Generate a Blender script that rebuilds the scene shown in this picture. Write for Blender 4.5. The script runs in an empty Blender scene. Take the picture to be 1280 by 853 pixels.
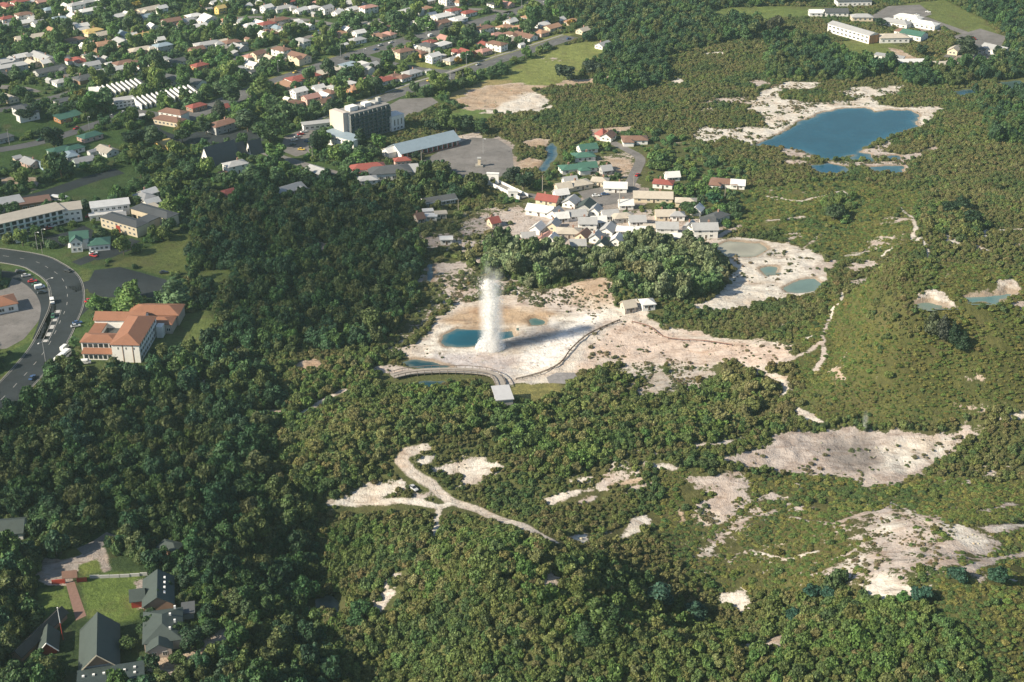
HAZE = True
import bpy, bmesh, math, random
import numpy as np
from mathutils import Vector, Matrix
random.seed(7)
RNG = np.random.default_rng(11)
SC = bpy.context.scene
COL = SC.collection
R = math.radians

# ------------------------------------------------------------------ camera model (photograph is 1280 x 853)
F, TH, HC = 1760.0, R(27.0), 275.0
CT, ST = math.cos(TH), math.sin(TH)


def ray(u, v):
    a, b = (u - 640.0) / F, (426.5 - v) / F
    return a, CT + b * ST, -ST + b * CT


def P0(u, v):
    """photo pixel -> point on the z = 0 plane"""
    dx, dy, dz = ray(u, v)
    t = -HC / dz
    return dx * t, dy * t


def proj(x, y, z):
    """world -> photo pixel (numpy friendly), and pixels per metre"""
    zz = z - HC
    dep = y * CT - zz * ST
    up = y * ST + zz * CT
    return 640 + F * x / dep, 426.5 - F * up / dep, F / dep


def sstep(a, b, x):
    t = np.clip((x - a) / (b - a), 0, 1)
    return t * t * (3 - 2 * t)


# ------------------------------------------------------------------ numpy noise
def _hash(ix, iy, seed):
    h = (ix.astype(np.int64) * 374761393 + iy.astype(np.int64) * 668265263 + seed * 974634777) & 0x7FFFFFFF
    h = ((h ^ (h >> 13)) * 1274126177) & 0x7FFFFFFF
    return ((h ^ (h >> 16)) & 0xFFFF) / 65535.0


def vnoise(x, y, seed=0):
    ix, iy = np.floor(x), np.floor(y)
    fx, fy = x - ix, y - iy
    fx, fy = fx * fx * (3 - 2 * fx), fy * fy * (3 - 2 * fy)
    a, b = _hash(ix, iy, seed), _hash(ix + 1, iy, seed)
    c, d = _hash(ix, iy + 1, seed), _hash(ix + 1, iy + 1, seed)
    return (a * (1 - fx) + b * fx) * (1 - fy) + (c * (1 - fx) + d * fx) * fy


def fbm(x, y, oct=4, seed=0):
    s, a, t = 0.0, 0.5, 0.0
    for i in range(oct):
        s = s + a * (vnoise(x, y, seed + i * 17) - 0.5)
        t += a
        x, y, a = x * 2.03 + 11.3, y * 2.03 - 7.1, a * 0.5
    return s / t * 2        # about -1..1


# ------------------------------------------------------------------ signed distances (positive inside)
def sd_poly(px, py, poly):
    n = len(poly)
    d2 = np.full(px.shape, 1e18)
    ins = np.zeros(px.shape, bool)
    for i in range(n):
        x0, y0 = poly[i]
        x1, y1 = poly[(i + 1) % n]
        ex, ey = x1 - x0, y1 - y0
        L = ex * ex + ey * ey + 1e-12
        t = np.clip(((px - x0) * ex + (py - y0) * ey) / L, 0, 1)
        d2 = np.minimum(d2, (px - x0 - t * ex) ** 2 + (py - y0 - t * ey) ** 2)
        c = (y0 > py) != (y1 > py)
        with np.errstate(divide='ignore', invalid='ignore'):
            xx = ex * (py - y0) / (ey if ey != 0 else 1e-12) + x0
        ins ^= c & (px < xx)
    d = np.sqrt(d2)
    return np.where(ins, d, -d)


def sd_line(px, py, pts, w):
    d2 = np.full(px.shape, 1e18)
    for (x0, y0), (x1, y1) in zip(pts[:-1], pts[1:]):
        ex, ey = x1 - x0, y1 - y0
        L = ex * ex + ey * ey + 1e-12
        t = np.clip(((px - x0) * ex + (py - y0) * ey) / L, 0, 1)
        d2 = np.minimum(d2, (px - x0 - t * ex) ** 2 + (py - y0 - t * ey) ** 2)
    return w * 0.5 - np.sqrt(d2)


# ------------------------------------------------------------------ terrain grid
def axis(lo, a, b, hi, step_a, step_b):
    out = [a]
    while out[-1] < b:
        t = (out[-1] - a) / (b - a)
        out.append(out[-1] + step_a + (step_b - step_a) * t)
    e, s = [out[-1]], step_b * 4
    while e[-1] < hi:
        e.append(e[-1] + s); s *= 1.7
    q, s = [a], step_a * 4
    while q[-1] > lo:
        q.append(q[-1] - s); s *= 1.7
    return np.array(sorted(q[1:]) + out + e[1:])


GX = axis(-4500, -500, 500, 4500, 1.05, 1.05)
GY = axis(-3000, 300, 1290, 7000, 0.85, 2.4)
XX, YY = np.meshgrid(GX, GY)


def win(pts, m):
    xs = [p[0] for p in pts]; ys = [p[1] for p in pts]
    i0, i1 = np.searchsorted(GX, [min(xs) - m, max(xs) + m])
    j0, j1 = np.searchsorted(GY, [min(ys) - m, max(ys) + m])
    return slice(max(j0 - 1, 0), j1 + 1), slice(max(i0 - 1, 0), i1 + 1)


def W0(px):
    return [P0(u, v) for u, v in px]


# hills: ground pixel of the centre (z = 0), radii in metres, turn, height, sharpness
HILLS = [
    (1165, 468, 88, 42, -8, 28, 1.4), (1290, 440, 120, 60, 0, 16, 1.2), (1120, 400, 46, 34, 20, 10, 1.1),
    (765, 392, 52, 24, 8, 9, 1.5), (850, 375, 26, 24, 0, 6, 1.3),
    (655, 432, 34, 16, 0, 4, 1.0), (1060, 300, 90, 60, 0, 6, 1.0),
    (570, 750, 58, 34, 20, 11, 1.2), (770, 795, 60, 30, -10, 11, 1.3), (1110, 830, 55, 34, 10, 14, 1.4),
    (760, 560, 86, 30, -6, 10, 1.3), (500, 555, 56, 26, 30, 9, 1.3), (1280, 780, 60, 50, 0, 12, 1.2),
    (1150, 690, 40, 20, 0, 5, 1.2), (430, 790, 30, 60, 25, -13, 1.2), (497, 810, 13, 46, -14, -8, 1.2), (352, 690, 24, 26, 0, -7, 1.2), (925, 792, 36, 20, -12, -13, 1.3),
    (1050, 585, 70, 26, 0, -1.5, 1.2), (560, 470, 40, 8, 0, -3, 1.2),
]
DEV = [W0(p) for p in (
    [(-400, -60), (800, -60), (700, 60), (600, 130), (630, 230), (560, 250), (470, 230), (330, 235), (240, 250), (235, 450), (70, 480), (-400, 800)],
    [(590, 255), (720, 160), (830, 170), (930, 220), (930, 300), (850, 310), (640, 330)],
    [(-80, 640), (130, 660), (230, 680), (265, 780), (240, 900), (-80, 900)],
    [(470, 420), (980, 420), (980, 470), (640, 520), (470, 490)],
    [(860, 80), (1180, 100), (1180, 225), (860, 200)],
    [(1000, -60), (1300, -60), (1300, 100), (1000, 90)],
    [(870, 295), (1035, 300), (1035, 385), (860, 390)],
    [(500, 230), (700, 220), (700, 330), (500, 330)],
    [(1190, 350), (1300, 345), (1300, 385), (1190, 385)], [(1140, 368), (1200, 366), (1200, 392), (1140, 392)],
)]
wild = np.ones(XX.shape)
for p in DEV:
    s = win(p, 70)
    wild[s] = np.minimum(wild[s], sstep(2, 45, -sd_poly(XX[s], YY[s], p)))
wild *= sstep(2500, 1500, np.abs(YY)) * sstep(2500, 1500, np.abs(XX))
HH = np.zeros(XX.shape)
for (u, v, rx, ry, ro, h, p) in HILLS:
    cx, cy = P0(u, v)
    c, s_ = math.cos(R(ro)), math.sin(R(ro))
    dx, dy = XX - cx, YY - cy
    d2 = ((dx * c + dy * s_) / rx) ** 2 + ((-dx * s_ + dy * c) / ry) ** 2
    HH += h * np.exp(-(np.minimum(d2, 50) ** p))
soft = 0.25 + 0.75 * wild
HH = HH * np.where(HH > 0, np.maximum(wild, 0.35), wild) + wild * (fbm(XX / 70, YY / 70, 3, 5) * 3.6 + fbm(XX / 17, YY / 17, 3, 9) * 1.1)
HH += 14 * sstep(1350, 3000, YY) * wild + (1 - wild) * 0


def _bil(A, x, y):
    x = np.asarray(x, float); y = np.asarray(y, float)
    i = np.clip(np.searchsorted(GX, x) - 1, 0, len(GX) - 2)
    j = np.clip(np.searchsorted(GY, y) - 1, 0, len(GY) - 2)
    fx = (x - GX[i]) / (GX[i + 1] - GX[i]); fy = (y - GY[j]) / (GY[j + 1] - GY[j])
    return (A[j, i] * (1 - fx) + A[j, i + 1] * fx) * (1 - fy) + (A[j + 1, i] * (1 - fx) + A[j + 1, i + 1] * fx) * fy


def hz(x, y):
    return _bil(HH, x, y)


def P(u, v):
    """photo pixel -> the point of the terrain seen there"""
    dx, dy, dz = ray(u, v)
    t0 = (45 - HC) / dz
    t1 = (-15 - HC) / dz
    ts = np.linspace(t0, t1, 90)
    below = (HC + dz * ts) < hz(dx * ts, dy * ts)
    k = int(np.argmax(below)) if below.any() else 89
    a, b = ts[max(k - 1, 0)], ts[k]
    for _ in range(14):
        m = (a + b) / 2
        if HC + dz * m < float(hz(dx * m, dy * m)): b = m
        else: a = m
    return dx * b, dy * b, float(hz(dx * b, dy * b))


def W(px):
    return [P(u, v)[:2] for u, v in px]


# ------------------------------------------------------------------ materials
MATS = {}


def new_mat(name):
    m = bpy.data.materials.new(name); m.use_nodes = True
    nt = m.node_tree; nt.nodes.clear()
    out = nt.nodes.new('ShaderNodeOutputMaterial')
    return m, nt, out


def N(nt, t, **kw):
    n = nt.nodes.new('ShaderNode' + t)
    for k, v in kw.items():
        if k.startswith('i_'):
            n.inputs[int(k[2:])].default_value = v
        else:
            setattr(n, k, v)
    return n


def noise(nt, scale, detail=4, rough=0.55, co=None, dist=0.0):
    n = N(nt, 'TexNoise')
    n.inputs['Scale'].default_value = scale; n.inputs['Detail'].default_value = detail
    n.inputs['Roughness'].default_value = rough; n.inputs['Distortion'].default_value = dist
    if co is not None: nt.links.new(co, n.inputs['Vector'])
    return n.outputs[0]


def M(nt, op, a, b=None, c=None, clamp=False):
    n = N(nt, 'Math', operation=op); n.use_clamp = clamp
    for i, x in enumerate((a, b, c)):
        if x is None: continue
        if isinstance(x, (int, float)): n.inputs[i].default_value = x
        else: nt.links.new(x, n.inputs[i])
    return n.outputs[0]


def mixc(nt, f, a, b, mode='MIX'):
    n = N(nt, 'Mix', data_type='RGBA', blend_type=mode)
    for i, x in ((0, f), (6, a), (7, b)):
        if isinstance(x, (int, float)): n.inputs[i].default_value = x
        elif isinstance(x, tuple): n.inputs[i].default_value = (*x[:3], 1)
        else: nt.links.new(x, n.inputs[i])
    return n.outputs[2]


def maprange(nt, x, a, b, c=0.0, d=1.0):
    n = N(nt, 'MapRange')
    nt.links.new(x, n.inputs[0])
    for i, q in enumerate((a, b, c, d)): n.inputs[i + 1].default_value = q
    return n.outputs[0]


def surf(name, col, rough=0.75, var=0.25, scale=0.6, spec=0.3, metal=0.0, dirt=None):
    """plain weathered surface: base colour varied by noise in object space"""
    if name in MATS: return MATS[name]
    m, nt, out = new_mat(name)
    b = N(nt, 'BsdfPrincipled')
    tc = N(nt, 'NewGeometry').outputs['Position']
    n1 = noise(nt, scale, 5, 0.65, tc); n2 = noise(nt, scale * 7, 3, 0.6, tc)
    f = M(nt, 'MULTIPLY_ADD', n1, 0.65, M(nt, 'MULTIPLY', n2, 0.35))
    lo = tuple(c * (1 - var) for c in col); hi = tuple(min(1, c * (1 + var * 0.7)) for c in col)
    c = mixc(nt, maprange(nt, f, 0.33, 0.67), lo, hi)
    if dirt: c = mixc(nt, maprange(nt, n1, 0.55, 0.75, 0, 0.6), c, dirt)
    nt.links.new(c, b.inputs['Base Color'])
    b.inputs['Roughness'].default_value = rough; b.inputs['Specular IOR Level'].default_value = spec
    b.inputs['Metallic'].default_value = metal
    nt.links.new(b.outputs[0], out.inputs[0])
    MATS[name] = m
    return m


def foliage_mat(name, instanced):
    m, nt, out = new_mat(name)
    if instanced:
        a = N(nt, 'Attribute', attribute_type='INSTANCER', attribute_name='tint').outputs['Color']
    else:
        a = N(nt, 'ObjectInfo').outputs['Color']
    g = N(nt, 'NewGeometry')
    rnd = g.outputs['Random Per Island']
    k = maprange(nt, rnd, 0, 1, 0.55, 1.5)
    hs = N(nt, 'HueSaturation')
    nt.links.new(a, hs.inputs['Color']); nt.links.new(k, hs.inputs['Value'])
    nt.links.new(maprange(nt, M(nt, 'FRACT', M(nt, 'MULTIPLY', rnd, 37.7)), 0, 1, 0.487, 0.513), hs.inputs['Hue'])
    d = N(nt, 'BsdfPrincipled'); d.inputs['Roughness'].default_value = 0.6; d.inputs['Specular IOR Level'].default_value = 0.25
    nt.links.new(hs.outputs[0], d.inputs['Base Color'])
    t = N(nt, 'BsdfTranslucent'); nt.links.new(hs.outputs[0], t.inputs['Color'])
    mx = N(nt, 'MixShader'); mx.inputs[0].default_value = 0.22
    nt.links.new(d.outputs[0], mx.inputs[1]); nt.links.new(t.outputs[0], mx.inputs[2])
    nt.links.new(mx.outputs[0], out.inputs[0])
    return m


# ------------------------------------------------------------------ objects
def tag(o, label=None, cat=None, group=None, kind=None):
    for k, v in (('label', label), ('category', cat), ('group', group), ('kind', kind)):
        if v: o[k] = v
    return o


def empty(name, loc, rz=0.0, label=None, cat=None, group=None):
    o = bpy.data.objects.new(name, None); COL.objects.link(o)
    o.location = loc; o.rotation_euler = (0, 0, rz); o.empty_display_size = 0.5
    return tag(o, label, cat, group)


def link(name, me, parent=None):
    o = bpy.data.objects.new(name, me); COL.objects.link(o)
    if parent is not None: o.parent = parent
    return o


class MB:
    """collects vertices and faces for one mesh"""
    def __init__(s): s.v, s.f, s.m = [], [], []
    def add(s, v, f, mi=0):
        k = len(s.v); s.v += [tuple(p) for p in v]; s.f += [tuple(i + k for i in q) for q in f]; s.m += [mi] * len(f)
        return s
    def box(s, x0, x1, y0, y1, z0, z1, mi=0):
        return s.add([(x0, y0, z0), (x1, y0, z0), (x1, y1, z0), (x0, y1, z0), (x0, y0, z1), (x1, y0, z1), (x1, y1, z1), (x0, y1, z1)],
                     [(3, 2, 1, 0), (4, 5, 6, 7), (0, 1, 5, 4), (1, 2, 6, 5), (2, 3, 7, 6), (3, 0, 4, 7)], mi)
    def bar(s, a, b, r, n=6, r2=None, mi=0):
        a, b = Vector(a), Vector(b); d = (b - a).normalized()
        x = d.orthogonal().normalized(); y = d.cross(x); r2 = r if r2 is None else r2
        vs = [a + (x * math.cos(i * 2 * math.pi / n) + y * math.sin(i * 2 * math.pi / n)) * r for i in range(n)]
        vs += [b + (x * math.cos(i * 2 * math.pi / n) + y * math.sin(i * 2 * math.pi / n)) * r2 for i in range(n)]
        return s.add(vs, [(i, (i + 1) % n, n + (i + 1) % n, n + i) for i in range(n)] + [tuple(range(n))[::-1], tuple(range(n, 2 * n))], mi)
    def mesh(s, name, *mats):
        me = bpy.data.meshes.new(name); me.from_pydata(s.v, [], s.f)
        for m in mats: me.materials.append(m)
        if any(s.m): me.polygons.foreach_set('material_index', s.m)
        me.update(); return me
    def build(s, name, mats, parent=None):
        mats = mats if isinstance(mats, (list, tuple)) else [mats]
        return link(name, s.mesh(name, *mats), parent)


def np_mesh(name, V, Fq, k):
    """V (n,3), Fq (m,k) -> mesh, fast"""
    me = bpy.data.meshes.new(name)
    me.vertices.add(len(V)); me.vertices.foreach_set('co', np.ascontiguousarray(V, np.float32).ravel())
    me.loops.add(Fq.size); me.loops.foreach_set('vertex_index', np.ascontiguousarray(Fq, np.int32).ravel())
    me.polygons.add(len(Fq))
    me.polygons.foreach_set('loop_start', np.arange(0, Fq.size, k, dtype=np.int32))
    me.update(calc_edges=True); me.validate()
    return me
# ------------------------------------------------------------------ ground colours (albedo), painted by region
def region(px, soft, fill, amp=0.0, nscale=14.0, seed=3):
    """soft mask of a photo-pixel polygon on the grid, edge broken by noise"""
    p = W(px); s = win(p, soft + amp + 2)
    d = sd_poly(XX[s], YY[s], p)
    if amp: d = d + fbm(XX[s] / nscale, YY[s] / nscale, 4, seed) * amp
    m = sstep(-soft, soft, d)[..., None]
    fill[s] = fill[s] * (1 - m) + m * np.array(CURCOL)
    return s, m


BASE = np.zeros(XX.shape + (3,)); BASE[:] = (0.080, 0.090, 0.036)        # scrub litter
n1 = fbm(XX / 26, YY / 26, 4, 21)[..., None]; n2 = fbm(XX / 9, YY / 9, 3, 33)[..., None]
BASE *= 1 + 0.25 * n1
REG = [
    ((0.050, 0.085, 0.028), 14, 6, [(-400, -60), (700, -60), (690, 55), (590, 130), (480, 140), (470, 215), (330, 235), (240, 245), (235, 445), (60, 470), (-400, 560)]),
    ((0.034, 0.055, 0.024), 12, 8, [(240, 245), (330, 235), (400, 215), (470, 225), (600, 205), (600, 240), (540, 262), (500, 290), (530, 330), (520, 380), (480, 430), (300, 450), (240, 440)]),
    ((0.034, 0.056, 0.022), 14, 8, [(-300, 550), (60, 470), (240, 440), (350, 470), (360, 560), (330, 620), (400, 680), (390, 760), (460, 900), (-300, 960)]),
    ((0.080, 0.085, 0.031), 16, 14, [(1000, 335), (1110, 330), (1560, 335), (1560, 525), (1130, 530), (1030, 525), (985, 440), (1035, 385)]),
    ((0.080, 0.084, 0.032), 14, 12, [(1180, 690), (1560, 630), (1560, 900), (1240, 900), (1150, 760)]),
    ((0.082, 0.084, 0.034), 12, 10, [(700, 600), (850, 590), (1050, 600), (1280, 600), (1280, 700), (1060, 730), (860, 720), (700, 690)]),
    ((0.105, 0.098, 0.040), 10, 10, [(980, 640), (1060, 640), (1060, 740), (980, 745)]),
    ((0.092, 0.100, 0.032), 10, 10, [(900, 240), (1050, 225), (1150, 240), (1140, 320), (1040, 330), (930, 290)]),
]
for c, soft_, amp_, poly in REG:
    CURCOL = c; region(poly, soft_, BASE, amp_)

# lawns: grass colour, photo polygon
LAWN = [
    ((0.165, 0.190, 0.062), [(590, 118), (640, 85), (700, 58), (745, 50), (770, 62), (735, 85), (705, 104), (660, 112), (600, 128)]),
    ((0.240, 0.205, 0.100), [(560, 118), (610, 100), (640, 100), (640, 108), (600, 128), (560, 128)]),
    ((0.160, 0.175, 0.055), [(560, 88), (640, 60), (700, 42), (720, 42), (640, 72), (575, 92), (520, 84), (520, 75)]),
    ((0.150, 0.160, 0.055), [(335, 98), (420, 68), (560, 35), (640, 12), (640, 17), (560, 42), (470, 66), (400, 84), (345, 104)]),
    ((0.180, 0.175, 0.065), [(430, 128), (480, 116), (560, 92), (570, 96), (500, 118), (460, 132)]),
    ((0.100, 0.150, 0.045), [(560, 140), (600, 130), (620, 145), (590, 160), (560, 158)]),
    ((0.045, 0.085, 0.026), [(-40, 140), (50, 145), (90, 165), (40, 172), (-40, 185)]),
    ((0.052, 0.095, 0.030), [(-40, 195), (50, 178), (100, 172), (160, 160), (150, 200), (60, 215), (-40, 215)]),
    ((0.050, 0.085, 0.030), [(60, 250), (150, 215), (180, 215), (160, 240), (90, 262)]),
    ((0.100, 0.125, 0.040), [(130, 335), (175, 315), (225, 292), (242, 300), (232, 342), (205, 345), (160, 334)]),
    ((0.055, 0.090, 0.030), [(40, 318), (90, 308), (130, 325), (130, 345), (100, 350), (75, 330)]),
    ((0.095, 0.120, 0.040), [(100, 335), (115, 338), (112, 352), (100, 358)]),
    ((0.090, 0.120, 0.040), [(225, 345), (238, 345), (235, 352), (215, 362)]),
    ((0.090, 0.120, 0.040), [(240, 340), (285, 335), (295, 352), (270, 362), (245, 355)]),
    ((0.095, 0.125, 0.042), [(222, 395), (262, 388), (272, 410), (250, 430), (200, 448), (190, 440)]),
    ((0.080, 0.110, 0.035), [(-20, 395), (50, 398), (45, 425), (10, 440), (-20, 450)]),
    ((0.110, 0.115, 0.040), [(-20, 490), (5, 470), (35, 440), (50, 430), (20, 470), (-20, 505)]),
    ((0.120, 0.130, 0.045), [(70, 440), (80, 442), (45, 500), (28, 508)]),
    ((0.092, 0.135, 0.036), [(100, 722), (145, 715), (178, 716), (176, 745), (172, 775), (130, 782), (108, 770)]),
    ((0.090, 0.130, 0.036), [(48, 738), (82, 728), (96, 772), (62, 790), (44, 770)]),
    ((0.100, 0.130, 0.036), [(92, 705), (125, 697), (130, 714), (104, 720)]),
    ((0.110, 0.125, 0.040), [(70, 690), (110, 682), (118, 688), (85, 702)]),
    ((0.190, 0.180, 0.070), [(640, 480), (700, 478), (708, 492), (690, 500), (655, 508), (640, 500)]),
    ((0.105, 0.140, 0.045), [(880, 12), (960, 8), (1040, 10), (1045, 20), (960, 26), (890, 22)]),
    ((0.120, 0.145, 0.045), [(1050, 52), (1100, 50), (1130, 60), (1140, 75), (1090, 72), (1060, 65)]),
    ((0.110, 0.135, 0.045), [(1130, 5), (1180, 0), (1230, 25), (1250, 45), (1190, 42), (1160, 20)]),
    ((0.130, 0.145, 0.050), [(740, 100), (775, 92), (790, 95), (760, 104)]),
]
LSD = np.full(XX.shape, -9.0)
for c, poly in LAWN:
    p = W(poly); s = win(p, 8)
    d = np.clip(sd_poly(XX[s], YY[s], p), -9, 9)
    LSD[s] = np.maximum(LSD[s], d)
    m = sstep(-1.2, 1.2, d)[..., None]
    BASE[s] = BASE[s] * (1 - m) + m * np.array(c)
BASE *= (1 + 0.16 * n2)

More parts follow.
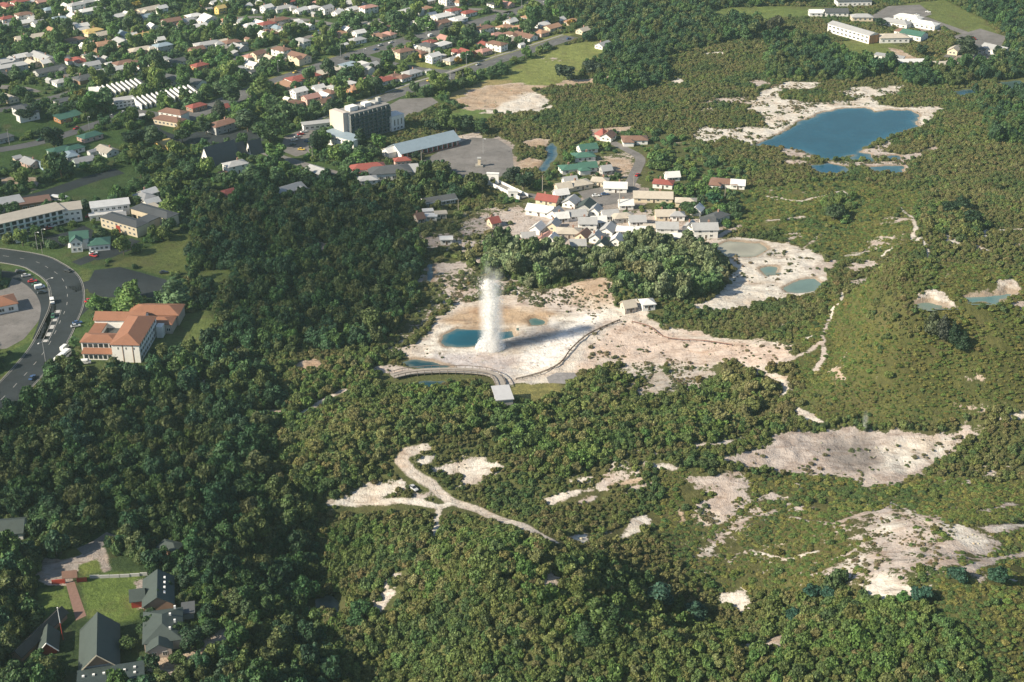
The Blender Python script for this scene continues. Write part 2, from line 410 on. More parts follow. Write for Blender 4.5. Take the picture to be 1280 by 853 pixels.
# bare ground: signed distance (m), colour, raggedness
SIL, PNK, MUD, DRT, ORG, PTH, GRV = (0.58, 0.545, 0.49), (0.44, 0.385, 0.35), (0.38, 0.36, 0.33), (0.40, 0.31, 0.23), (0.40, 0.295, 0.20), (0.50, 0.45, 0.40), (0.26, 0.23, 0.21)
BPOLY = [
    (SIL, 3, [(500, 437), (532, 420), (545, 398), (570, 384), (610, 372), (650, 362), (700, 360), (735, 352), (752, 368), (772, 384), (798, 372), (815, 382), (802, 395), (815, 406), (850, 414), (900, 424), (950, 429), (990, 426), (988, 447), (962, 462), (940, 468), (905, 452), (850, 458), (800, 468), (765, 455), (720, 466), (700, 478), (640, 482), (605, 470), (560, 466), (520, 456)]),
    ((0.74, 0.71, 0.67), 2, [(640, 452), (668, 432), (700, 412), (738, 384), (752, 392), (738, 412), (712, 440), (690, 458), (655, 468)]),
    ((0.52, 0.43, 0.37), 4, [(742, 412), (800, 396), (850, 414), (985, 428), (985, 446), (940, 466), (900, 452), (800, 466), (765, 455), (725, 462)]),
    ((0.44, 0.41, 0.41), 2, [(528, 446), (560, 440), (600, 440), (650, 448), (640, 468), (575, 464), (540, 456)]),
    ((0.30, 0.28, 0.27), 2, [(632, 424), (660, 410), (705, 402), (700, 412), (664, 432), (640, 440)]),
    (ORG, 2, [(545, 400), (580, 385), (620, 383), (690, 386), (712, 395), (650, 406), (600, 410), (560, 408)]),
    (PNK, 4, [(640, 380), (655, 364), (700, 360), (735, 352), (745, 372), (720, 392), (690, 388)]),
    (DRT, 4, [(700, 352), (745, 348), (770, 352), (765, 380), (745, 385), (720, 375)]),
    (PNK, 5, [(490, 445), (520, 420), (545, 395), (560, 380), (545, 372), (520, 410), (480, 440)]),
    (PNK, 6, [(550, 345), (590, 350), (640, 345), (655, 360), (610, 372), (560, 380), (555, 360)]),
    (MUD, 6, [(765, 458), (850, 452), (900, 462), (890, 478), (840, 492), (810, 500), (790, 485)]),
    (SIL, 3, [(940, 462), (985, 470), (993, 490), (972, 498), (965, 482)]), (SIL, 2, [(988, 508), (1012, 515), (1032, 528), (1005, 531)]),
    (SIL, 3, [(882, 302), (925, 298), (968, 301), (1002, 308), (1030, 318), (1035, 345), (1032, 362), (1000, 371), (960, 373), (930, 386), (890, 389), (858, 385), (885, 374), (906, 360), (915, 340), (905, 325)]),
    (MUD, 2, [(880, 305), (925, 299), (965, 302), (972, 318), (940, 326), (905, 322)]),
    (PNK, 2, [(1010, 332), (1046, 325), (1040, 334), (1018, 342)]), (PNK, 3, [(1020, 295), (1030, 290), (1015, 306), (1000, 312)]),
    (SIL, 4, [(865, 168), (880, 158), (925, 160), (955, 158), (955, 148), (938, 140), (932, 128), (950, 113), (985, 100), (1026, 103), (1020, 111), (985, 114), (972, 122), (1000, 128), (1040, 128), (1070, 124), (1042, 114), (1080, 108), (1126, 108), (1125, 118), (1096, 124), (1098, 132), (1172, 133), (1176, 138), (1158, 150), (1162, 158), (1148, 162), (1120, 140), (1060, 138), (1010, 148), (970, 170), (945, 184), (910, 178), (870, 176)]),
    (PNK, 4, [(865, 132), (900, 122), (940, 120), (940, 128), (890, 130)]), (PNK, 3, [(868, 136), (900, 134), (898, 138), (870, 139)]),
    (PNK, 4, [(930, 104), (945, 100), (965, 104), (950, 112)]), (PNK, 4, [(965, 184), (1000, 186), (1030, 193), (1020, 199), (980, 196)]),
    (PNK, 3, [(970, 200), (1000, 200), (1018, 206), (985, 207)]), (PNK, 3, [(1055, 192), (1100, 182), (1115, 174), (1108, 190), (1130, 195), (1170, 183), (1172, 187), (1130, 202), (1090, 198)]),
    (PNK, 3, [(1030, 202), (1100, 203), (1130, 200), (1140, 215), (1090, 212), (1040, 206)]),
    (DRT, 3, [(690, 108), (705, 100), (740, 100), (770, 92), (775, 98), (740, 106), (710, 108)]), (SIL, 3, [(603, 142), (635, 120), (660, 113), (686, 120), (688, 130), (665, 138), (640, 144)]),
    (DRT, 4, [(560, 125), (610, 108), (650, 104), (690, 108), (650, 118), (620, 135), (590, 138)]), (SIL, 2, [(838, 103), (848, 97), (858, 104), (848, 107)]),
    (SIL, 2, [(660, 138), (690, 131), (692, 135), (668, 142)]), (PNK, 2, [(830, 62), (845, 59), (846, 65), (834, 67)]), (SIL, 2, [(880, 66), (905, 65), (905, 69), (882, 69)]),
    (DRT, 3, [(652, 178), (670, 173), (688, 175), (685, 183), (660, 186)]), (DRT, 3, [(640, 205), (660, 198), (682, 201), (674, 212), (650, 213)]),
    (GRV, 3, [(600, 178), (622, 170), (640, 182), (645, 205), (600, 218), (590, 200)]), (PNK, 2, [(562, 172), (600, 164), (605, 176), (570, 184)]),
    (PNK, 7, [(590, 268), (640, 256), (690, 262), (740, 272), (800, 262), (860, 272), (905, 278), (880, 304), (830, 300), (760, 302), (700, 312), (650, 312), (600, 295), (540, 304), (500, 306), (520, 296), (575, 288)]),
    (GRV, 4, [(700, 262), (735, 240), (790, 228), (815, 240), (800, 262), (745, 272)]), (DRT, 5, [(740, 200), (790, 190), (800, 205), (775, 225), (730, 222)]),
    (PNK, 5, [(500, 298), (520, 290), (545, 296), (600, 300), (640, 296), (600, 312), (545, 310), (510, 312)]), (PNK, 5, [(480, 290), (498, 280), (505, 292), (490, 302)]),
    (PNK, 3, [(470, 245), (482, 240), (484, 252), (472, 254)]), (GRV, 4, [(420, 255), (440, 250), (446, 262), (430, 268)]), (GRV, 4, [(385, 305), (410, 302), (408, 316), (392, 312)]),
    (PNK, 3.5, [(893, 576), (930, 560), (980, 545), (1060, 537), (1130, 536), (1195, 541), (1212, 536), (1229, 533), (1226, 545), (1200, 560), (1160, 583), (1125, 600), (1085, 608), (1060, 600), (1010, 597), (960, 586)]),
    (SIL, 2, [(1085, 560), (1140, 548), (1200, 545), (1180, 565), (1130, 590), (1090, 588), (1110, 572)]), (GRV, 4, [(1030, 560), (1080, 545), (1100, 575), (1080, 595), (1050, 590)]),
    (SIL, 3, [(430, 622), (452, 606), (500, 601), (510, 608), (480, 624), (440, 629)]), (SIL, 3, [(538, 588), (560, 578), (600, 572), (632, 582), (592, 606), (566, 611), (580, 596)]), (SIL, 2, [(520, 572), (545, 570), (535, 584), (522, 582)]),
    (SIL, 2, [(393, 632), (412, 625), (432, 626), (410, 640), (396, 640)]), (PNK, 2, [(515, 615), (540, 618), (530, 626), (515, 624)]),
    (SIL, 2, [(678, 626), (705, 613), (748, 612), (715, 620), (690, 632)]), (SIL, 2, [(712, 602), (742, 594), (744, 600), (722, 606)]), (SIL, 2, [(760, 582), (775, 574), (786, 578), (772, 585)]),
    (SIL, 1.5, [(804, 582), (830, 579), (848, 583), (840, 589), (815, 586)]), (SIL, 2, [(852, 556), (885, 554), (930, 547), (905, 556), (870, 560)]),
    (SIL, 2, [(702, 670), (735, 667), (736, 678), (715, 682)]), (SIL, 2, [(755, 676), (782, 664), (788, 648), (805, 639), (816, 650), (800, 666), (775, 676)]),
    (SIL, 4, [(862, 645), (895, 642), (910, 655), (880, 660)]), (PNK, 7, [(870, 695), (885, 660), (940, 630), (960, 640), (905, 690)]), (SIL, 2, [(868, 694), (890, 684), (895, 692), (880, 697)]),
    (PNK, 9, [(1048, 728), (1070, 690), (1072, 655), (1100, 632), (1160, 640), (1192, 670), (1182, 700), (1150, 715), (1130, 735), (1090, 745)]),
    (SIL, 2.5, [(1072, 742), (1088, 722), (1108, 711), (1146, 742), (1130, 752), (1086, 754)]), (SIL, 2.5, [(1167, 656), (1198, 656), (1240, 673), (1230, 686), (1205, 683)]), (SIL, 3, [(1046, 725), (1056, 700), (1085, 688), (1090, 698), (1062, 722)]),
    (SIL, 4, [(1095, 660), (1110, 645), (1130, 655), (1115, 668)]), (PNK, 3, [(1225, 660), (1280, 652), (1280, 660), (1240, 668)]), (PNK, 3, [(1195, 714), (1235, 700), (1245, 703), (1215, 716)]),
    (SIL, 3, [(896, 742), (930, 738), (943, 750), (926, 766), (905, 757)]), (ORG, 2.5, [(945, 808), (972, 792), (988, 795), (978, 808), (955, 812)]), (SIL, 3, [(930, 800), (965, 808), (955, 822), (935, 815)]),
    (SIL, 2.5, [(1040, 240), (1055, 238), (1066, 251), (1058, 250)]), (SIL, 2, [(1135, 300), (1152, 296), (1152, 301)]), (SIL, 2, [(1182, 300), (1195, 298), (1204, 306), (1186, 306)]),
    (SIL, 2, [(1210, 306), (1222, 306), (1242, 316), (1230, 316)]), (SIL, 2.5, [(1140, 378), (1165, 360), (1178, 364), (1195, 380), (1196, 386), (1150, 388)]), (SIL, 2.5, [(1205, 366), (1245, 360), (1246, 350), (1268, 348), (1276, 360), (1274, 371), (1240, 380), (1205, 376)]),
    (DRT, 2, [(315, 521), (335, 512), (359, 514), (345, 523), (320, 526)]), (DRT, 3, [(365, 455), (395, 447), (405, 460), (375, 466)]), (PNK, 2, [(428, 466), (440, 462), (444, 470), (432, 472)]),
    (PNK, 2, [(460, 458), (490, 456), (520, 462), (500, 468), (465, 466)]), (SIL, 2.5, [(465, 758), (478, 740), (493, 734), (494, 742), (476, 764)]), (DRT, 2.5, [(680, 730), (690, 715), (697, 722), (692, 745), (682, 745)]),
    (SIL, 2, [(1245, 523), (1285, 514), (1285, 527)]), (DRT, 3, [(1038, 462), (1050, 460), (1056, 478), (1046, 480)]), (DRT, 3, [(1205, 470), (1232, 468), (1230, 478), (1208, 477)]), (DRT, 3, [(1195, 508), (1240, 510), (1262, 500), (1230, 516)]),
    (GRV, 2, [(275, 445), (300, 432), (306, 440), (285, 452)]), (DRT, 3, [(225, 530), (245, 524), (250, 535), (235, 540)]), (DRT, 3, [(388, 758), (410, 755), (410, 763), (390, 764)]),
    (GRV, 1, [(42, 705), (58, 698), (80, 700), (100, 694), (122, 682), (132, 686), (138, 712), (128, 716), (122, 698), (100, 706), (92, 722), (88, 732), (58, 732), (45, 722)]),
    (GRV, 2, [(250, 800), (300, 770), (305, 790), (260, 825)]), (DRT, 3, [(285, 660), (305, 648), (308, 655), (290, 668)]), (DRT, 3, [(180, 830), (240, 812), (262, 800), (265, 815), (200, 853)]),
    (GRV, 2, [(168, 728), (180, 722), (184, 760), (172, 762)]), (DRT, 3, [(-10, 225), (20, 220), (45, 222), (48, 238), (38, 242), (36, 230), (10, 232)]),
    (GRV, 2, [(1140, 30), (1170, 28), (1182, 40), (1150, 42)]), (DRT, 3, [(1110, 60), (1125, 62), (1150, 75), (1130, 78)]),
    (GRV, 2, [(1170, 80), (1200, 70), (1240, 62), (1250, 75), (1200, 85)]),
    (DRT, 2, [(735, 163), (760, 160), (790, 158), (785, 163), (752, 168), (748, 178), (742, 170)]),
]
BLINE = [
    (PTH, 0.6, 4.0, [(532, 560), (508, 566), (500, 576), (516, 592), (540, 606), (562, 626), (600, 638), (648, 655), (692, 678)]),
    (SIL, 1.5, 3.0, [(432, 628), (480, 627), (520, 627), (552, 634), (565, 628)]), (SIL, 1.2, 2.0, [(550, 632), (545, 655), (541, 678)]),
    (PTH, 1.0, 3.5, [(640, 478), (680, 470), (705, 455), (728, 430), (760, 408), (790, 395), (800, 380)]), (PTH, 1.2, 2.5, [(790, 396), (830, 408), (860, 420), (900, 424), (960, 430)]),
    (PTH, 1.2, 2.5, [(380, 516), (408, 498), (430, 488)]), (PTH, 1.2, 2.5, [(245, 500), (256, 492), (254, 480), (262, 472)]),
    (SIL, 1.2, 2.2, [(1125, 260), (1140, 272), (1145, 286), (1138, 298)]), (SIL, 1.2, 2.2, [(1175, 288), (1190, 300)]), (SIL, 1.2, 2.0, [(1232, 287), (1255, 288), (1285, 286)]), (SIL, 1.2, 1.6, [(1232, 288), (1230, 298)]),
    (SIL, 1.2, 1.8, [(1062, 358), (1052, 368), (1050, 378), (1040, 386), (1038, 398)]), (SIL, 1.5, 1.6, [(1120, 308), (1108, 315), (1100, 322)]), (SIL, 1.5, 1.8, [(1055, 320), (1075, 318)]),
    (SIL, 1.5, 1.8, [(970, 404), (985, 408)]), (SIL, 1.5, 1.6, [(1006, 425), (1020, 418)]), (PNK, 1.5, 2.0, [(960, 276), (1005, 272)]),
    (PNK, 1.2, 3.0, [(925, 282), (905, 292), (885, 305)]),
    (DRT, 2.0, 2.0, [(765, 608), (800, 600)]), (PNK, 2.0, 2.0, [(725, 630), (740, 622)]),
    (PTH, 1.5, 2.2, [(497, 720), (484, 728), (480, 742)]), (PNK, 1.5, 2.0, [(940, 470), (1010, 440), (1030, 425)]),
    (DRT, 2, 2.0, [(850, 640), (853, 655)]), (SIL, 1.5, 2.2, [(960, 246), (1000, 252), (1040, 244)]), (SIL, 1.5, 2.0, [(1150, 298), (1160, 310), (1158, 322)]), (PNK, 1.5, 2.0, [(1035, 400), (1028, 420), (1030, 445), (1018, 465)]), (SIL, 1.5, 2.4, [(1110, 628), (1150, 648), (1168, 658)]), (PNK, 1.5, 2.4, [(990, 648), (1040, 655), (1090, 640)]), (SIL, 1.5, 2.2, [(1245, 662), (1290, 655)]), (PNK, 1.5, 2.2, [(1195, 716), (1240, 700), (1290, 690)]), (SIL, 1.5, 2.0, [(940, 690), (985, 700), (1020, 690)]), (PNK, 1.5, 2.0, [(905, 670), (930, 650), (970, 640)]),
]
BSD = np.full(XX.shape, -9.0); RAG = np.full(XX.shape, 2.0)
BARE = np.zeros(XX.shape + (3,)); BARE[:] = PNK
for c, rag, poly in BPOLY:
    p = W(poly); s = win(p, 10)
    d = sd_poly(XX[s], YY[s], p)
    if rag >= 2: d = d + fbm(XX[s] / 13, YY[s] / 9, 4, 71) * min(rag, 4) * 1.5 * min(1, max(.15, (min(max(q[0] for q in p) - min(q[0] for q in p), max(q[1] for q in p) - min(q[1] for q in p)) - 6) / 30)) - 0.1
    d = np.clip(d, -9, 9)
    if rag >= 5: d = d * 0.35 - 0.7
    m = sstep(-4.5, 4.5, d + 3.5 * fbm(XX[s] / 6, YY[s] / 6, 3, 55))[..., None] if c not in (SIL, PTH) else sstep(-3, 2.5, d + 2 * fbm(XX[s] / 5, YY[s] / 5, 3, 56))[..., None]
    BARE[s] = BARE[s] * (1 - m) + m * np.array(c)
    RAG[s] = np.where(d > BSD[s], rag, RAG[s]); BSD[s] = np.maximum(BSD[s], d)
for c, rag, w, pts in BLINE:
    p = W(pts); s = win(p, 10 + w)
    d = np.clip(sd_line(XX[s], YY[s], p, w), -9, 9)
    m = sstep(-1.0, 0.6, d)[..., None]
    BARE[s] = BARE[s] * (1 - m) + m * np.array(c)
    RAG[s] = np.where(d > BSD[s], rag, RAG[s]); BSD[s] = np.maximum(BSD[s], d)
# scattered scalds on the slopes
wz = [W(p) for p in ([(850, 590), (1280, 590), (1280, 740), (860, 720)], [(900, 240), (1280, 240), (1280, 520), (1000, 520)], [(690, 580), (850, 590), (850, 690), (700, 690)], [(520, 300), (640, 320), (610, 380), (500, 440)], [(690, 70), (950, 90), (860, 180), (700, 150)])]
zone = np.zeros(XX.shape)
for p, g in zip(wz, (1.0, 0.55, 0.5, 1.0, 0.4)):
    s = win(p, 20); zone[s] = np.maximum(zone[s], g * sstep(-12, 12, sd_poly(XX[s], YY[s], p)))
sc = fbm(XX / 11, YY / 7, 5, 77)
rid = 1 - np.abs(fbm(XX / 30 + 0.4 * sc, YY / 13 + 0.4 * sc, 4, 79)) * 2.2          # thin eroded lines along the slope
sc = np.maximum(sc, 0.55 * rid + 0.55 * fbm(XX / 24, YY / 20, 3, 80) + 0.06)
extra = np.where(zone > 0.02, (sc - (1.0 - 0.42 * zone)) * 11, -9)
BSD = np.maximum(BSD, np.clip(extra, -9, 3)); RAG = np.where(extra >= BSD, 3.0, RAG)

# water hollows
WATER = [
    ('lake', (0.016, 0.085, 0.125), [(945, 181), (965, 171), (990, 157), (1012, 147), (1030, 140), (1058, 135), (1082, 134), (1094, 140), (1112, 136), (1138, 138), (1152, 146), (1142, 152), (1150, 158), (1138, 162), (1118, 169), (1098, 176), (1085, 184), (1072, 194), (1040, 201), (1022, 196), (1000, 188), (965, 184)]),
    ('pond', (0.014, 0.080, 0.130), [(1015, 207), (1036, 204), (1057, 208), (1056, 217), (1022, 217)]),
    ('pond', (0.022, 0.100, 0.170), [(1058, 196), (1072, 191), (1090, 192), (1086, 200), (1064, 201)]),
    ('pond', (0.022, 0.080, 0.120), [(1106, 195), (1124, 193), (1128, 198), (1110, 201)]),
    ('pond', (0.040, 0.110, 0.140), [(1085, 207), (1110, 206), (1130, 208), (1128, 216), (1092, 213)]),
    ('pond', (0.015, 0.060, 0.090), [(1190, 113), (1215, 111), (1225, 116), (1200, 120)]),
    ('pond', (0.060, 0.105, 0.105), [(1245, 102), (1280, 98), (1290, 118), (1262, 116)]),
    ('hot_pool', (0.010, 0.075, 0.108), [(549, 428), (556, 418), (570, 411), (590, 409), (612, 411), (640, 410), (645, 418), (620, 424), (600, 430), (572, 434), (555, 433)]),
    ('hot_pool', (0.030, 0.105, 0.100), [(659, 400), (668, 395), (685, 400), (680, 405), (662, 407)]),
    ('hot_pool', (0.140, 0.215, 0.195), [(948, 335), (960, 331), (974, 333), (972, 341), (955, 344)]),
    ('hot_pool', (0.135, 0.200, 0.180), [(976, 360), (998, 349), (1020, 346), (1030, 354), (1022, 361), (998, 365), (982, 365)]),
    ('mud_pool', (0.300, 0.290, 0.230), [(885, 308), (912, 301), (950, 302), (962, 310), (945, 320), (910, 321)]),
    ('pond', (0.110, 0.170, 0.150), [(1148, 380), (1165, 374), (1186, 378), (1192, 384), (1160, 386)]),
    ('pond', (0.085, 0.185, 0.200), [(1208, 369), (1230, 364), (1258, 358), (1272, 360), (1262, 370), (1238, 377), (1216, 376)]),
    ('river', (0.016, 0.065, 0.100), [(680, 184), (690, 178), (697, 184), (696, 196), (688, 206), (680, 218), (672, 216), (676, 204), (683, 196)]),
    ('stream', (0.016, 0.075, 0.120), [(531, 350), (534, 330), (542, 328), (543, 346), (538, 354)]),
    ('stream', (0.014, 0.060, 0.080), [(497, 398), (502, 380), (508, 382), (502, 402)]),
    ('stream', (0.012, 0.050, 0.065), [(498, 452), (520, 448), (548, 452), (565, 458), (545, 463), (515, 460)]),
    ('stream', (0.012, 0.050, 0.065), [(508, 478), (530, 474), (558, 474), (560, 482), (535, 490), (515, 486)]),
    ('pond', (0.040, 0.060, 0.055), [(395, 750), (415, 744), (432, 748), (430, 760), (410, 764), (398, 760)]),
    ('stream', (0.020, 0.050, 0.050), [(376, 775), (400, 780), (398, 788), (380, 786)]),
]
WSD = np.full(XX.shape, -9.0); WLEV = []
for nm, c, poly in WATER:
    p = W(poly); s = win(p, 8)
    d = np.clip(sd_poly(XX[s], YY[s], p) + (fbm(XX[s] / 9, YY[s] / 8, 4, 93) * 4.0 if nm in ('lake', 'pond') else fbm(XX[s] / 6, YY[s] / 5, 3, 94) * 1.4), -9, 9)
    lvl = float(np.percentile([hz(*q) for q in p], 8 if nm == 'stream' or max(hz(*q) for q in p) - min(hz(*q) for q in p) > 2.5 else 25)); WLEV.append(lvl)
    WSD[s] = np.maximum(WSD[s], d)
    k = sstep(-3.0, 1.2, d)
    HH[s] = HH[s] * (1 - k) + (lvl - 1.2 * sstep(-0.8, 2.5, d)) * k
# ------------------------------------------------------------------ roads and yards (drawn in photo pixels, built on the ground)
OCC = np.zeros(XX.shape, bool)       # nothing grows here


def occ_poly(p, grow=1.0):
    s = win(p, 12); OCC[s] |= sd_poly(XX[s], YY[s], p) > -grow


def occ_line(p, w, grow=1.0):
    s = win(p, 12 + w); OCC[s] |= sd_line(XX[s], YY[s], p, w) > -grow


def smooth(pts, step=3.0):
    """Catmull-Rom through world points, resampled"""
    out = []
    n = len(pts)
    for i in range(n - 1):
        p0, p1, p2, p3 = pts[max(i - 1, 0)], pts[i], pts[i + 1], pts[min(i + 2, n - 1)]
        L = math.dist(p1, p2); k = max(2, int(L / step))
        for j in range(k):
            t = j / k
            out.append(tuple(0.5 * (2 * p1[a] + (p2[a] - p0[a]) * t + (2 * p0[a] - 5 * p1[a] + 4 * p2[a] - p3[a]) * t * t + (3 * p1[a] - p0[a] - 3 * p2[a] + p3[a]) * t ** 3) for a in (0, 1)))
    out.append(tuple(pts[-1][:2]))
    return out


def offsets(pts, d):
    out = []
    for i, p in enumerate(pts):
        a, b = pts[max(i - 1, 0)], pts[min(i + 1, len(pts) - 1)]
        tx, ty = b[0] - a[0], b[1] - a[1]; L = math.hypot(tx, ty) or 1
        out.append((p[0] - ty / L * d, p[1] + tx / L * d))
    return out


def strip(pts, d0, d1, lift, mb, n=4, thick=0.0):
    rows = [offsets(pts, d0 + (d1 - d0) * k / n) for k in range(n + 1)]
    V = []; Fq = []
    for i in range(len(pts)):
        for k in range(n + 1):
            x, y = rows[k][i]; V.append((x, y, float(hz(x, y)) + lift))
    for i in range(len(pts) - 1):
        for k in range(n):
            a = i * (n + 1) + k; Fq.append((a, a + n + 1, a + n + 2, a + 1))
    if thick:
        k0 = len(V); V += [(x, y, z - thick) for x, y, z in V]
        m = n + 1
        for i in range(len(pts) - 1):
            for e, fl in ((0, 0), (n, 1)):
                a, b = i * m + e, (i + 1) * m + e
                q = (a, b, b + k0, a + k0); Fq.append(q if fl else q[::-1])
    mb.add(V, Fq)


def asphalt(name, col):
    m, nt, out = new_mat(name)
    b = N(nt, 'BsdfPrincipled'); pos = N(nt, 'NewGeometry').outputs['Position']
    a = noise(nt, 0.08, 5, 0.7, pos); c = noise(nt, 1.6, 4, 0.7, pos); d = noise(nt, 0.35, 3, 0.5, pos)
    lo, hi = tuple(x * 0.62 for x in col), tuple(x * 1.5 for x in col)
    cc = mixc(nt, maprange(nt, M(nt, 'MULTIPLY_ADD', a, 0.6, M(nt, 'MULTIPLY', c, 0.4)), 0.32, 0.68), lo, hi)
    cc = mixc(nt, maprange(nt, d, 0.58, 0.62, 0, 0.3), cc, tuple(x * 0.55 for x in col))
    nt.links.new(cc, b.inputs['Base Color']); b.inputs['Roughness'].default_value = 0.85; b.inputs['Specular IOR Level'].default_value = 0.2
    nt.links.new(b.outputs[0], out.inputs[0]); return m


ASPH, ASPD, ASPL = asphalt('asphalt', (0.105, 0.104, 0.106)), asphalt('dark_asphalt', (0.026, 0.032, 0.036)), asphalt('old_asphalt', (0.15, 0.14, 0.135))
CONC, WHITE_LINE = surf('kerb_concrete', (0.26, 0.25, 0.23), 0.85), surf('road_paint', (0.42, 0.41, 0.39), 0.7, 0.2, 3)
ROADS = [   # name, width, material, photo polyline, kerb
    ('highway', 15, ASPD, [(-60, 545), (-10, 510), (30, 470), (58, 436), (74, 405), (84, 378), (80, 352), (60, 335), (30, 324), (-60, 312)], 1),
    ('slip_road', 6.5, ASPD, [(-60, 336), (0, 342), (30, 348), (50, 362), (60, 380), (58, 402), (50, 424)], 0),
    ('avenue', 15, ASPH, [(225, 150), (290, 124), (345, 103), (400, 84), (440, 70), (500, 53), (560, 38), (610, 25), (650, 14), (672, 2), (684, -20), (690, -50)], 1),
    ('main_street', 11, ASPH, [(400, 158), (440, 140), (480, 124), (530, 106), (570, 94), (610, 80), (660, 64), (715, 46)], 1),
    ('link_road', 9, ASPH, [(445, 68), (480, 78), (520, 86), (560, 90), (585, 88)], 0),
    ('side_road', 9, ASPH, [(-40, 192), (10, 186), (50, 178), (90, 166), (130, 152), (165, 140), (225, 150)], 0),
    ('side_road', 9, ASPD, [(225, 150), (190, 160), (215, 172), (260, 178), (330, 170)], 0),
    ('park_road', 11, ASPD, [(30, 250), (60, 242), (90, 232), (120, 222), (150, 214)], 0),
    ('back_street', 8, ASPL, [(-40, 108), (20, 110), (45, 116)], 0), ('back_street', 8, ASPH, [(-40, 148), (0, 138), (40, 128), (75, 120), (100, 112)], 0),
    ('back_street', 8, ASPL, [(280, 24), (320, 22), (365, 24), (400, 28), (420, 34), (400, 42), (370, 52), (330, 64), (290, 74)], 0),
    ('back_street', 8, ASPL, [(420, 34), (450, 30), (490, 22), (540, 12), (590, 4)], 0), ('back_street', 7, ASPL, [(560, 12), (600, 12), (640, 16)], 0),
    ('village_road', 6, ASPL, [(640, 241), (670, 246), (720, 256), (750, 255), (776, 248), (788, 228), (796, 212), (800, 198), (785, 188), (765, 178)], 0),
    ('village_road', 5, ASPL, [(776, 248), (800, 244)], 0),
    ('hotel_drive', 7, ASPL, [(330, 190), (360, 200), (400, 212), (440, 222)], 0),
    ('school_drive', 8, ASPL, [(1100, 28), (1140, 20), (1180, 32), (1215, 44), (1250, 50)], 0), ('school_drive', 7, ASPL, [(1215, 46), (1200, 60), (1185, 72)], 0),
    ('motel_drive', 7, ASPD, [(95, 330), (115, 322), (140, 312), (170, 300)], 0), ('motel_drive', 8, ASPD, [(90, 362), (110, 356), (135, 350)], 0),
    ('bush_road', 5, ASPL, [(100, 690), (122, 680), (140, 668)], 0),
]
for nm, w, m, poly, kerb in ROADS:
    pts = smooth(W(poly)); mb = MB(); strip(pts, -w / 2, w / 2, 0.05 + 0.004 * (len(MATS) % 3), mb, 6)
    tag(mb.build(nm, m), kind='structure'); occ_line(pts, w, 4.5 if w > 8.5 else 2.5)
    if kerb:
        mb = MB(); strip(pts, w / 2, w / 2 + 0.28, 0.17, mb, 1, 0.2); strip(pts, -w / 2 - 0.28, -w / 2, 0.17, mb, 1, 0.2)
        tag(mb.build('kerb', CONC), kind='structure')
    if nm in ('main_street',):
        mb = MB(); strip(pts, w / 2 + 2, w / 2 + 4.2, 0.06, mb, 2); tag(mb.build('footpath', CONC), kind='structure')
    # centre line dashes
    if nm in ('highway', 'avenue', 'main_street'):
        mb = MB(); i = 0
        while i < len(pts) - 2:
            strip(pts[i:i + 2], -0.09, 0.09, 0.075, mb, 1); i += 3
        if nm == 'highway':
            for o_ in ():
                i = 1
                while i < len(pts) - 2:
                    strip(offsets(pts, o_)[i:i + 2], -0.07, 0.07, 0.075, mb, 1); i += 4
            for o_ in (-7.0, 7.0): strip(offsets(pts, o_), -0.05, 0.05, 0.075, mb, 1)
        tag(mb.build('road_marking', WHITE_LINE), kind='structure')
# the flush median on the bend: two edge lines with white bars between them
pts = smooth(W([(56, 428), (62, 416), (68, 402), (73, 388)]))
mb = MB()
for a in range(0, len(pts) - 1):
    if a % 2 == 0: strip(pts[a:a + 2], -0.9, 0.9, 0.09, mb, 2)
for o_ in (-1.3, 1.3): strip(offsets(pts, o_), -0.07, 0.07, 0.09, mb, 1)
tag(mb.build('road_marking', WHITE_LINE), kind='structure')


def yard(nm, m, poly, lift=0.03):
    p = W(poly); xs = [q[0] for q in p]; ys = [q[1] for q in p]
    bm = bmesh.new(); vs = [bm.verts.new((x, y, 0)) for x, y in p]; bm.faces.new(vs)
    for ax in (0, 1):
        lo, hi = (min(xs), max(xs)) if ax == 0 else (min(ys), max(ys))
        c = lo + 4
        while c < hi:
            bmesh.ops.bisect_plane(bm, geom=bm.verts[:] + bm.edges[:] + bm.faces[:], plane_co=(c, c, 0), plane_no=(1, 0, 0) if ax == 0 else (0, 1, 0))
            c += 4
    for v in bm.verts: v.co.z = float(hz(v.co.x, v.co.y)) + lift
    bmesh.ops.recalc_face_normals(bm, faces=bm.faces[:])
    me = bpy.data.meshes.new(nm); bm.to_mesh(me); bm.free(); me.materials.append(m)
    occ_poly(p, 1.5)
    return tag(link(nm, me), kind='structure')


yard('car_park', ASPD, [(118, 338), (150, 334), (180, 342), (215, 352), (222, 358), (214, 366), (195, 372), (160, 372), (130, 372), (112, 366), (108, 358)])
yard('car_park', ASPL, [(20, 336), (40, 346), (52, 362), (56, 382), (48, 402), (30, 424), (8, 436), (-30, 440), (-30, 372), (10, 360)])
yard('car_park', ASPL, [(555, 186), (590, 172), (622, 174), (640, 186), (642, 212), (620, 224), (585, 226), (545, 214), (520, 206)])
yard('car_park', ASPL, [(482, 134), (500, 124), (540, 122), (548, 128), (520, 142), (495, 150)])
yard('car_park', ASPL, [(722, 240), (760, 232), (786, 230), (780, 244), (768, 254), (735, 254)])
yard('car_park', ASPD, [(245, 165), (320, 162), (330, 176), (300, 182), (250, 180), (230, 172)])
yard('car_park', ASPL, [(1086, 22), (1110, 8), (1150, 6), (1165, 18), (1140, 26), (1100, 30)])
yard('car_park', ASPL, [(1190, 46), (1225, 36), (1258, 46), (1250, 60), (1215, 58)])
yard('car_park', ASPD, [(85, 290), (105, 282), (120, 290), (110, 305), (80, 308), (40, 300)])
yard('car_park', ASPD, [(120, 310), (165, 303), (180, 306), (140, 322), (120, 326)])
yard('car_park', ASPD, [(95, 378), (112, 372), (118, 380), (100, 396)])
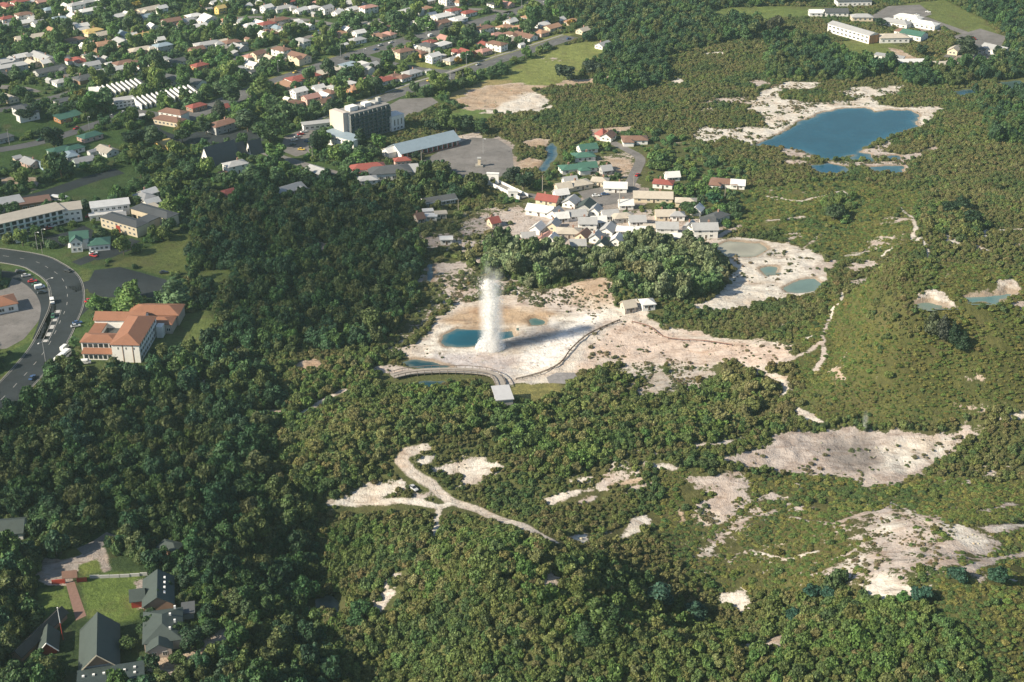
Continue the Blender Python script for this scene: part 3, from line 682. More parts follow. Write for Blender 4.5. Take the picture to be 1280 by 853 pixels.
yard('car_park', ASPL, [(355, 172), (385, 158), (398, 165), (392, 190), (370, 196), (350, 188)])
yard('forecourt', surf('red_paving', (0.20, 0.12, 0.095), 0.85, 0.25, 1.0), [(82, 729), (93, 727), (108, 770), (95, 776)])
yard('lookout_pad', asphalt('grey_gravel', (0.20, 0.19, 0.19)), [(683, 472), (695, 466), (718, 466), (722, 472), (708, 480), (686, 479)])
yard('tennis_court', ASPL, [(58, 90), (86, 84), (98, 92), (72, 100)])

for q_ in ([(500, 576), (516, 592), (540, 606), (562, 626), (600, 638), (648, 655), (692, 678)], [(432, 628), (480, 627), (520, 627), (552, 634)], [(690, 624), (745, 613)], [(475, 756), (492, 738)], [(760, 670), (812, 645)], [(380, 516), (408, 498), (430, 488)]):
    c_ = [(x, y - 2.5) for x, y in W(q_)]; occ_line(c_, 4, 1.5)
occ_poly(W([(46, 738), (86, 704), (130, 694), (178, 714), (178, 790), (150, 832), (95, 800), (62, 795)]), 2.0)
# ------------------------------------------------------------------ the ground sheet
nx, ny = len(GX), len(GY)
rel_ = sstep(0.3, 3.5, BSD) * (1 - OCC) * (WSD < -2)
s = win(DEV[1], 2); rel_[s] *= sd_poly(XX[s], YY[s], DEV[1]) < 0
rel_ *= 0.55 * fbm(XX / 5.5, YY / 3.8, 4, 91) + 0.5 * (0.25 - np.abs(fbm(XX / 12, YY / 8, 3, 92)))
V = np.stack([XX, YY, HH + rel_ + wild * 0.25 * fbm(XX / 3.1, YY / 3.1, 2, 3)], -1).reshape(-1, 3)
idx = np.arange(nx * ny).reshape(ny, nx)
Q = np.stack([idx[:-1, :-1], idx[:-1, 1:], idx[1:, 1:], idx[1:, :-1]], -1).reshape(-1, 4)
g = np_mesh('ground', V, Q, 4)
g.polygons.foreach_set('use_smooth', np.ones(len(Q), bool))
def attr(me, name, typ, data, dom='POINT'):
    a = me.attributes.new(name, typ, dom)
    a.data.foreach_set({'FLOAT': 'value', 'INT': 'value', 'FLOAT_VECTOR': 'vector', 'FLOAT_COLOR': 'color'}[typ], np.ascontiguousarray(data, np.int32 if typ == 'INT' else np.float32).ravel())
one = np.ones((nx * ny, 1))
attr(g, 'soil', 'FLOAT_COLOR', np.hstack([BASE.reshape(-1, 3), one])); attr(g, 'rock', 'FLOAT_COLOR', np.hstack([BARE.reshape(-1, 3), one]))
attr(g, 'bare', 'FLOAT', BSD); attr(g, 'ragged', 'FLOAT', RAG); attr(g, 'wet', 'FLOAT', WSD)
m, nt, out = new_mat('ground')
A = lambda n, o='Fac': N(nt, 'Attribute', attribute_name=n).outputs[o]
pos = N(nt, 'NewGeometry').outputs['Position']
nA, nB, nC = noise(nt, 0.22, 6, 0.68, pos), noise(nt, 0.9, 5, 0.65, pos), noise(nt, 0.055, 4, 0.6, pos, 0.6)
soil = mixc(nt, 1.0, A('soil', 'Color'), mixc(nt, maprange(nt, M(nt, 'MULTIPLY_ADD', nA, 0.5, M(nt, 'MULTIPLY', nB, 0.5)), 0.3, 0.7), (0.40, 0.46, 0.48), (1.6, 1.5, 1.4)), 'MULTIPLY')
soil = mixc(nt, maprange(nt, nC, 0.52, 0.68, 0, 0.45), soil, (0.11, 0.085, 0.048))
rock = A('rock', 'Color')
st = N(nt, 'Mapping'); st.inputs['Scale'].default_value = (0.5, 1.3, 1); nt.links.new(pos, st.inputs[0])
nS = noise(nt, 0.30, 7, 0.72, st.outputs[0], 1.2); nF = noise(nt, 2.2, 4, 0.7, pos)
vo = N(nt, 'TexVoronoi', feature='DISTANCE_TO_EDGE'); vo.inputs['Scale'].default_value = 0.16; nt.links.new(mixc(nt, 0.5, pos, pos), vo.inputs['Vector'])
nL = noise(nt, 0.075, 6, 0.7, st.outputs[0], 2.0)
rock = mixc(nt, maprange(nt, nL, 0.50, 0.64, 0, 0.8), rock, mixc(nt, 1.0, rock, (0.66, 0.60, 0.57), 'MULTIPLY'))
rock = mixc(nt, maprange(nt, nL, 0.45, 0.36, 0, 0.5), rock, mixc(nt, 1.0, rock, (0.92, 0.80, 0.70), 'MULTIPLY'))
rock = mixc(nt, maprange(nt, nS, 0.52, 0.66, 0, 0.85), rock, mixc(nt, 1.0, rock, (0.60, 0.54, 0.50), 'MULTIPLY'))
rock = mixc(nt, maprange(nt, nC, 0.50, 0.66, 0, 0.55), rock, mixc(nt, 1.0, rock, (0.82, 0.70, 0.60), 'MULTIPLY'))
rock = mixc(nt, maprange(nt, nF, 0.60, 0.74, 0, 0.6), rock, mixc(nt, 1.0, rock, (0.42, 0.40, 0.38), 'MULTIPLY'))
rock = mixc(nt, maprange(nt, nS, 0.46, 0.36, 0, 0.5), rock, mixc(nt, 1.0, rock, (1.22, 1.22, 1.22), 'MULTIPLY'))
# wet brown rim next to water
wet = A('wet')
rock = mixc(nt, maprange(nt, M(nt, 'ADD', wet, M(nt, 'MULTIPLY_ADD', nB, 3, -1.5)), -2.2, -0.6, 0, 0.75), rock, (0.22, 0.155, 0.10))
edge = M(nt, 'ADD', A('bare'), M(nt, 'MULTIPLY', A('ragged'), M(nt, 'MULTIPLY_ADD', M(nt, 'MULTIPLY_ADD', nA, 0.62, M(nt, 'MULTIPLY', nB, 0.38)), 4.4, -2.2)))
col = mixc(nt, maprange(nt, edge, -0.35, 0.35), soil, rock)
b = N(nt, 'BsdfPrincipled'); b.inputs['Roughness'].default_value = 0.9; b.inputs['Specular IOR Level'].default_value = 0.1
bp = N(nt, 'Bump'); bp.inputs['Strength'].default_value = 0.9; bp.inputs['Distance'].default_value = 0.9
nt.links.new(M(nt, 'MULTIPLY_ADD', nA, 1.0, M(nt, 'MULTIPLY_ADD', nB, 0.5, M(nt, 'MULTIPLY', nF, 0.22))), bp.inputs['Height'])
nt.links.new(bp.outputs[0], b.inputs['Normal']); nt.links.new(col, b.inputs['Base Color']); nt.links.new(b.outputs[0], out.inputs[0])
g.materials.append(m)
tag(link('ground', g), kind='structure')

# ------------------------------------------------------------------ water surfaces, each in its hollow
def water_mat(nm, c):
    m, nt, out = new_mat(nm)
    b = N(nt, 'BsdfPrincipled'); pos = N(nt, 'NewGeometry').outputs['Position']
    cc = mixc(nt, maprange(nt, noise(nt, 0.05, 4, 0.6, pos), 0.35, 0.65), tuple(x * 0.85 for x in c), tuple(x * 1.12 for x in c))
    dp = M(nt, 'ADD', N(nt, 'Attribute', attribute_name='depth').outputs['Fac'], M(nt, 'MULTIPLY_ADD', noise(nt, 0.18, 4, 0.65, pos), 5.0, -2.5))
    sh = tuple(0.35 * a + 0.65 * q for a, q in zip(c, (0.17, 0.19, 0.15)))
    cc = mixc(nt, maprange(nt, dp, 0.0, 3.2), sh, cc); cc = mixc(nt, maprange(nt, dp, 3.0, 9.0, 0, 0.45), cc, tuple(x * 0.55 for x in c))
    nt.links.new(cc, b.inputs['Base Color']); b.inputs['Roughness'].default_value = 0.16; b.inputs['Specular IOR Level'].default_value = 0.26
    bp = N(nt, 'Bump'); bp.inputs['Strength'].default_value = 0.25; bp.inputs['Distance'].default_value = 0.1
    nt.links.new(noise(nt, 1.2, 4, 0.6, pos), bp.inputs['Height']); nt.links.new(bp.outputs[0], b.inputs['Normal'])
    nt.links.new(b.outputs[0], out.inputs[0]); return m


for k, (nm, c, poly) in enumerate(WATER):
    p = W(poly); s = win(p, 4)
    d = np.maximum(sd_poly(XX[s], YY[s], p), WSD[s])
    lv = WLEV[k] - 0.35
    ok = d > -2.6; ids = -np.ones(d.shape, int); ids[ok] = np.arange(int(ok.sum()))
    Qw = np.stack([ids[:-1, :-1], ids[:-1, 1:], ids[1:, 1:], ids[1:, :-1]], -1).reshape(-1, 4); Qw = Qw[(Qw >= 0).all(1)]
    me = np_mesh(nm, np.stack([XX[s][ok], YY[s][ok], np.full(int(ok.sum()), lv)], 1), Qw, 4)
    attr(me, 'depth', 'FLOAT', d[ok]); me.materials.append(water_mat(nm, c))
    tag(link(nm, me), kind='structure')
    occ_poly(p, 0.8)
# ------------------------------------------------------------------ foliage meshes
FOL_I, FOL_O = foliage_mat('leaves_of_bush', True), foliage_mat('leaves_of_tree', False)
BARK = surf('bark', (0.11, 0.085, 0.06), 0.9, 0.35, 3)


def ico(sub):
    bm = bmesh.new(); bmesh.ops.create_icosphere(bm, subdivisions=sub, radius=1.0)
    v = np.array([q.co[:] for q in bm.verts]); f = np.array([[q.index for q in fc.verts] for fc in bm.faces]); bm.free()
    return v, f


ICO1, ICO2 = ico(1), ico(2)


def crown(name, blobs, n, size, mat, seed, core=0.74, jit=0.55):
    """blobs (x, y, z, r, flat): leaf sprays over the union of the blobs, with a solid light-blocking core inside"""
    r = np.random.default_rng(seed)
    B = np.array(blobs, float)
    w = B[:, 3] ** 2; k = r.choice(len(B), n * 3, p=w / w.sum())
    d = r.normal(size=(n * 3, 3)); d /= np.linalg.norm(d, axis=1)[:, None]
    rad = B[k, 3] * (1 - 0.22 * r.random(n * 3) ** 2 + 0.08 * r.normal(size=n * 3).clip(-1.5, 1.5))
    p = B[k, :3] + d * np.stack([rad, rad, rad * B[k, 4]], 1)
    keep = np.ones(len(p), bool)
    for b in B:
        q = (p - b[:3]) / np.array([1, 1, b[4]]); keep &= np.linalg.norm(q, axis=1) > b[3] * 0.84
    keep &= (d[:, 2] > -0.75)
    p, d = p[keep][:n], d[keep][:n]
    nn = d + r.normal(size=d.shape) * jit; nn /= np.linalg.norm(nn, axis=1)[:, None]
    t = np.cross(nn, r.normal(size=nn.shape)); t /= np.linalg.norm(t, axis=1)[:, None]; bt = np.cross(nn, t)
    s = (size * (0.55 + 0.9 * r.random(len(p))))[:, None]
    a = 0.6 + 0.5 * r.random((len(p), 1))
    c = [p + t * s, p + bt * s * a + nn * s * 0.2, p - t * s * 0.9, p - bt * s * a * 0.8 + nn * s * 0.12]
    V = np.stack(c, 1).reshape(-1, 3); m = len(p)
    T = np.arange(m)[:, None] * 4
    Fq = np.concatenate([T + np.array([[0, 1, 2]]), T + np.array([[0, 2, 3]])])
    Vs, Fs = [V], [Fq]; off = len(V)
    iv, fi = ICO1
    for b in B:  # solid core added inside each blob to block light, same leaf material
        j = 1 + 0.22 * r.normal(size=(len(iv), 1)).clip(-1, 1)
        Vs.append(b[:3] + iv * j * b[3] * core * np.array([1, 1, b[4]])); Fs.append(fi + off); off += len(iv)
    me = np_mesh(name, np.concatenate(Vs), np.concatenate(Fs), 3); me.materials.append(mat)
    return me


def lumps(seed, n, spread, flat, r0, zc, up=0.35):
    """a domed, uneven crown of unit radius"""
    r = np.random.default_rng(seed); out = [(0, 0, zc, r0 * 1.05, flat)]
    for i in range(n):
        a = 2.399 * i + r.random() * 0.9; q = spread * (0.55 + 0.55 * r.random())
        out.append((math.cos(a) * q, math.sin(a) * q, zc + (r.random() - 0.35) * up * 1.6, r0 * (0.42 + 0.34 * r.random()), flat * (0.85 + 0.3 * r.random())))
    return out


def cone_blobs(seed, n, h, r0):
    r = np.random.default_rng(seed); out = []
    for i in range(n):
        t = i / (n - 1); q = r0 * (1 - t) ** 0.8 + 0.06
        k = max(1, int(3 * (1 - t) + 1))
        for j in range(k):
            a = r.random() * 6.28; o = q * 0.45 * (k > 1)
            out.append((math.cos(a) * o, math.sin(a) * o, h * (0.12 + 0.86 * t), q * (0.7 + 0.3 * r.random()), 0.8))
    return out


def protos(mat, tg):
    """unit meshes: crown radius about 1 at scale 1, base of the crown near z = 0"""
    D = {}
    D['shrub'] = [crown('shrub_leaves' + tg, lumps(s, 5, 0.55, 0.8, 0.62, 0.42, 0.3), 300, 0.13, mat, s) for s in (1, 2, 3)]
    D['dome'] = [crown('canopy_leaves' + tg, lumps(s, 8, 0.62, 0.78, 0.6, 0.75, 0.5), 700, 0.115, mat, s) for s in (4, 5, 6)]
    D['tall'] = [crown('tree_leaves' + tg, lumps(s, 9, 0.55, 1.15, 0.58, 1.15, 1.0), 900, 0.115, mat, s) for s in (7, 8, 9)]
    D['cone'] = [crown('conifer_leaves' + tg, cone_blobs(s, 8, 3.6, 0.95), 900, 0.12, mat, s) for s in (10, 11)]
    D['column'] = [crown('poplar_leaves' + tg, [(0.12 * math.sin(i * 2.1), 0.12 * math.cos(i * 1.7), 0.5 + i * 0.55, (0.62, 0.85, 1.0, 0.92, 0.7, 0.42)[i], 0.95) for i in range(6)], 800, 0.14, mat, 12)]
    return D


STONES = []
for s_ in (1, 2, 3):
    iv, fi = ICO1; j = 1 + 0.28 * np.random.default_rng(s_).normal(size=(len(iv), 1)).clip(-1, 1); me_ = np_mesh('stone', iv * j + np.array([0, 0, .5]), fi, 3); me_.materials.append(FOL_I); STONES.append(me_)
TUFTZ = [(W(p), g) for p, g in (([(760, 456), (850, 450), (900, 460), (890, 478), (840, 494), (800, 500), (755, 478)], 1.6), ([(640, 362), (700, 358), (752, 350), (748, 380), (720, 394), (690, 388), (650, 380)], .7), ([(545, 345), (600, 345), (650, 352), (655, 366), (610, 374), (560, 384), (530, 420), (500, 440), (490, 430), (520, 395)], 1.1), ([(560, 260), (640, 258), (690, 265), (700, 300), (600, 310), (520, 300)], .25), ([(700, 352), (750, 348), (770, 384), (740, 396), (715, 380)], .45), ([(1040, 630), (1200, 635), (1190, 715), (1040, 740)], .5), ([(860, 630), (960, 625), (960, 700), (860, 700)], .6), ([(1000, 580), (1080, 585), (1080, 612), (1000, 606)], .6), ([(470, 435), (520, 420), (560, 440), (540, 466), (460, 466)], .5), ([(745, 405), (800, 400), (830, 420), (800, 450), (735, 450)], .22), ([(820, 425), (990, 430), (980, 465), (900, 455), (820, 460)], .18), ([(895, 570), (1225, 530), (1220, 560), (1060, 605), (900, 590)], .16), ([(890, 315), (1020, 310), (1030, 345), (990, 345), (960, 360), (900, 350)], .2), ([(860, 100), (1130, 100), (1180, 140), (950, 190), (860, 180)], .6), ([(960, 185), (1170, 175), (1150, 215), (980, 210)], .5))]
def TUFT(x, y):
    g = np.zeros(len(x))
    for p, w in TUFTZ: g = np.maximum(g, w * (sd_poly(x, y, p) > 0))
    return g * np.clip(0.25 + 2.4 * fbm(x / 6, y / 6, 3, 90), 0, 1)
PI_, PO = protos(FOL_I, '_mass'), protos(FOL_O, '')


def trunk_mesh():
    mb = MB(); mb.bar((0, 0, -0.12), (0.02, 0, 0.5), 0.09, 7, 0.065); mb.bar((0.02, 0, 0.45), (0.05, 0.02, 0.9), 0.065, 6, 0.035)
    for a in (0.4, 2.3, 4.4): mb.bar((0.02, 0, 0.48), (math.cos(a) * 0.34, math.sin(a) * 0.34, 0.82), 0.04, 5, 0.015)
    return mb.mesh('trunk', BARK)


TRUNK = trunk_mesh()


def grid_at(A, x, y):
    i = np.clip(np.searchsorted(GX, x) - 1, 0, len(GX) - 1); j = np.clip(np.searchsorted(GY, y) - 1, 0, len(GY) - 1)
    return A[j, i]


# ------------------------------------------------------------------ what grows where (photo-pixel polygons, later ones win)
ZN = np.zeros(XX.shape, np.int8); ZN[:] = 1      # 1 scrub  2 tall bush  3 hill shrubs  4 gardens  5 canopy  6 grove  7 sparse on bare ground
ZPOLY = [
    (4, [(-300, -60), (700, -60), (690, 55), (590, 130), (480, 140), (470, 215), (400, 215), (330, 235), (240, 245), (235, 445), (60, 470), (-300, 560)]),
    (2, [(690, -60), (1000, -60), (1000, 5), (880, 12), (890, 26), (960, 30), (940, 48), (860, 64), (800, 80), (750, 92), (742, 62), (722, 46), (690, 20)]),
    (2, [(695, 60), (740, 66), (745, 92), (700, 100), (690, 85)]), (2, [(745, 70), (830, 75), (835, 100), (780, 118), (740, 105)]),
    (2, [(1170, -60), (1560, -60), (1560, 150), (1270, 120), (1240, 90), (1262, 60), (1255, 40), (1225, 22), (1180, 0)]),
    (2, [(960, 45), (1020, 55), (1060, 72), (1120, 90), (1060, 102), (960, 100)]), (2, [(1120, 92), (1180, 82), (1260, 80), (1280, 95), (1180, 108), (1130, 106)]), (2, [(1220, 120), (1560, 120), (1560, 200), (1240, 180)]),
    (2, [(240, 245), (330, 235), (400, 215), (470, 225), (600, 205), (602, 240), (560, 252), (540, 268), (500, 286), (530, 330), (520, 380), (480, 430), (300, 450), (240, 440)]),
    (2, [(-300, 540), (60, 470), (160, 452), (240, 440), (330, 462), (350, 520), (330, 620), (400, 680), (385, 760), (450, 920), (-300, 960)]),
    (5, [(330, 462), (470, 440), (500, 488), (620, 492), (622, 520), (560, 545), (500, 555), (430, 610), (390, 650), (330, 620), (350, 520)]),
    (5, [(400, 650), (545, 660), (690, 690), (760, 700), (830, 740), (900, 790), (960, 830), (1010, 920), (440, 920), (390, 760)]),
    (5, [(950, 760), (1040, 735), (1140, 745), (1200, 800), (1240, 830), (1245, 920), (960, 920)]),
    (5, [(640, 500), (700, 480), (760, 465), (830, 500), (900, 470), (960, 480), (940, 540), (850, 560), (760, 580), (690, 600), (620, 570), (600, 540)]),
    (6, [(605, 318), (640, 312), (690, 316), (745, 318), (800, 302), (870, 312), (905, 335), (905, 360), (870, 378), (830, 380), (800, 372), (770, 382), (752, 368), (735, 350), (700, 358), (650, 360), (612, 352)]),
    (3, [(995, 335), (1110, 330), (1560, 335), (1560, 528), (1130, 532), (1030, 527), (1000, 505), (990, 430), (1035, 385)]),
    (3, [(1180, 690), (1560, 640), (1560, 920), (1245, 920), (1230, 830), (1150, 760)]),
    (3, [(830, 590), (1060, 602), (1280, 600), (1280, 700), (1180, 690), (1060, 730), (980, 745), (860, 720), (820, 660)]),
    (3, [(905, 240), (1050, 225), (1150, 240), (1140, 320), (1040, 330), (960, 290), (920, 290)]),
    (5, [(1030, 245), (1065, 245), (1062, 278), (1030, 278)]), (1, [(1090, 330), (1160, 310), (1170, 400), (1130, 420), (1085, 405), (1080, 360)]), (5, [(1140, 255), (1225, 270), (1230, 300), (1190, 300), (1150, 290)]),
    (8, [(630, 175), (720, 160), (830, 165), (935, 215), (930, 260), (905, 300), (840, 305), (760, 305), (700, 315), (640, 318), (600, 300), (600, 262), (640, 250), (690, 215)]),
    (1, [(630, 140), (720, 120), (760, 150), (720, 180), (690, 200), (640, 200)]),
    (7, [(500, 285), (560, 262), (640, 256), (640, 300), (600, 312), (600, 345), (560, 380), (490, 440), (520, 380), (535, 330)]),
]
for z, poly in ZPOLY:
    p = W(poly); s = win(p, 2); ZN[s][sd_poly(XX[s] + fbm(XX[s] / 9, YY[s] / 9, 3, 41) * 5, YY[s] + fbm(XX[s] / 9, YY[s] / 9, 3, 42) * 6, p) > 0] = z
# ------------------------------------------------------------------ building kit
WALLS = {'W': ('white', (0.76, 0.74, 0.70)), 'C': ('cream', (0.66, 0.56, 0.41)), 'Y': ('yellow', (0.68, 0.47, 0.16)), 'P': ('pink', (0.60, 0.40, 0.34)), 'B': ('brown', (0.30, 0.19, 0.13)),
         'G': ('grey', (0.38, 0.38, 0.37)), 'T': ('tan', (0.47, 0.40, 0.34)), 'N': ('pale green', (0.45, 0.56, 0.48)), 'O': ('orange brick', (0.48, 0.24, 0.12)), 'L': ('pale blue', (0.40, 0.52, 0.60)), 'R': ('red', (0.36, 0.06, 0.04))}
ROOFS = {'r': ('red', (0.27, 0.08, 0.065)), 'p': ('rosy', (0.40, 0.22, 0.185)), 'b': ('brown', (0.20, 0.115, 0.085)), 'g': ('grey', (0.36, 0.36, 0.36)), 'd': ('charcoal', (0.085, 0.09, 0.095)), 'w': ('white', (0.64, 0.63, 0.61)),
         'c': ('tan', (0.46, 0.41, 0.34)), 'o': ('orange', (0.36, 0.21, 0.135)), 'n': ('green', (0.06, 0.145, 0.11)), 'l': ('bluish', (0.26, 0.33, 0.38)), 'y': ('yellow', (0.58, 0.43, 0.17)), 't': ('terracotta', (0.255, 0.12, 0.072)), 'k': ('slate', (0.052, 0.068, 0.063))}
wallm = lambda k: surf('wall_' + k, WALLS[k][1], 0.8, 0.10, 0.5, 0.2)
roofm = lambda k: surf('roof_' + k, ROOFS[k][1], 0.65, 0.20, 0.35, 0.3, dirt=tuple(c * 0.6 for c in ROOFS[k][1]))
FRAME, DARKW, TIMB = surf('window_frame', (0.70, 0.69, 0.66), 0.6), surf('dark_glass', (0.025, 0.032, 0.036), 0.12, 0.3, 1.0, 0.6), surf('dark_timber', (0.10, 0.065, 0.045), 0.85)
WHITE, STEEL = surf('white_paint', (0.78, 0.77, 0.74), 0.6, 0.08), surf('galvanised', (0.38, 0.38, 0.38), 0.5, 0.15, 2)


def window_mesh():
    mb = MB(); mb.box(-.5, .5, -.03, .06, -.5, .5, 0)
    mb.add([(-.42, -.035, -.40), (-.04, -.035, -.40), (-.04, -.035, .40), (-.42, -.035, .40)], [(0, 1, 2, 3)], 1)
    mb.add([(.04, -.035, -.40), (.42, -.035, -.40), (.42, -.035, .40), (.04, -.035, .40)], [(0, 1, 2, 3)], 1)
    return mb.mesh('window', FRAME, DARKW)
def door_mesh():
    mb = MB(); mb.box(-.5, .5, -.03, .06, 0, 1, 0); mb.box(-.42, .42, -.05, -.031, 0.02, .95, 1); return mb.mesh('door', FRAME, TIMB)
def chimney_mesh():
    mb = MB(); mb.box(-.45, .45, -.35, .35, -1.2, 1.3); mb.box(-.55, .55, -.45, .45, 1.3, 1.5); mb.bar((0, 0, 1.5), (0, 0, 1.9), .16); return mb.mesh('chimney', surf('chimney_brick', (0.34, 0.20, 0.15), 0.85))
WIN, DOOR, CHIM = window_mesh(), door_mesh(), chimney_mesh()


class Bd:
    """a building: an Empty at its base, parts in its own frame (x along the turn angle, y away from the camera side)"""
    def __init__(s, name, u, v, rot, label, cat, group=None):
        x, y, z = P(u, v); s.o = (x, y, z); s.rot = R(rot); s.name = name
        s.root = empty(name, (x, y, z), s.rot, label, cat, group)
    def w(s, x, y):
        c, n = math.cos(s.rot), math.sin(s.rot); return s.o[0] + x * c - y * n, s.o[1] + x * n + y * c
    def clear(s, x0, x1, y0, y1, h):
        k = h * 0.75; c = [s.w(x0 - .8, y0 - .8), s.w(x1 + .8, y0 - .8), s.w(x1 + .8, y1 + .8), s.w(x0 - .8, y1 + .8)]
        occ_poly(c, 1.2); occ_poly([(a - a / math.hypot(a, b) * k, b - b / math.hypot(a, b) * k) for a, b in c], 0.6)
        cx, cy = s.w((x0 + x1) / 2, (y0 + y1) / 2); q = math.hypot(cx, cy); k *= 0.5
        occ_poly([(a - a / q * k, b - b / q * k) for a, b in c], 0.6)
    def box(s, part, x0, x1, y0, y1, z0, z1, m, parent=None):
        return MB().box(x0, x1, y0, y1, z0, z1).build(part, m, parent or s.root)
    def block(s, x0, x1, y0, y1, h, wall, roof, form='h', rh=1.6, axis='x', z0=0.0, over=0.5, name='wall', rname='roof'):
        """walls with a hip (h), gable (g), flat (f) or lean-to (s) roof"""
        W_ = wallm(wall) if isinstance(wall, str) else wall; R_ = roofm(roof) if isinstance(roof, str) else roof
        if z0 == 0: s.clear(x0, x1, y0, y1, h + rh * .7)
        mb = MB(); mb.box(x0, x1, y0, y1, z0 - (1.6 if z0 == 0 else 0), h)
        q = over; ax = axis == 'x'
        if form == 'g':
            if ax:
                ym = (y0 + y1) / 2; mb.add([(x0, y0, h), (x0, y1, h), (x0, ym, h + rh)], [(0, 1, 2)]).add([(x1, y0, h), (x1, y1, h), (x1, ym, h + rh)], [(0, 2, 1)])
            else:
                xm = (x0 + x1) / 2; mb.add([(x0, y0, h), (x1, y0, h), (xm, y0, h + rh)], [(0, 1, 2)]).add([(x0, y1, h), (x1, y1, h), (xm, y1, h + rh)], [(0, 2, 1)])
        wl = mb.build(name, W_, s.root)
        rb = MB(); t = 0.18
        if form == 'g':
            L0, L1, c0, c1 = (x0, x1, y0, y1) if ax else (y0, y1, x0, x1)
            hw = (c1 - c0) / 2; cm = (c0 + c1) / 2; dz = rh / hw * q
            prof = [(c0 - q, h - dz + .04), (cm, h + rh + .04), (c1 + q, h - dz + .04), (c1 + q, h - dz + .04 + t), (cm, h + rh + .06 + t * 1.2), (c0 - q, h - dz + .04 + t)]
            vs = [((L, c, z) if ax else (c, L, z)) for L in (L0 - q, L1 + q) for c, z in prof]
            rb.add(vs, [(0, 1, 7, 6), (1, 2, 8, 7), (2, 3, 9, 8), (3, 4, 10, 9), (4, 5, 11, 10), (5, 0, 6, 11), (0, 5, 4, 1), (1, 4, 3, 2), (6, 7, 10, 11), (7, 8, 9, 10)])
        elif form == 'h':
            X0, X1, Y0, Y1 = x0 - q, x1 + q, y0 - q, y1 + q; hw = min(X1 - X0, Y1 - Y0) / 2
            if X1 - X0 >= Y1 - Y0: a, b = (X0 + hw * .95, (Y0 + Y1) / 2), (X1 - hw * .95, (Y0 + Y1) / 2)
            else: a, b = ((X0 + X1) / 2, Y0 + hw * .95), ((X0 + X1) / 2, Y1 - hw * .95)
            e = h + .03; vs = [(X0, Y0, e), (X1, Y0, e), (X1, Y1, e), (X0, Y1, e), (X0, Y0, e + t), (X1, Y0, e + t), (X1, Y1, e + t), (X0, Y1, e + t), (*a, h + rh + t), (*b, h + rh + t)]
            f = [(3, 2, 1, 0), (0, 1, 5, 4), (1, 2, 6, 5), (2, 3, 7, 6), (3, 0, 4, 7)]
            f += [(4, 5, 9, 8), (5, 6, 9), (6, 7, 8, 9), (7, 4, 8)] if X1 - X0 >= Y1 - Y0 else [(4, 5, 8), (5, 6, 9, 8), (6, 7, 9), (7, 4, 8, 9)]
            rb.add(vs, f)
        elif form == 'f':
            rb.box(x0 - q, x1 + q, y0 - q, y1 + q, h + .02, h + .35)
        else:
            e = h + .03; vs = [(x0 - q, y0 - q, e), (x1 + q, y0 - q, e), (x1 + q, y1 + q, e + rh), (x0 - q, y1 + q, e + rh)]
            vs += [(a, b, c + t) for a, b, c in vs]; rb.add(vs, [(3, 2, 1, 0), (4, 5, 6, 7), (0, 1, 5, 4), (1, 2, 6, 5), (2, 3, 7, 6), (3, 0, 4, 7)])
        rf = rb.build(rname, R_, s.root)
        return wl, rf
    def wins(s, side, fix, a0, a1, n, z, ww, wh, me=None, nm='window'):
        """n windows along a wall: side S/N (fixed y) or W/E (fixed x), centre height z"""
        for i in range(n):
            t = a0 + (a1 - a0) * (i + .5) / n; o = link(nm, me or WIN, s.root)
            o.location, o.rotation_euler = {'S': ((t, fix - .04, z), (0, 0, 0)), 'N': ((t, fix + .04, z), (0, 0, math.pi)), 'W': ((fix - .04, t, z), (0, 0, -math.pi / 2)), 'E': ((fix + .04, t, z), (0, 0, math.pi / 2))}[side]
            o.scale = (ww, 1, wh)


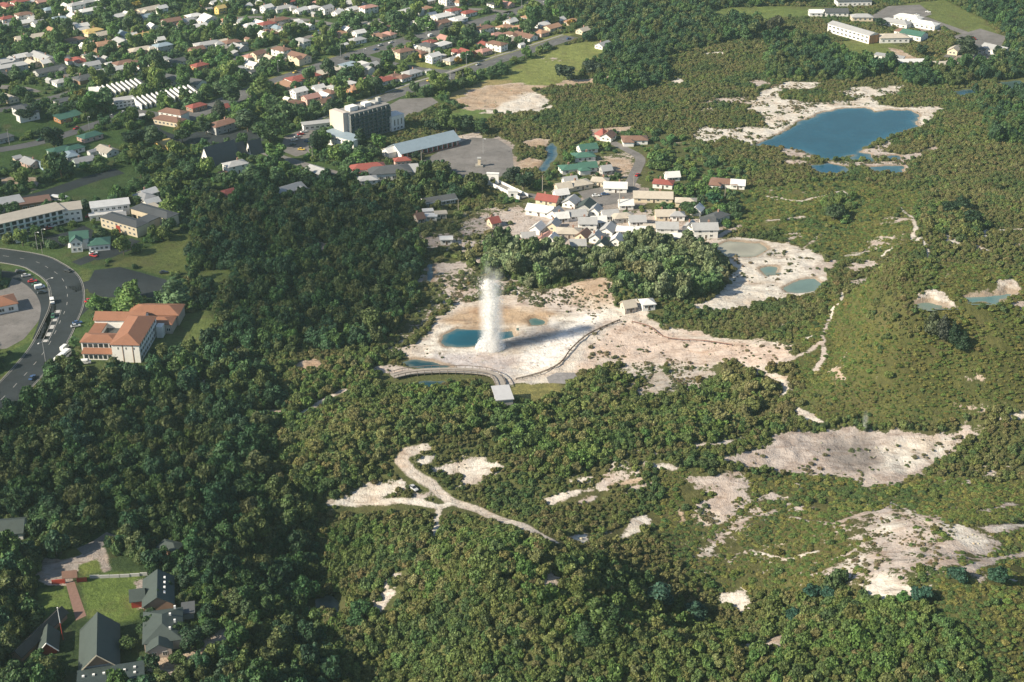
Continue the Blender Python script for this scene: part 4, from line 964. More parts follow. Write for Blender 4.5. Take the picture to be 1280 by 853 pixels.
# ------------------------------------------------------------------ the suburb and village houses
# photo pixel of the middle, length in metres, roof, wall, roof form, turn (degrees; None: one of the two street directions)
SUB = """8,8,18,r,C,h|26,5,15,r,W,h|43,2,12,w,C,g|54,3,12,p,P,g|31,21,14,b,W,h|10,26,13,r,W,h|44,24,11,w,W,g|34,29,11,w,C,g|13,33,15,g,W,g|48,30,10,g,W,g|38,48,24,c,C,g|65,39,9,o,B,g|63,13,14,l,G,h|73,25,16,l,L,h
96,9,14,g,W,h|109,4,15,g,G,h|123,2,11,w,W,g|113,14,25,w,W,h|92,21,11,w,W,g|147,22,11,w,W,g|83,9,9,w,C,g|88,33,14,g,W,h|102,34,12,w,W,g|115,40,18,y,C,h|105,39,9,w,W,g|130,44,14,c,C,g|156,44,13,l,L,g|94,51,16,b,T,h|130,58,18,o,B,h|116,57,9,w,W,g|107,59,8,w,W,g|152,53,15,g,W,g
53,72,26,g,C,g|75,76,17,d,G,g|99,77,18,r,W,h|110,72,8,w,C,g|121,76,14,g,G,g|116,84,12,g,W,g|143,89,26,g,W,f|155,80,16,b,G,h|27,72,11,w,W,g|17,77,12,g,W,g|5,81,14,g,W,f|13,87,26,g,G,f|41,80,12,c,C,g|59,79,11,w,C,g|63,89,24,d,G,g|14,94,13,d,W,g|79,103,14,g,W,h|107,98,18,d,B,h
186,13,23,c,C,g|203,13,9,w,W,g|184,22,10,l,W,g|168,19,13,c,C,h|250,8,12,o,T,g|269,5,11,w,W,g|276,13,9,y,Y,g|291,3,19,w,G,f|307,9,11,w,W,g|243,21,14,w,W,h|261,23,15,w,W,g|235,27,11,g,W,g|256,29,10,w,W,g|251,34,11,w,W,g|215,29,16,b,T,g|226,31,11,b,W,g|191,34,9,w,W,g|286,26,13,o,B,h|301,28,12,w,W,g|313,33,12,w,W,h
178,46,12,y,Y,g|165,46,9,w,W,g|177,63,20,c,T,h|194,62,10,w,W,g|204,60,14,l,G,h|200,51,8,w,W,g|260,56,22,g,W,h|280,53,8,c,W,f|290,54,14,b,G,h|299,60,14,g,G,g|277,62,9,c,C,g|246,63,12,b,B,g|197,77,20,g,G,h|166,81,15,b,G,h|172,89,9,w,W,g|221,78,13,d,W,g|250,83,12,r,O,h|314,72,11,p,W,h|295,88,16,g,W,h|316,82,11,w,W,g
324,5,10,w,W,g|334,12,10,w,W,g|362,3,15,r,W,h|354,11,20,g,W,h|376,14,13,w,W,g|391,11,12,w,W,h|408,13,12,g,W,g|400,4,15,p,P,h|445,6,24,g,G,g|440,13,10,w,W,g|461,12,15,p,W,h|423,17,10,w,W,g|349,26,17,b,T,h|325,30,11,w,W,g|334,33,14,r,W,h|372,31,10,w,W,g|385,34,10,w,W,g|337,42,17,b,C,h|356,40,10,w,W,g|331,46,9,w,W,g|346,36,12,l,G,h
466,31,16,c,C,h|476,46,13,b,C,h|425,43,10,o,P,h|449,42,10,w,W,g|447,51,13,g,W,h|434,38,8,w,C,g|401,51,9,c,C,g|378,54,13,g,W,h|352,65,14,b,W,h|375,73,18,b,C,g|337,74,9,c,C,g|323,70,11,b,C,g
379,98,27,r,W,h|410,91,21,c,B,f|358,109,18,o,T,s|433,93,13,b,W,h|437,83,14,l,G,f|450,82,11,w,W,f|461,86,17,g,W,g|374,117,11,w,W,g|418,110,10,g,W,h|412,117,11,b,C,h|407,121,10,w,W,g|389,125,12,p,P,g|406,128,10,b,C,g|365,131,15,b,G,h|436,106,11,w,W,h|440,112,12,o,O,h|463,100,11,p,W,h|474,102,15,r,W,h|398,111,9,w,W,g
512,16,20,g,W,h|531,12,14,o,T,h|539,20,9,w,W,g|526,28,17,w,W,g|553,21,20,w,W,g|549,30,18,b,C,g|572,25,17,w,W,h|567,16,13,r,W,h|585,17,14,r,W,h|535,2,12,w,C,g|557,2,11,w,W,g|575,3,14,o,W,h|619,6,13,d,W,f|632,6,14,p,P,g|486,44,11,p,C,h
505,67,15,b,C,h|524,67,13,b,O,h|535,60,14,d,G,h|537,54,11,r,B,h|552,57,17,w,W,h|556,49,11,p,P,g|542,73,11,w,W,g|570,66,12,r,W,h|584,67,15,r,R,g|565,76,13,g,C,h|605,38,16,b,W,h|631,35,14,o,W,h|638,28,11,w,W,g|620,45,13,p,G,h|604,56,12,r,W,h|621,58,16,b,W,h|605,65,12,p,P,h|634,52,15,c,P,g|639,44,12,b,W,h
515,92,14,g,W,h|493,97,11,b,W,h|504,98,11,b,W,h|482,101,15,r,W,h|664,22,17,o,W,h|640,28,9,w,W,g|652,35,15,o,P,h|674,41,15,o,P,h|656,46,20,b,W,g|678,32,11,w,W,g|690,35,15,o,C,g|715,28,14,o,C,h|729,39,11,c,C,g|700,26,9,w,W,g|754,57,13,g,W,g
3,123,12,r,W,g|13,124,12,c,C,g|33,141,24,d,W,h|80,128,12,d,W,f|86,147,18,n,O,s|113,171,15,n,P,h|3,174,13,d,G,f|92,187,13,n,W,h|75,189,14,n,N,h|88,195,12,l,G,h|105,202,13,g,N,g|39,204,13,g,P,g|64,205,14,l,L,g|134,189,14,c,W,g|246,134,13,r,B,h|278,136,9,r,W,g|279,158,20,b,G,h|210,181,14,y,Y,f|176,147,6,w,W,f
289,242,16,r,W,h|181,247,12,g,G,h|190,254,9,w,W,g|190,261,10,c,C,f|186,242,10,w,C,g|295,209,14,g,W,h|398,217,14,g,W,g|360,238,20,g,G,g"""
VIL = """734,186,13,n,W,g,20|729,196,15,n,W,h,12|717,211,19,n,W,h,14|734,209,12,n,W,g,14|724,231,15,c,C,h,24|704,235,10,c,C,g,20|750,227,11,c,C,h,-12|769,234,15,w,W,g,-4
685,250,14,r,C,g,-22|676,263,17,w,W,g,-20|694,267,9,g,W,g,60|714,253,10,g,W,g,66|733,258,12,k,G,g,70|720,269,12,g,W,g,10|734,281,11,g,W,g,0|692,282,9,g,C,g,72|711,291,15,c,T,h,-4|729,295,9,b,C,g,62|681,300,12,p,C,g,62|650,308,14,p,P,s,4|664,311,10,w,W,g,74|760,288,11,g,W,g,70|745,297,8,g,W,g,72|778,272,13,c,G,h,14|762,269,10,g,W,g,10|753,306,8,k,W,g,68|785,289,14,w,W,h,-8
816,246,25,c,C,g,-4|829,230,13,r,W,h,-14|857,253,13,c,C,h,-6|831,269,12,c,C,g,2|833,287,13,g,W,g,-2|862,285,9,g,W,g,66|880,288,15,g,W,g,2|896,272,14,d,W,h,42|905,229,18,b,W,h,-14|840,221,9,w,W,g,10|793,175,18,b,W,h,2|760,171,10,b,W,g,64|922,231,9,w,W,g,-10|814,288,9,c,P,s,0|884,278,9,d,W,g,0
535,266,6,w,W,f,10|539,272,7,w,W,f,0|551,269,7,c,C,f,10|524,273,5,b,T,g,30|558,301,7,w,W,f,4|701,243,9,w,W,g,20|744,264,8,g,W,g,70|748,277,9,w,W,g,6|796,276,10,g,W,g,4|804,290,9,w,W,g,0|846,270,9,g,W,h,0|871,263,8,w,W,g,66|702,272,8,w,W,g,12|672,286,9,w,W,g,64|722,306,9,g,W,g,4|771,301,9,w,W,g,72|848,297,9,w,W,h,4|712,227,9,g,W,g,20|782,256,9,w,W,g,4|660,297,8,g,W,g,10|690,300,8,w,W,g,70|617,278,6,r,C,g,30|757,213,7,g,G,g,20|809,380,7,w,W,h,10|785,383,6.5,c,T,g,20"""


def av(u): return 105 - (u - 330) * 0.284


def where_sub(u, v):
    if u < 330 and v > 200: return 'among trees left of forest'
    if u > 330 and v > 200: return 'below the hotel tower'
    if u < 230 and v > 112: return 'below the sawtooth motel' if v > 140 else 'left of sawtooth motel'
    if u < 330 and v > 112: return 'right of sawtooth motel'
    if u < 330:
        side = 'far left' if u < 90 else ('above sawtooth motel' if u < 220 else 'left of avenue')
        return side + (', top row' if v < 18 else ', upper row' if v < 45 else ', middle row' if v < 70 else ', nearest row')
    if v < av(u) - 2:
        return 'above the avenue' + (', top row' if v < 18 else ', middle row' if v < 36 else ', nearest row')
    if u < 470: return 'between avenue and hotel tower'
    if u > 595: return 'between avenue and dark wood'
    return 'between avenue and grass field'


def where_vil(u, v):
    if u < 600: return 'on steaming ground near shelter'
    if u > 780 and v > 330: return 'at the knoll foot'
    if v < 200: return 'in the upper village'
    if u > 845: return 'at village right end'
    if v < 245: return 'in the village middle'
    if v < 275: return 'in village second row'
    return 'in village front row'


ORD = ['first', 'second', 'third', 'fourth', 'fifth', 'sixth', 'seventh', 'eighth', 'ninth', 'tenth', 'eleventh', 'twelfth']
FORM = {'h': 'hipped', 'g': 'gabled', 'f': 'flat', 's': 'lean-to'}
SIZE = lambda L: 'long ' if L >= 19 else ('small ' if L <= 9 else '')
rows = []
for src, wh, vil in ((SUB, where_sub, 0), (VIL, where_vil, 1)):
    for t in src.replace('\n', '|').split('|'):
        q = t.split(','); u, v, L = float(q[0]), float(q[1]), float(q[2])
        key = f"{SIZE(L)}{WALLS[q[4]][0]} %s with {ROOFS[q[3]][0]} {FORM[q[5]]} roof"
        rows.append(dict(u=u, v=v, L=L, r=q[3], w=q[4], f=q[5], rot=float(q[6]) if len(q) > 6 else None, key=key, loc=wh(u, v), vil=vil))
from collections import defaultdict
by = defaultdict(list)
for h in rows: by[(h['key'], h['loc'])].append(h)
for (key, loc), hs in by.items():
    hs.sort(key=lambda h: h['u'])
    for i, h in enumerate(hs):
        if len(hs) == 1: h['label'] = f"{key % 'house'} {loc}"
        elif len(hs) == 2: h['label'] = f"{'left' if i == 0 else 'right'} one of two {key % 'houses'} {loc}"
        else: h['label'] = f"{ORD[i]} from left of {key % 'houses'} {loc}"
rr = np.random.default_rng(5)
for h in rows:
    vil = h['vil']; L = h['L'] * (0.82 if vil else 0.86)
    d = (7.0 if L < 12 else 8.2 if L < 17 else 9.2) * (0.8 if L < 8 else 1) if h['f'] != 'f' or L > 15 else L * 0.72
    two = (not vil and rr.random() < 0.12) or (h['u'], h['v']) in ((352, 65), (734, 281), (833, 287), (880, 288))
    H = 4.7 if two else 2.6; rh = {'h': 1.7, 'g': 1.9, 'f': 0.3, 's': 1.2}[h['f']] * (1.25 if vil and h['f'] == 'g' else 1) * (0.9)
    rot = h['rot'] if h['rot'] is not None else ((46 if rr.random() < 0.62 else -42) if h['u'] > 300 else (42 if rr.random() < 0.72 else -46)) + rr.uniform(-7, 7)
    u, v, s = h['u'], h['v'], (897 + h['v'] - 426.5) / 308.6
    b = Bd('house', u, v + 0.5 * (H + 0.5 * rh) * s * 0.93, rot, h['label'], 'house', 'houses of the thermal village' if vil else 'houses of the suburb')
    x, y = L / 2, d / 2
    _, rf = b.block(-x, x, -y, y, H, h['w'], h['r'], h['f'], rh)
    if L >= 14 and h['f'] in 'hg' and rr.random() < 0.75:      # a cross wing towards the camera side
        wx = -x if rr.random() < .5 else x - 6.2
        b.block(wx + .05, wx + 6.1, -y - 3.4, -y + .3, H - .02, h['w'], h['r'], 'g' if h['f'] == 'g' else 'h', rh * .8, 'y', name='wing_wall', rname='wing_roof')
    n = max(2, int(L / 4.2))
    for z in ((1.6, 3.9) if two else (1.6,)):
        b.wins('S', -y, -x + .4, x - .4, n, z, 1.5, 1.25)
        b.wins('W', -x, -y + .6, y - .6, 2 if d > 6 else 1, z, 1.3, 1.2); b.wins('E', x, -y + .6, y - .6, 2 if d > 6 else 1, z, 1.3, 1.2)
    b.wins('N', y, -x + .4, x - .4, 2, 1.6, 1.5, 1.25)
    o = link('door', DOOR, b.root); o.location = (-x + L * .52, -y - .05, 0); o.scale = (1.0, 1, 2.1)
    if rr.random() < 0.45 and h['f'] in 'hg':
        c = link('chimney', CHIM, rf); c.location = (x * .35 * (1 if rr.random() < .5 else -1), y * .25, H + rh * .75)

# garden sheds and garages in the yards
rs = np.random.default_rng(17); nsh = 0
for h in rows:
    if h['vil'] or nsh >= 70 or rs.random() > 0.5: continue
    a = rs.random() * 6.28; x, y, z = P(h['u'], h['v'] + 4); x += math.cos(a) * 12.5; y += math.sin(a) * 12.5
    if bool(OCC[np.searchsorted(GY, y) - 1, np.searchsorted(GX, x) - 1]): continue
    u, v, _ = proj(x, y, 0.0)
    if not (8 < u < 1270 and 6 < v < 240): continue
    b = Bd('garden_shed', u, v, (44 if rs.random() < .5 else -44) + rs.uniform(-6, 6), ('tiny pale shed among the top left gardens' if u < 330 else 'tiny pale shed among the gardens by the avenue'), 'shed', 'garden sheds of the suburb')
    b.block(-2.4, 2.4, -1.8, 1.8, 2.1, 'WCGWTL'[rs.integers(6)], 'wggdbw'[rs.integers(6)], 'gs'[rs.integers(2)], .9, over=.25); b.box('door', -1.1, 1.1, -1.88, -1.81, 0, 1.8, wallm('G')); nsh += 1

# ------------------------------------------------------------------ the larger buildings, one by one
# hotel tower
b = Bd('hotel_tower', 438, 178, 44, 'tall hotel block with dark glazed balcony front and pale end tower', 'hotel')
b.block(0, 31, 0, 13, 16.6, surf('hotel_concrete', (0.34, 0.36, 0.37), 0.85), surf('roof_gravel', (0.24, 0.23, 0.22), 0.9), 'f', 0.3, over=0.0)
b.box('stair_tower', -3.2, -.02, 1.5, 12.5, -1, 18.2, surf('stair_tower_concrete', (0.52, 0.46, 0.42), 0.85, 0.08)); b.box('stair_tower', -1.2, 2.2, 13.03, 17.5, -1, 16.2, wallm('C'))
gl = surf('balcony_glass', (0.040, 0.090, 0.105), 0.12, 0.35, 0.25, 0.6); fr = surf('hotel_mullion', (0.16, 0.17, 0.17), 0.7)
for fl in range(7):
    z = 0.3 + fl * 2.33
    for k in range(9):
        x0 = .5 + k * 3.37; mb = MB(); mb.box(x0, x0 + 3.1, -.10, -.02, z + .1, z + 2.15); mb.build('window', gl, b.root)
    mb = MB(); mb.box(0, 31, -1.3, -.02, z - .16, z); mb.build('balcony', fr, b.root)
mb = MB()
for k in range(10): mb.box(.24 + k * 3.37, .44 + k * 3.37, -1.25, -.11, 0, 16.5)
mb.build('mullions', fr, b.root)
for (x, y, a, c, hh) in ((4, 4, 6, 5, 2.6), (11, 3, 3, 3, 1.8), (16, 5, 5, 4, 2.2), (23, 4, 3, 5, 1.6), (27, 6, 2.5, 2.5, 3.0)):
    b.box('roof_plant', x, x + a, y, y + c, 16.96, 16.9 + hh, wallm('G' if x % 2 else 'W'))
b = Bd('hotel_annex', 404, 179, -38, 'low white annex with flat grey roof in front of the hotel tower', 'annex')
b.block(0, 25, 0, 9, 6.4, 'W', 'l', 'f', .3, over=.4)
for z in (1.7, 4.7): b.wins('S', 0, .5, 24.5, 8, z, 2.2, 1.2); b.wins('W', 0, .5, 8.5, 3, z, 1.6, 1.2)
b = Bd('squash_block', 490, 165, 44, 'tall white cubic block at the right end of the hotel tower', 'building')
b.block(0, 10, 0, 8, 9.0, 'W', 'w', 'f', .3, over=.1); b.wins('S', 0, 1, 9, 3, 5.2, .9, 4.5); b.wins('S', 0, 1, 9, 3, 1.4, 1.6, 1.4); b.wins('W', 0, 1, 7, 2, 4.5, 1, 2)
b = Bd('hotel_lodge', 380, 164, 20, 'low white flat roofed lodge left of the hotel tower', 'building')
b.block(0, 17, 0, 6, 3.4, 'W', 'g', 'f', .3); b.wins('S', 0, .5, 16.5, 5, 1.7, 1.8, 1.3)
b = Bd('concert_hall', 502, 199, 37, 'long hall with blue grey gabled roof beside the big car park', 'hall')
_, rf = b.block(0, 40, 0, 13, 3.8, 'W', 'l', 'g', 3.4, over=1.2)
for k in range(12): b.box('post', .4 + k * 3.5, .75 + k * 3.5, -1.0, -.65, -.5, 3.1, wallm('R'))
for k in range(11): b.box('door', 1.2 + k * 3.5, 3.6 + k * 3.5, -.08, -.02, 0, 2.6, DARKW)
b.box('plinth', -1, 41, -1.6, -.03, -1, .25, surf('red_tiles', (0.34, 0.15, 0.11), 0.8)); b.wins('W', 0, 3, 10, 2, 1.8, 1.6, 1.6)
b.block(-5.5, -.05, 5.0, 12.0, 3.4, 'W', 'w', 'g', 1.8, 'x', name='porch_wall', rname='porch_roof')
b = Bd('store', 461, 221, 16, 'red roofed white store on the corner below the hotel tower', 'shop')
b.block(-9, 10, 0, 9, 4.2, 'W', 'r', 'h', 2.2); b.wins('S', 0, -8.5, 9.5, 6, 1.9, 2, 1.7); b.wins('W', -9, 1, 8, 3, 1.9, 1.6, 1.5); b.box('awning', -9, 10, -2.2, -.05, 2.9, 3.05, roofm('r'))
b = Bd('shop', 503, 208, 14, 'small red roofed kiosk by the end of the blue grey hall', 'kiosk')
b.block(-4, 5, 0, 5, 3, 'P', 'r', 'h', 1.6); b.wins('S', 0, -3.5, 4.5, 3, 1.6, 1.5, 1.3)
b = Bd('workshop', 490, 226, 12, 'wide workshop with low dark grey roof right of the red store', 'workshop')
b.block(-12, 11, 0, 13, 4.2, 'W', 'd', 'h', 1.8); b.wins('S', 0, -11.5, 10.5, 6, 2, 2.2, 1.6); b.block(11.05, 16, 1, 12, 3.4, 'G', 'g', 's', 1.0, name='lean_to_wall', rname='lean_to_roof')
b = Bd('house', 461, 236, 14, 'white square house below the red store at the forest edge', 'house', 'houses of the suburb')
b.block(-5, 5, 0, 7, 4.6, 'W', 'g', 'h', 1.3); b.wins('S', 0, -4.5, 4.5, 3, 1.6, 1.6, 1.3); b.wins('S', 0, -4.5, 4.5, 3, 3.7, 1.4, 1.0)
b = Bd('shelter', 552, 257, 24, 'long shelter with dark roof and white fascia above the steaming ground', 'shelter')
b.block(-8, 8, 0, 6, 3.0, 'G', 'd', 'g', 1.3, over=.9); b.box('fascia', -8.95, 8.95, -1.0, -.92, 2.35, 2.9, WHITE); b.box('fascia', -9.05, -8.96, -1, 6.9, 2.4, 2.9, WHITE); b.wins('S', 0, -7.5, 7.5, 6, 1.3, 2, 1.8)
# sawtooth motel
for (u, v, n, lab) in ((128, 121, 9, 'back row of the sawtooth motel, white fins between dark steep roofs'), (172, 135, 10, 'front row of the sawtooth motel, white fins between dark steep roofs'), (224, 123, 4, 'short row of white finned motel units under the dark long roof')):
    b = Bd('motel_row', u, v, 42, lab, 'motel', 'rows of the sawtooth motel')
    b.clear(0, n * 3.4, -5, 6, 5)
    for k in range(n):
        x0 = k * 3.4; mb = MB()
        mb.add([(x0 + .75, -5, 2.4), (x0 + 3.4, -5, 2.4), (x0 + 3.4, 6, 4.6), (x0 + .75, 6, 4.6), (x0 + .75, -5, 2.1), (x0 + 3.4, -5, 2.1), (x0 + 3.4, 6, 4.3), (x0 + .75, 6, 4.3)], [(0, 1, 2, 3), (7, 6, 5, 4), (0, 4, 5, 1), (2, 6, 7, 3)]); mb.build('roof', roofm('d'), b.root)
        mb = MB(); mb.add([(x0, -5.6, 0), (x0 + .74, -5.6, 0), (x0 + .74, 6.3, 0), (x0, 6.3, 0), (x0, -5.6, 3.3), (x0 + .74, -5.6, 3.3), (x0 + .74, 6.3, 5.6), (x0, 6.3, 5.6)], [(4, 5, 6, 7), (0, 1, 5, 4), (1, 2, 6, 5), (2, 3, 7, 6), (3, 0, 4, 7)]); mb.build('fin_wall', WHITE, b.root)
        b.box('wall', x0 + .75, x0 + 3.39, -4.6, 5.6, -1, 2.05, wallm('W')); b.box('door', x0 + 1.2, x0 + 2.6, -4.68, -4.61, 0, 2.0, DARKW)
b = Bd('motel_office', 157, 135, 30, 'white two storey motel office at the near end of the front sawtooth row', 'office')
b.block(-7, 7, 0, 8, 4.6, 'W', 'g', 'f', .3); b.wins('S', 0, -6.5, 6.5, 5, 1.7, 1.7, 1.3); b.wins('S', 0, -6.5, 6.5, 5, 3.6, 1.7, 1.0)
b = Bd('motel_wing', 224, 108, -28, 'long dark roofed motel wing with white walls behind the sawtooth rows', 'motel')
b.block(-16, 16, 0, 9, 3.4, 'W', 'd', 'g', 2.0); b.wins('S', 0, -15.5, 15.5, 8, 1.7, 1.8, 1.4)
b = Bd('motel_wing', 128, 119, 10, 'small white gabled unit at the far end of the back sawtooth row', 'motel')
b.block(-8, -1, -1, 6, 3.0, 'W', 'w', 'g', 1.8)
b = Bd('guest_house', 210, 158, -26, 'brown roofed guest house of two stepped wings beside the street', 'guest house')
b.block(-11, 8, 0, 8, 3.2, 'C', 'b', 'h', 2.0); b.block(-13, 4, 8.05, 16, 5.2, 'W', 'b', 'h', 1.8, name='upper_wall', rname='upper_roof'); b.wins('S', 0, -10.5, 7.5, 6, 1.6, 1.6, 1.4); b.wins('S', 8.03, -12.5, 3.5, 4, 4.3, 1.6, .8); b.wins('W', -13, 9, 15, 2, 3.6, 1.6, 1.3)
for (u, v, W2, L, hh, lab) in ((257, 206, 5.6, 20, 9.5, 'largest A-frame building with a white front gable and dark roof'), (292, 194, 2.9, 7, 6.2, 'smaller left A-frame with white front gable beside the large one'), (311, 193, 3.3, 8, 7.2, 'right hand A-frame with white front gable beside the large one')):
    b = Bd('a_frame_house', u, v, -46 if W2 > 5 else -50, lab, 'chalet', 'white fronted A-frames')
    b.block(-W2, W2, 0, L, .6, 'W', 'd', 'g', hh, 'y', over=.35); b.box('window', -W2 * .35, W2 * .35, -.09, -.02, 1.2, hh * .45, DARKW)
# motels by the highway
b = Bd('motor_inn', -10, 301, 37, 'three storey motor inn with tan flat roof at the left edge', 'hotel')
b.block(0, 38, 0, 11, 7.6, 'W', 'c', 'f', .3, over=.7)
for fl in range(3):
    for k in range(11): b.box('window', 1 + k * 3.4, 3.2 + k * 3.4, -.09, -.02, .4 + fl * 2.5, 2.3 + fl * 2.5, DARKW)
    if fl: b.box('balcony', 13, 38, -1.2, -.1, fl * 2.5 - .1, fl * 2.5 + .1, wallm('N'))
for k in range(4): b.box('panel', .1 + k * 3.4, .9 + k * 3.4, -.12, -.025, 0, 7.5, wallm('N'))
b = Bd('motor_inn_wing', 66, 281, 20, 'white end wing of the motor inn with flat tan roof', 'hotel')
b.block(0, 15, 0, 11, 6.6, 'W', 'c', 'f', .3, over=.7); b.wins('S', 0, .5, 14.5, 5, 1.7, 1.4, 1.3); b.wins('S', 0, .5, 14.5, 5, 4.7, 1.4, 1.3); b.wins('W', 0, 1, 10, 3, 4.7, 1.4, 1.3); b.wins('E', 15, 1, 10, 3, 4.7, 1.4, 1.3)
b = Bd('shed', 45, 262, 24, 'flat brown roofed shed behind the motor inn', 'shed'); b.block(-8, 8, 0, 9, 3.6, 'B', 'b', 'f', .3); b.wins('S', 0, -7, 7, 4, 1.6, 2.4, 1.8)
b = Bd('shed', 14, 268, 30, 'wide grey roofed shed at the left edge behind the motor inn', 'shed'); b.block(-16, 8, 4, 16, 3.8, 'G', 'g', 'f', .3); b.wins('S', 4, -15, 7, 5, 1.6, 2.4, 1.4)
b = Bd('villa', 104, 312, 14, 'white two storey villa with green gabled roof by the highway bend', 'villa')
b.block(-5.5, 3, 0, 8, 5.8, 'W', 'n', 'g', 2.4, 'x'); b.block(-5.4, 0, -3, .1, 5.6, 'W', 'n', 'g', 2.2, 'y', name='bay_wall', rname='bay_roof'); b.block(3.05, 13, -4, 5, 3.2, 'W', 'n', 'h', 1.9, name='wing_wall', rname='wing_roof')
b.wins('S', -3, -5, -.4, 2, 1.6, 1.2, 1.5); b.wins('S', -3, -5, -.4, 2, 4.3, 1.2, 1.5); b.wins('W', -5.5, .5, 7.5, 3, 1.6, 1.1, 1.5); b.wins('W', -5.5, .5, 7.5, 3, 4.3, 1.1, 1.5); b.wins('S', -4, 3.5, 12.5, 4, 1.6, 1.3, 1.3); b.box('veranda', -6.8, -5.6, -3, 8, 2.6, 2.75, WHITE)
b = Bd('motel', 127, 284, -33, 'cream two storey motel block with dark roof behind the villa', 'motel')
b.block(0, 26, 0, 8, 5.4, 'C', 'd', 'h', 1.5)
for z in (1.5, 4.0): b.wins('S', 0, .5, 25.5, 8, z, 1.5, 1.2); b.wins('W', 0, 1, 7, 2, z, 1.4, 1.2)
b.box('sign_board', 11, 14, -.14, -.02, .2, 3.6, wallm('R'))
b.block(4, 30, 17, 25, 5.4, 'C', 'd', 'h', 1.5, name='rear_wall', rname='rear_roof'); b.block(18, 25, 8.05, 16.95, 5.2, 'C', 'd', 'f', .3, name='link_wall', rname='link_roof')
for k in range(7): b.box('archway', 5.5 + k * 3.3, 7.6 + k * 3.3, 16.90, 16.96, .4, 2.4, DARKW)
b = Bd('flats', 141, 271, 19, 'white modern two storey flats with pale flat roof behind the cream motel', 'flats')
b.block(-10, 9, 0, 9, 5.8, 'W', 'w', 'f', .3, over=.6); b.block(-11.5, 5, -3.6, -.05, 3.0, 'W', 'w', 'f', .3, name='lower_wall', rname='lower_roof'); b.wins('S', 0, -9.5, 8.5, 6, 4.5, 1.9, 1.3); b.wins('S', -3.6, -11, 4.5, 5, 1.5, 1.8, 1.4); b.wins('E', 9, 1, 8, 2, 4.2, 1.6, 1.4)
b = Bd('cottage', 148, 279, 14, 'small white cottage with grey gable between flats and cream motel', 'cottage'); b.block(-4, 4, 0, 6, 2.8, 'W', 'g', 'g', 2); b.wins('S', 0, -3.5, 3.5, 2, 1.5, 1.4, 1.3)
b = Bd('office', 28, 303, 30, 'small green gabled office in front of the motor inn', 'office'); b.block(-3, 3, 0, 5, 2.4, 'W', 'n', 'g', 2.4, 'y'); b.wins('S', 0, -2, 2, 1, 1.3, 1.8, 1.3)
# tile roofed hotel below the road
b = Bd('tiled_hotel', 142, 453, -2, 'large hotel with terracotta tiled roofs and white walls beside the highway', 'hotel')
SH = surf('shaded_side_cladding', (0.30, 0.33, 0.35), 0.7)
b.block(0, 11.6, 0, 27, 8.2, 'W', 't', 'h', 2.6, name='hall_wall', rname='hall_roof')
for k in range(2): b.box('pilaster', 4.4 + k * 4.2, 4.7 + k * 4.2, -.12, -.02, 0, 8.1, wallm('B'))
b.wins('S', 0, 1, 11, 3, 6.6, .5, 1.2)
for z in (1.6, 4.4, 7.0): b.wins('E', 11.6, 1, 26, 9, z, 2.0, 1.6)
b.block(-14.5, -.05, 5, 13, 6.6, 'W', 't', 'h', 1.5, name='front_wall', rname='front_roof'); b.block(-13.2, -.4, 1.8, 4.95, 2.9, 'W', 't', 's', 1.1, name='veranda_wall', rname='veranda_roof')
for k in range(6): b.box('window', -13.8 + k * 2.25, -12.1 + k * 2.25, 4.9, 4.97, 4.3, 6.0, DARKW); b.box('window', -12.6 + k * 2.0, -11.2 + k * 2.0, 1.70, 1.77, .6, 2.3, DARKW)
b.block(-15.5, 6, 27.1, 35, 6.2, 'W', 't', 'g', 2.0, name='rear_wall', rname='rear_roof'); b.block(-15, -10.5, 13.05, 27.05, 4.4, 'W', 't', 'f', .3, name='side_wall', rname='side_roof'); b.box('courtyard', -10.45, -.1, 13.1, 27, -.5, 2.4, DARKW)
b.wins('W', -15.5, 28, 34, 3, 4.2, 1.4, 1.5); b.wins('W', -14.5, 6, 12, 3, 4.8, 1.2, 1.5)
b.block(-3, 19, 35.1, 46, 5.0, 'T', 't', 'h', 2.2, name='dining_wall', rname='dining_roof'); b.block(6.1, 18, 27.1, 35.05, 4.4, 'T', 't', 'h', 1.5, name='kitchen_wall', rname='kitchen_roof'); b.box('loft', 12.2, 15, 23, 26.9, 0, 5.2, wallm('W'))
b.wins('S', 27.1, 12, 18, 2, 2.0, 1.8, 1.6)
b.clear(-16, 13, -9, 1, 3)
b = Bd('garage', 6, 392, 28, 'orange roofed white garage at the left edge beside the car park', 'garage'); b.block(-12, 6, 0, 11, 3.6, 'W', 't', 'h', 2.2); b.wins('S', 0, -11, 5, 4, 1.7, 2.4, 1.8)
# meeting ground at the bottom left
b = Bd('meeting_house', 125, 842, 14, 'large carved meeting house with steep grey roof beside the lawn', 'meeting house')
b.clear(-9, 9, -8, 20, 2)
_, rf = b.block(-5.0, 5.0, 0, 19, 2.4, 'B', 'k', 'g', 4.8, 'y', over=1.0)
mb = MB(); mb.add([(-6.0, -1.02, 1.5), (0, -1.02, 7.25), (0, -1.02, 7.7), (-6.0, -1.02, 1.95), (-6.0, -1.1, 1.5), (0, -1.1, 7.25), (0, -1.1, 7.7), (-6.0, -1.1, 1.95)], [(0, 1, 2, 3), (4, 7, 6, 5), (3, 2, 6, 7)]); mb.build('bargeboard', wallm('C'), b.root)
mb = MB(); mb.add([(6.0, -1.02, 1.5), (0, -1.02, 7.25), (0, -1.02, 7.7), (6.0, -1.02, 1.95), (6.0, -1.1, 1.5), (0, -1.1, 7.25), (0, -1.1, 7.7), (6.0, -1.1, 1.95)], [(3, 2, 1, 0), (5, 6, 7, 4), (7, 6, 2, 3)]); mb.build('bargeboard', wallm('C'), b.root)
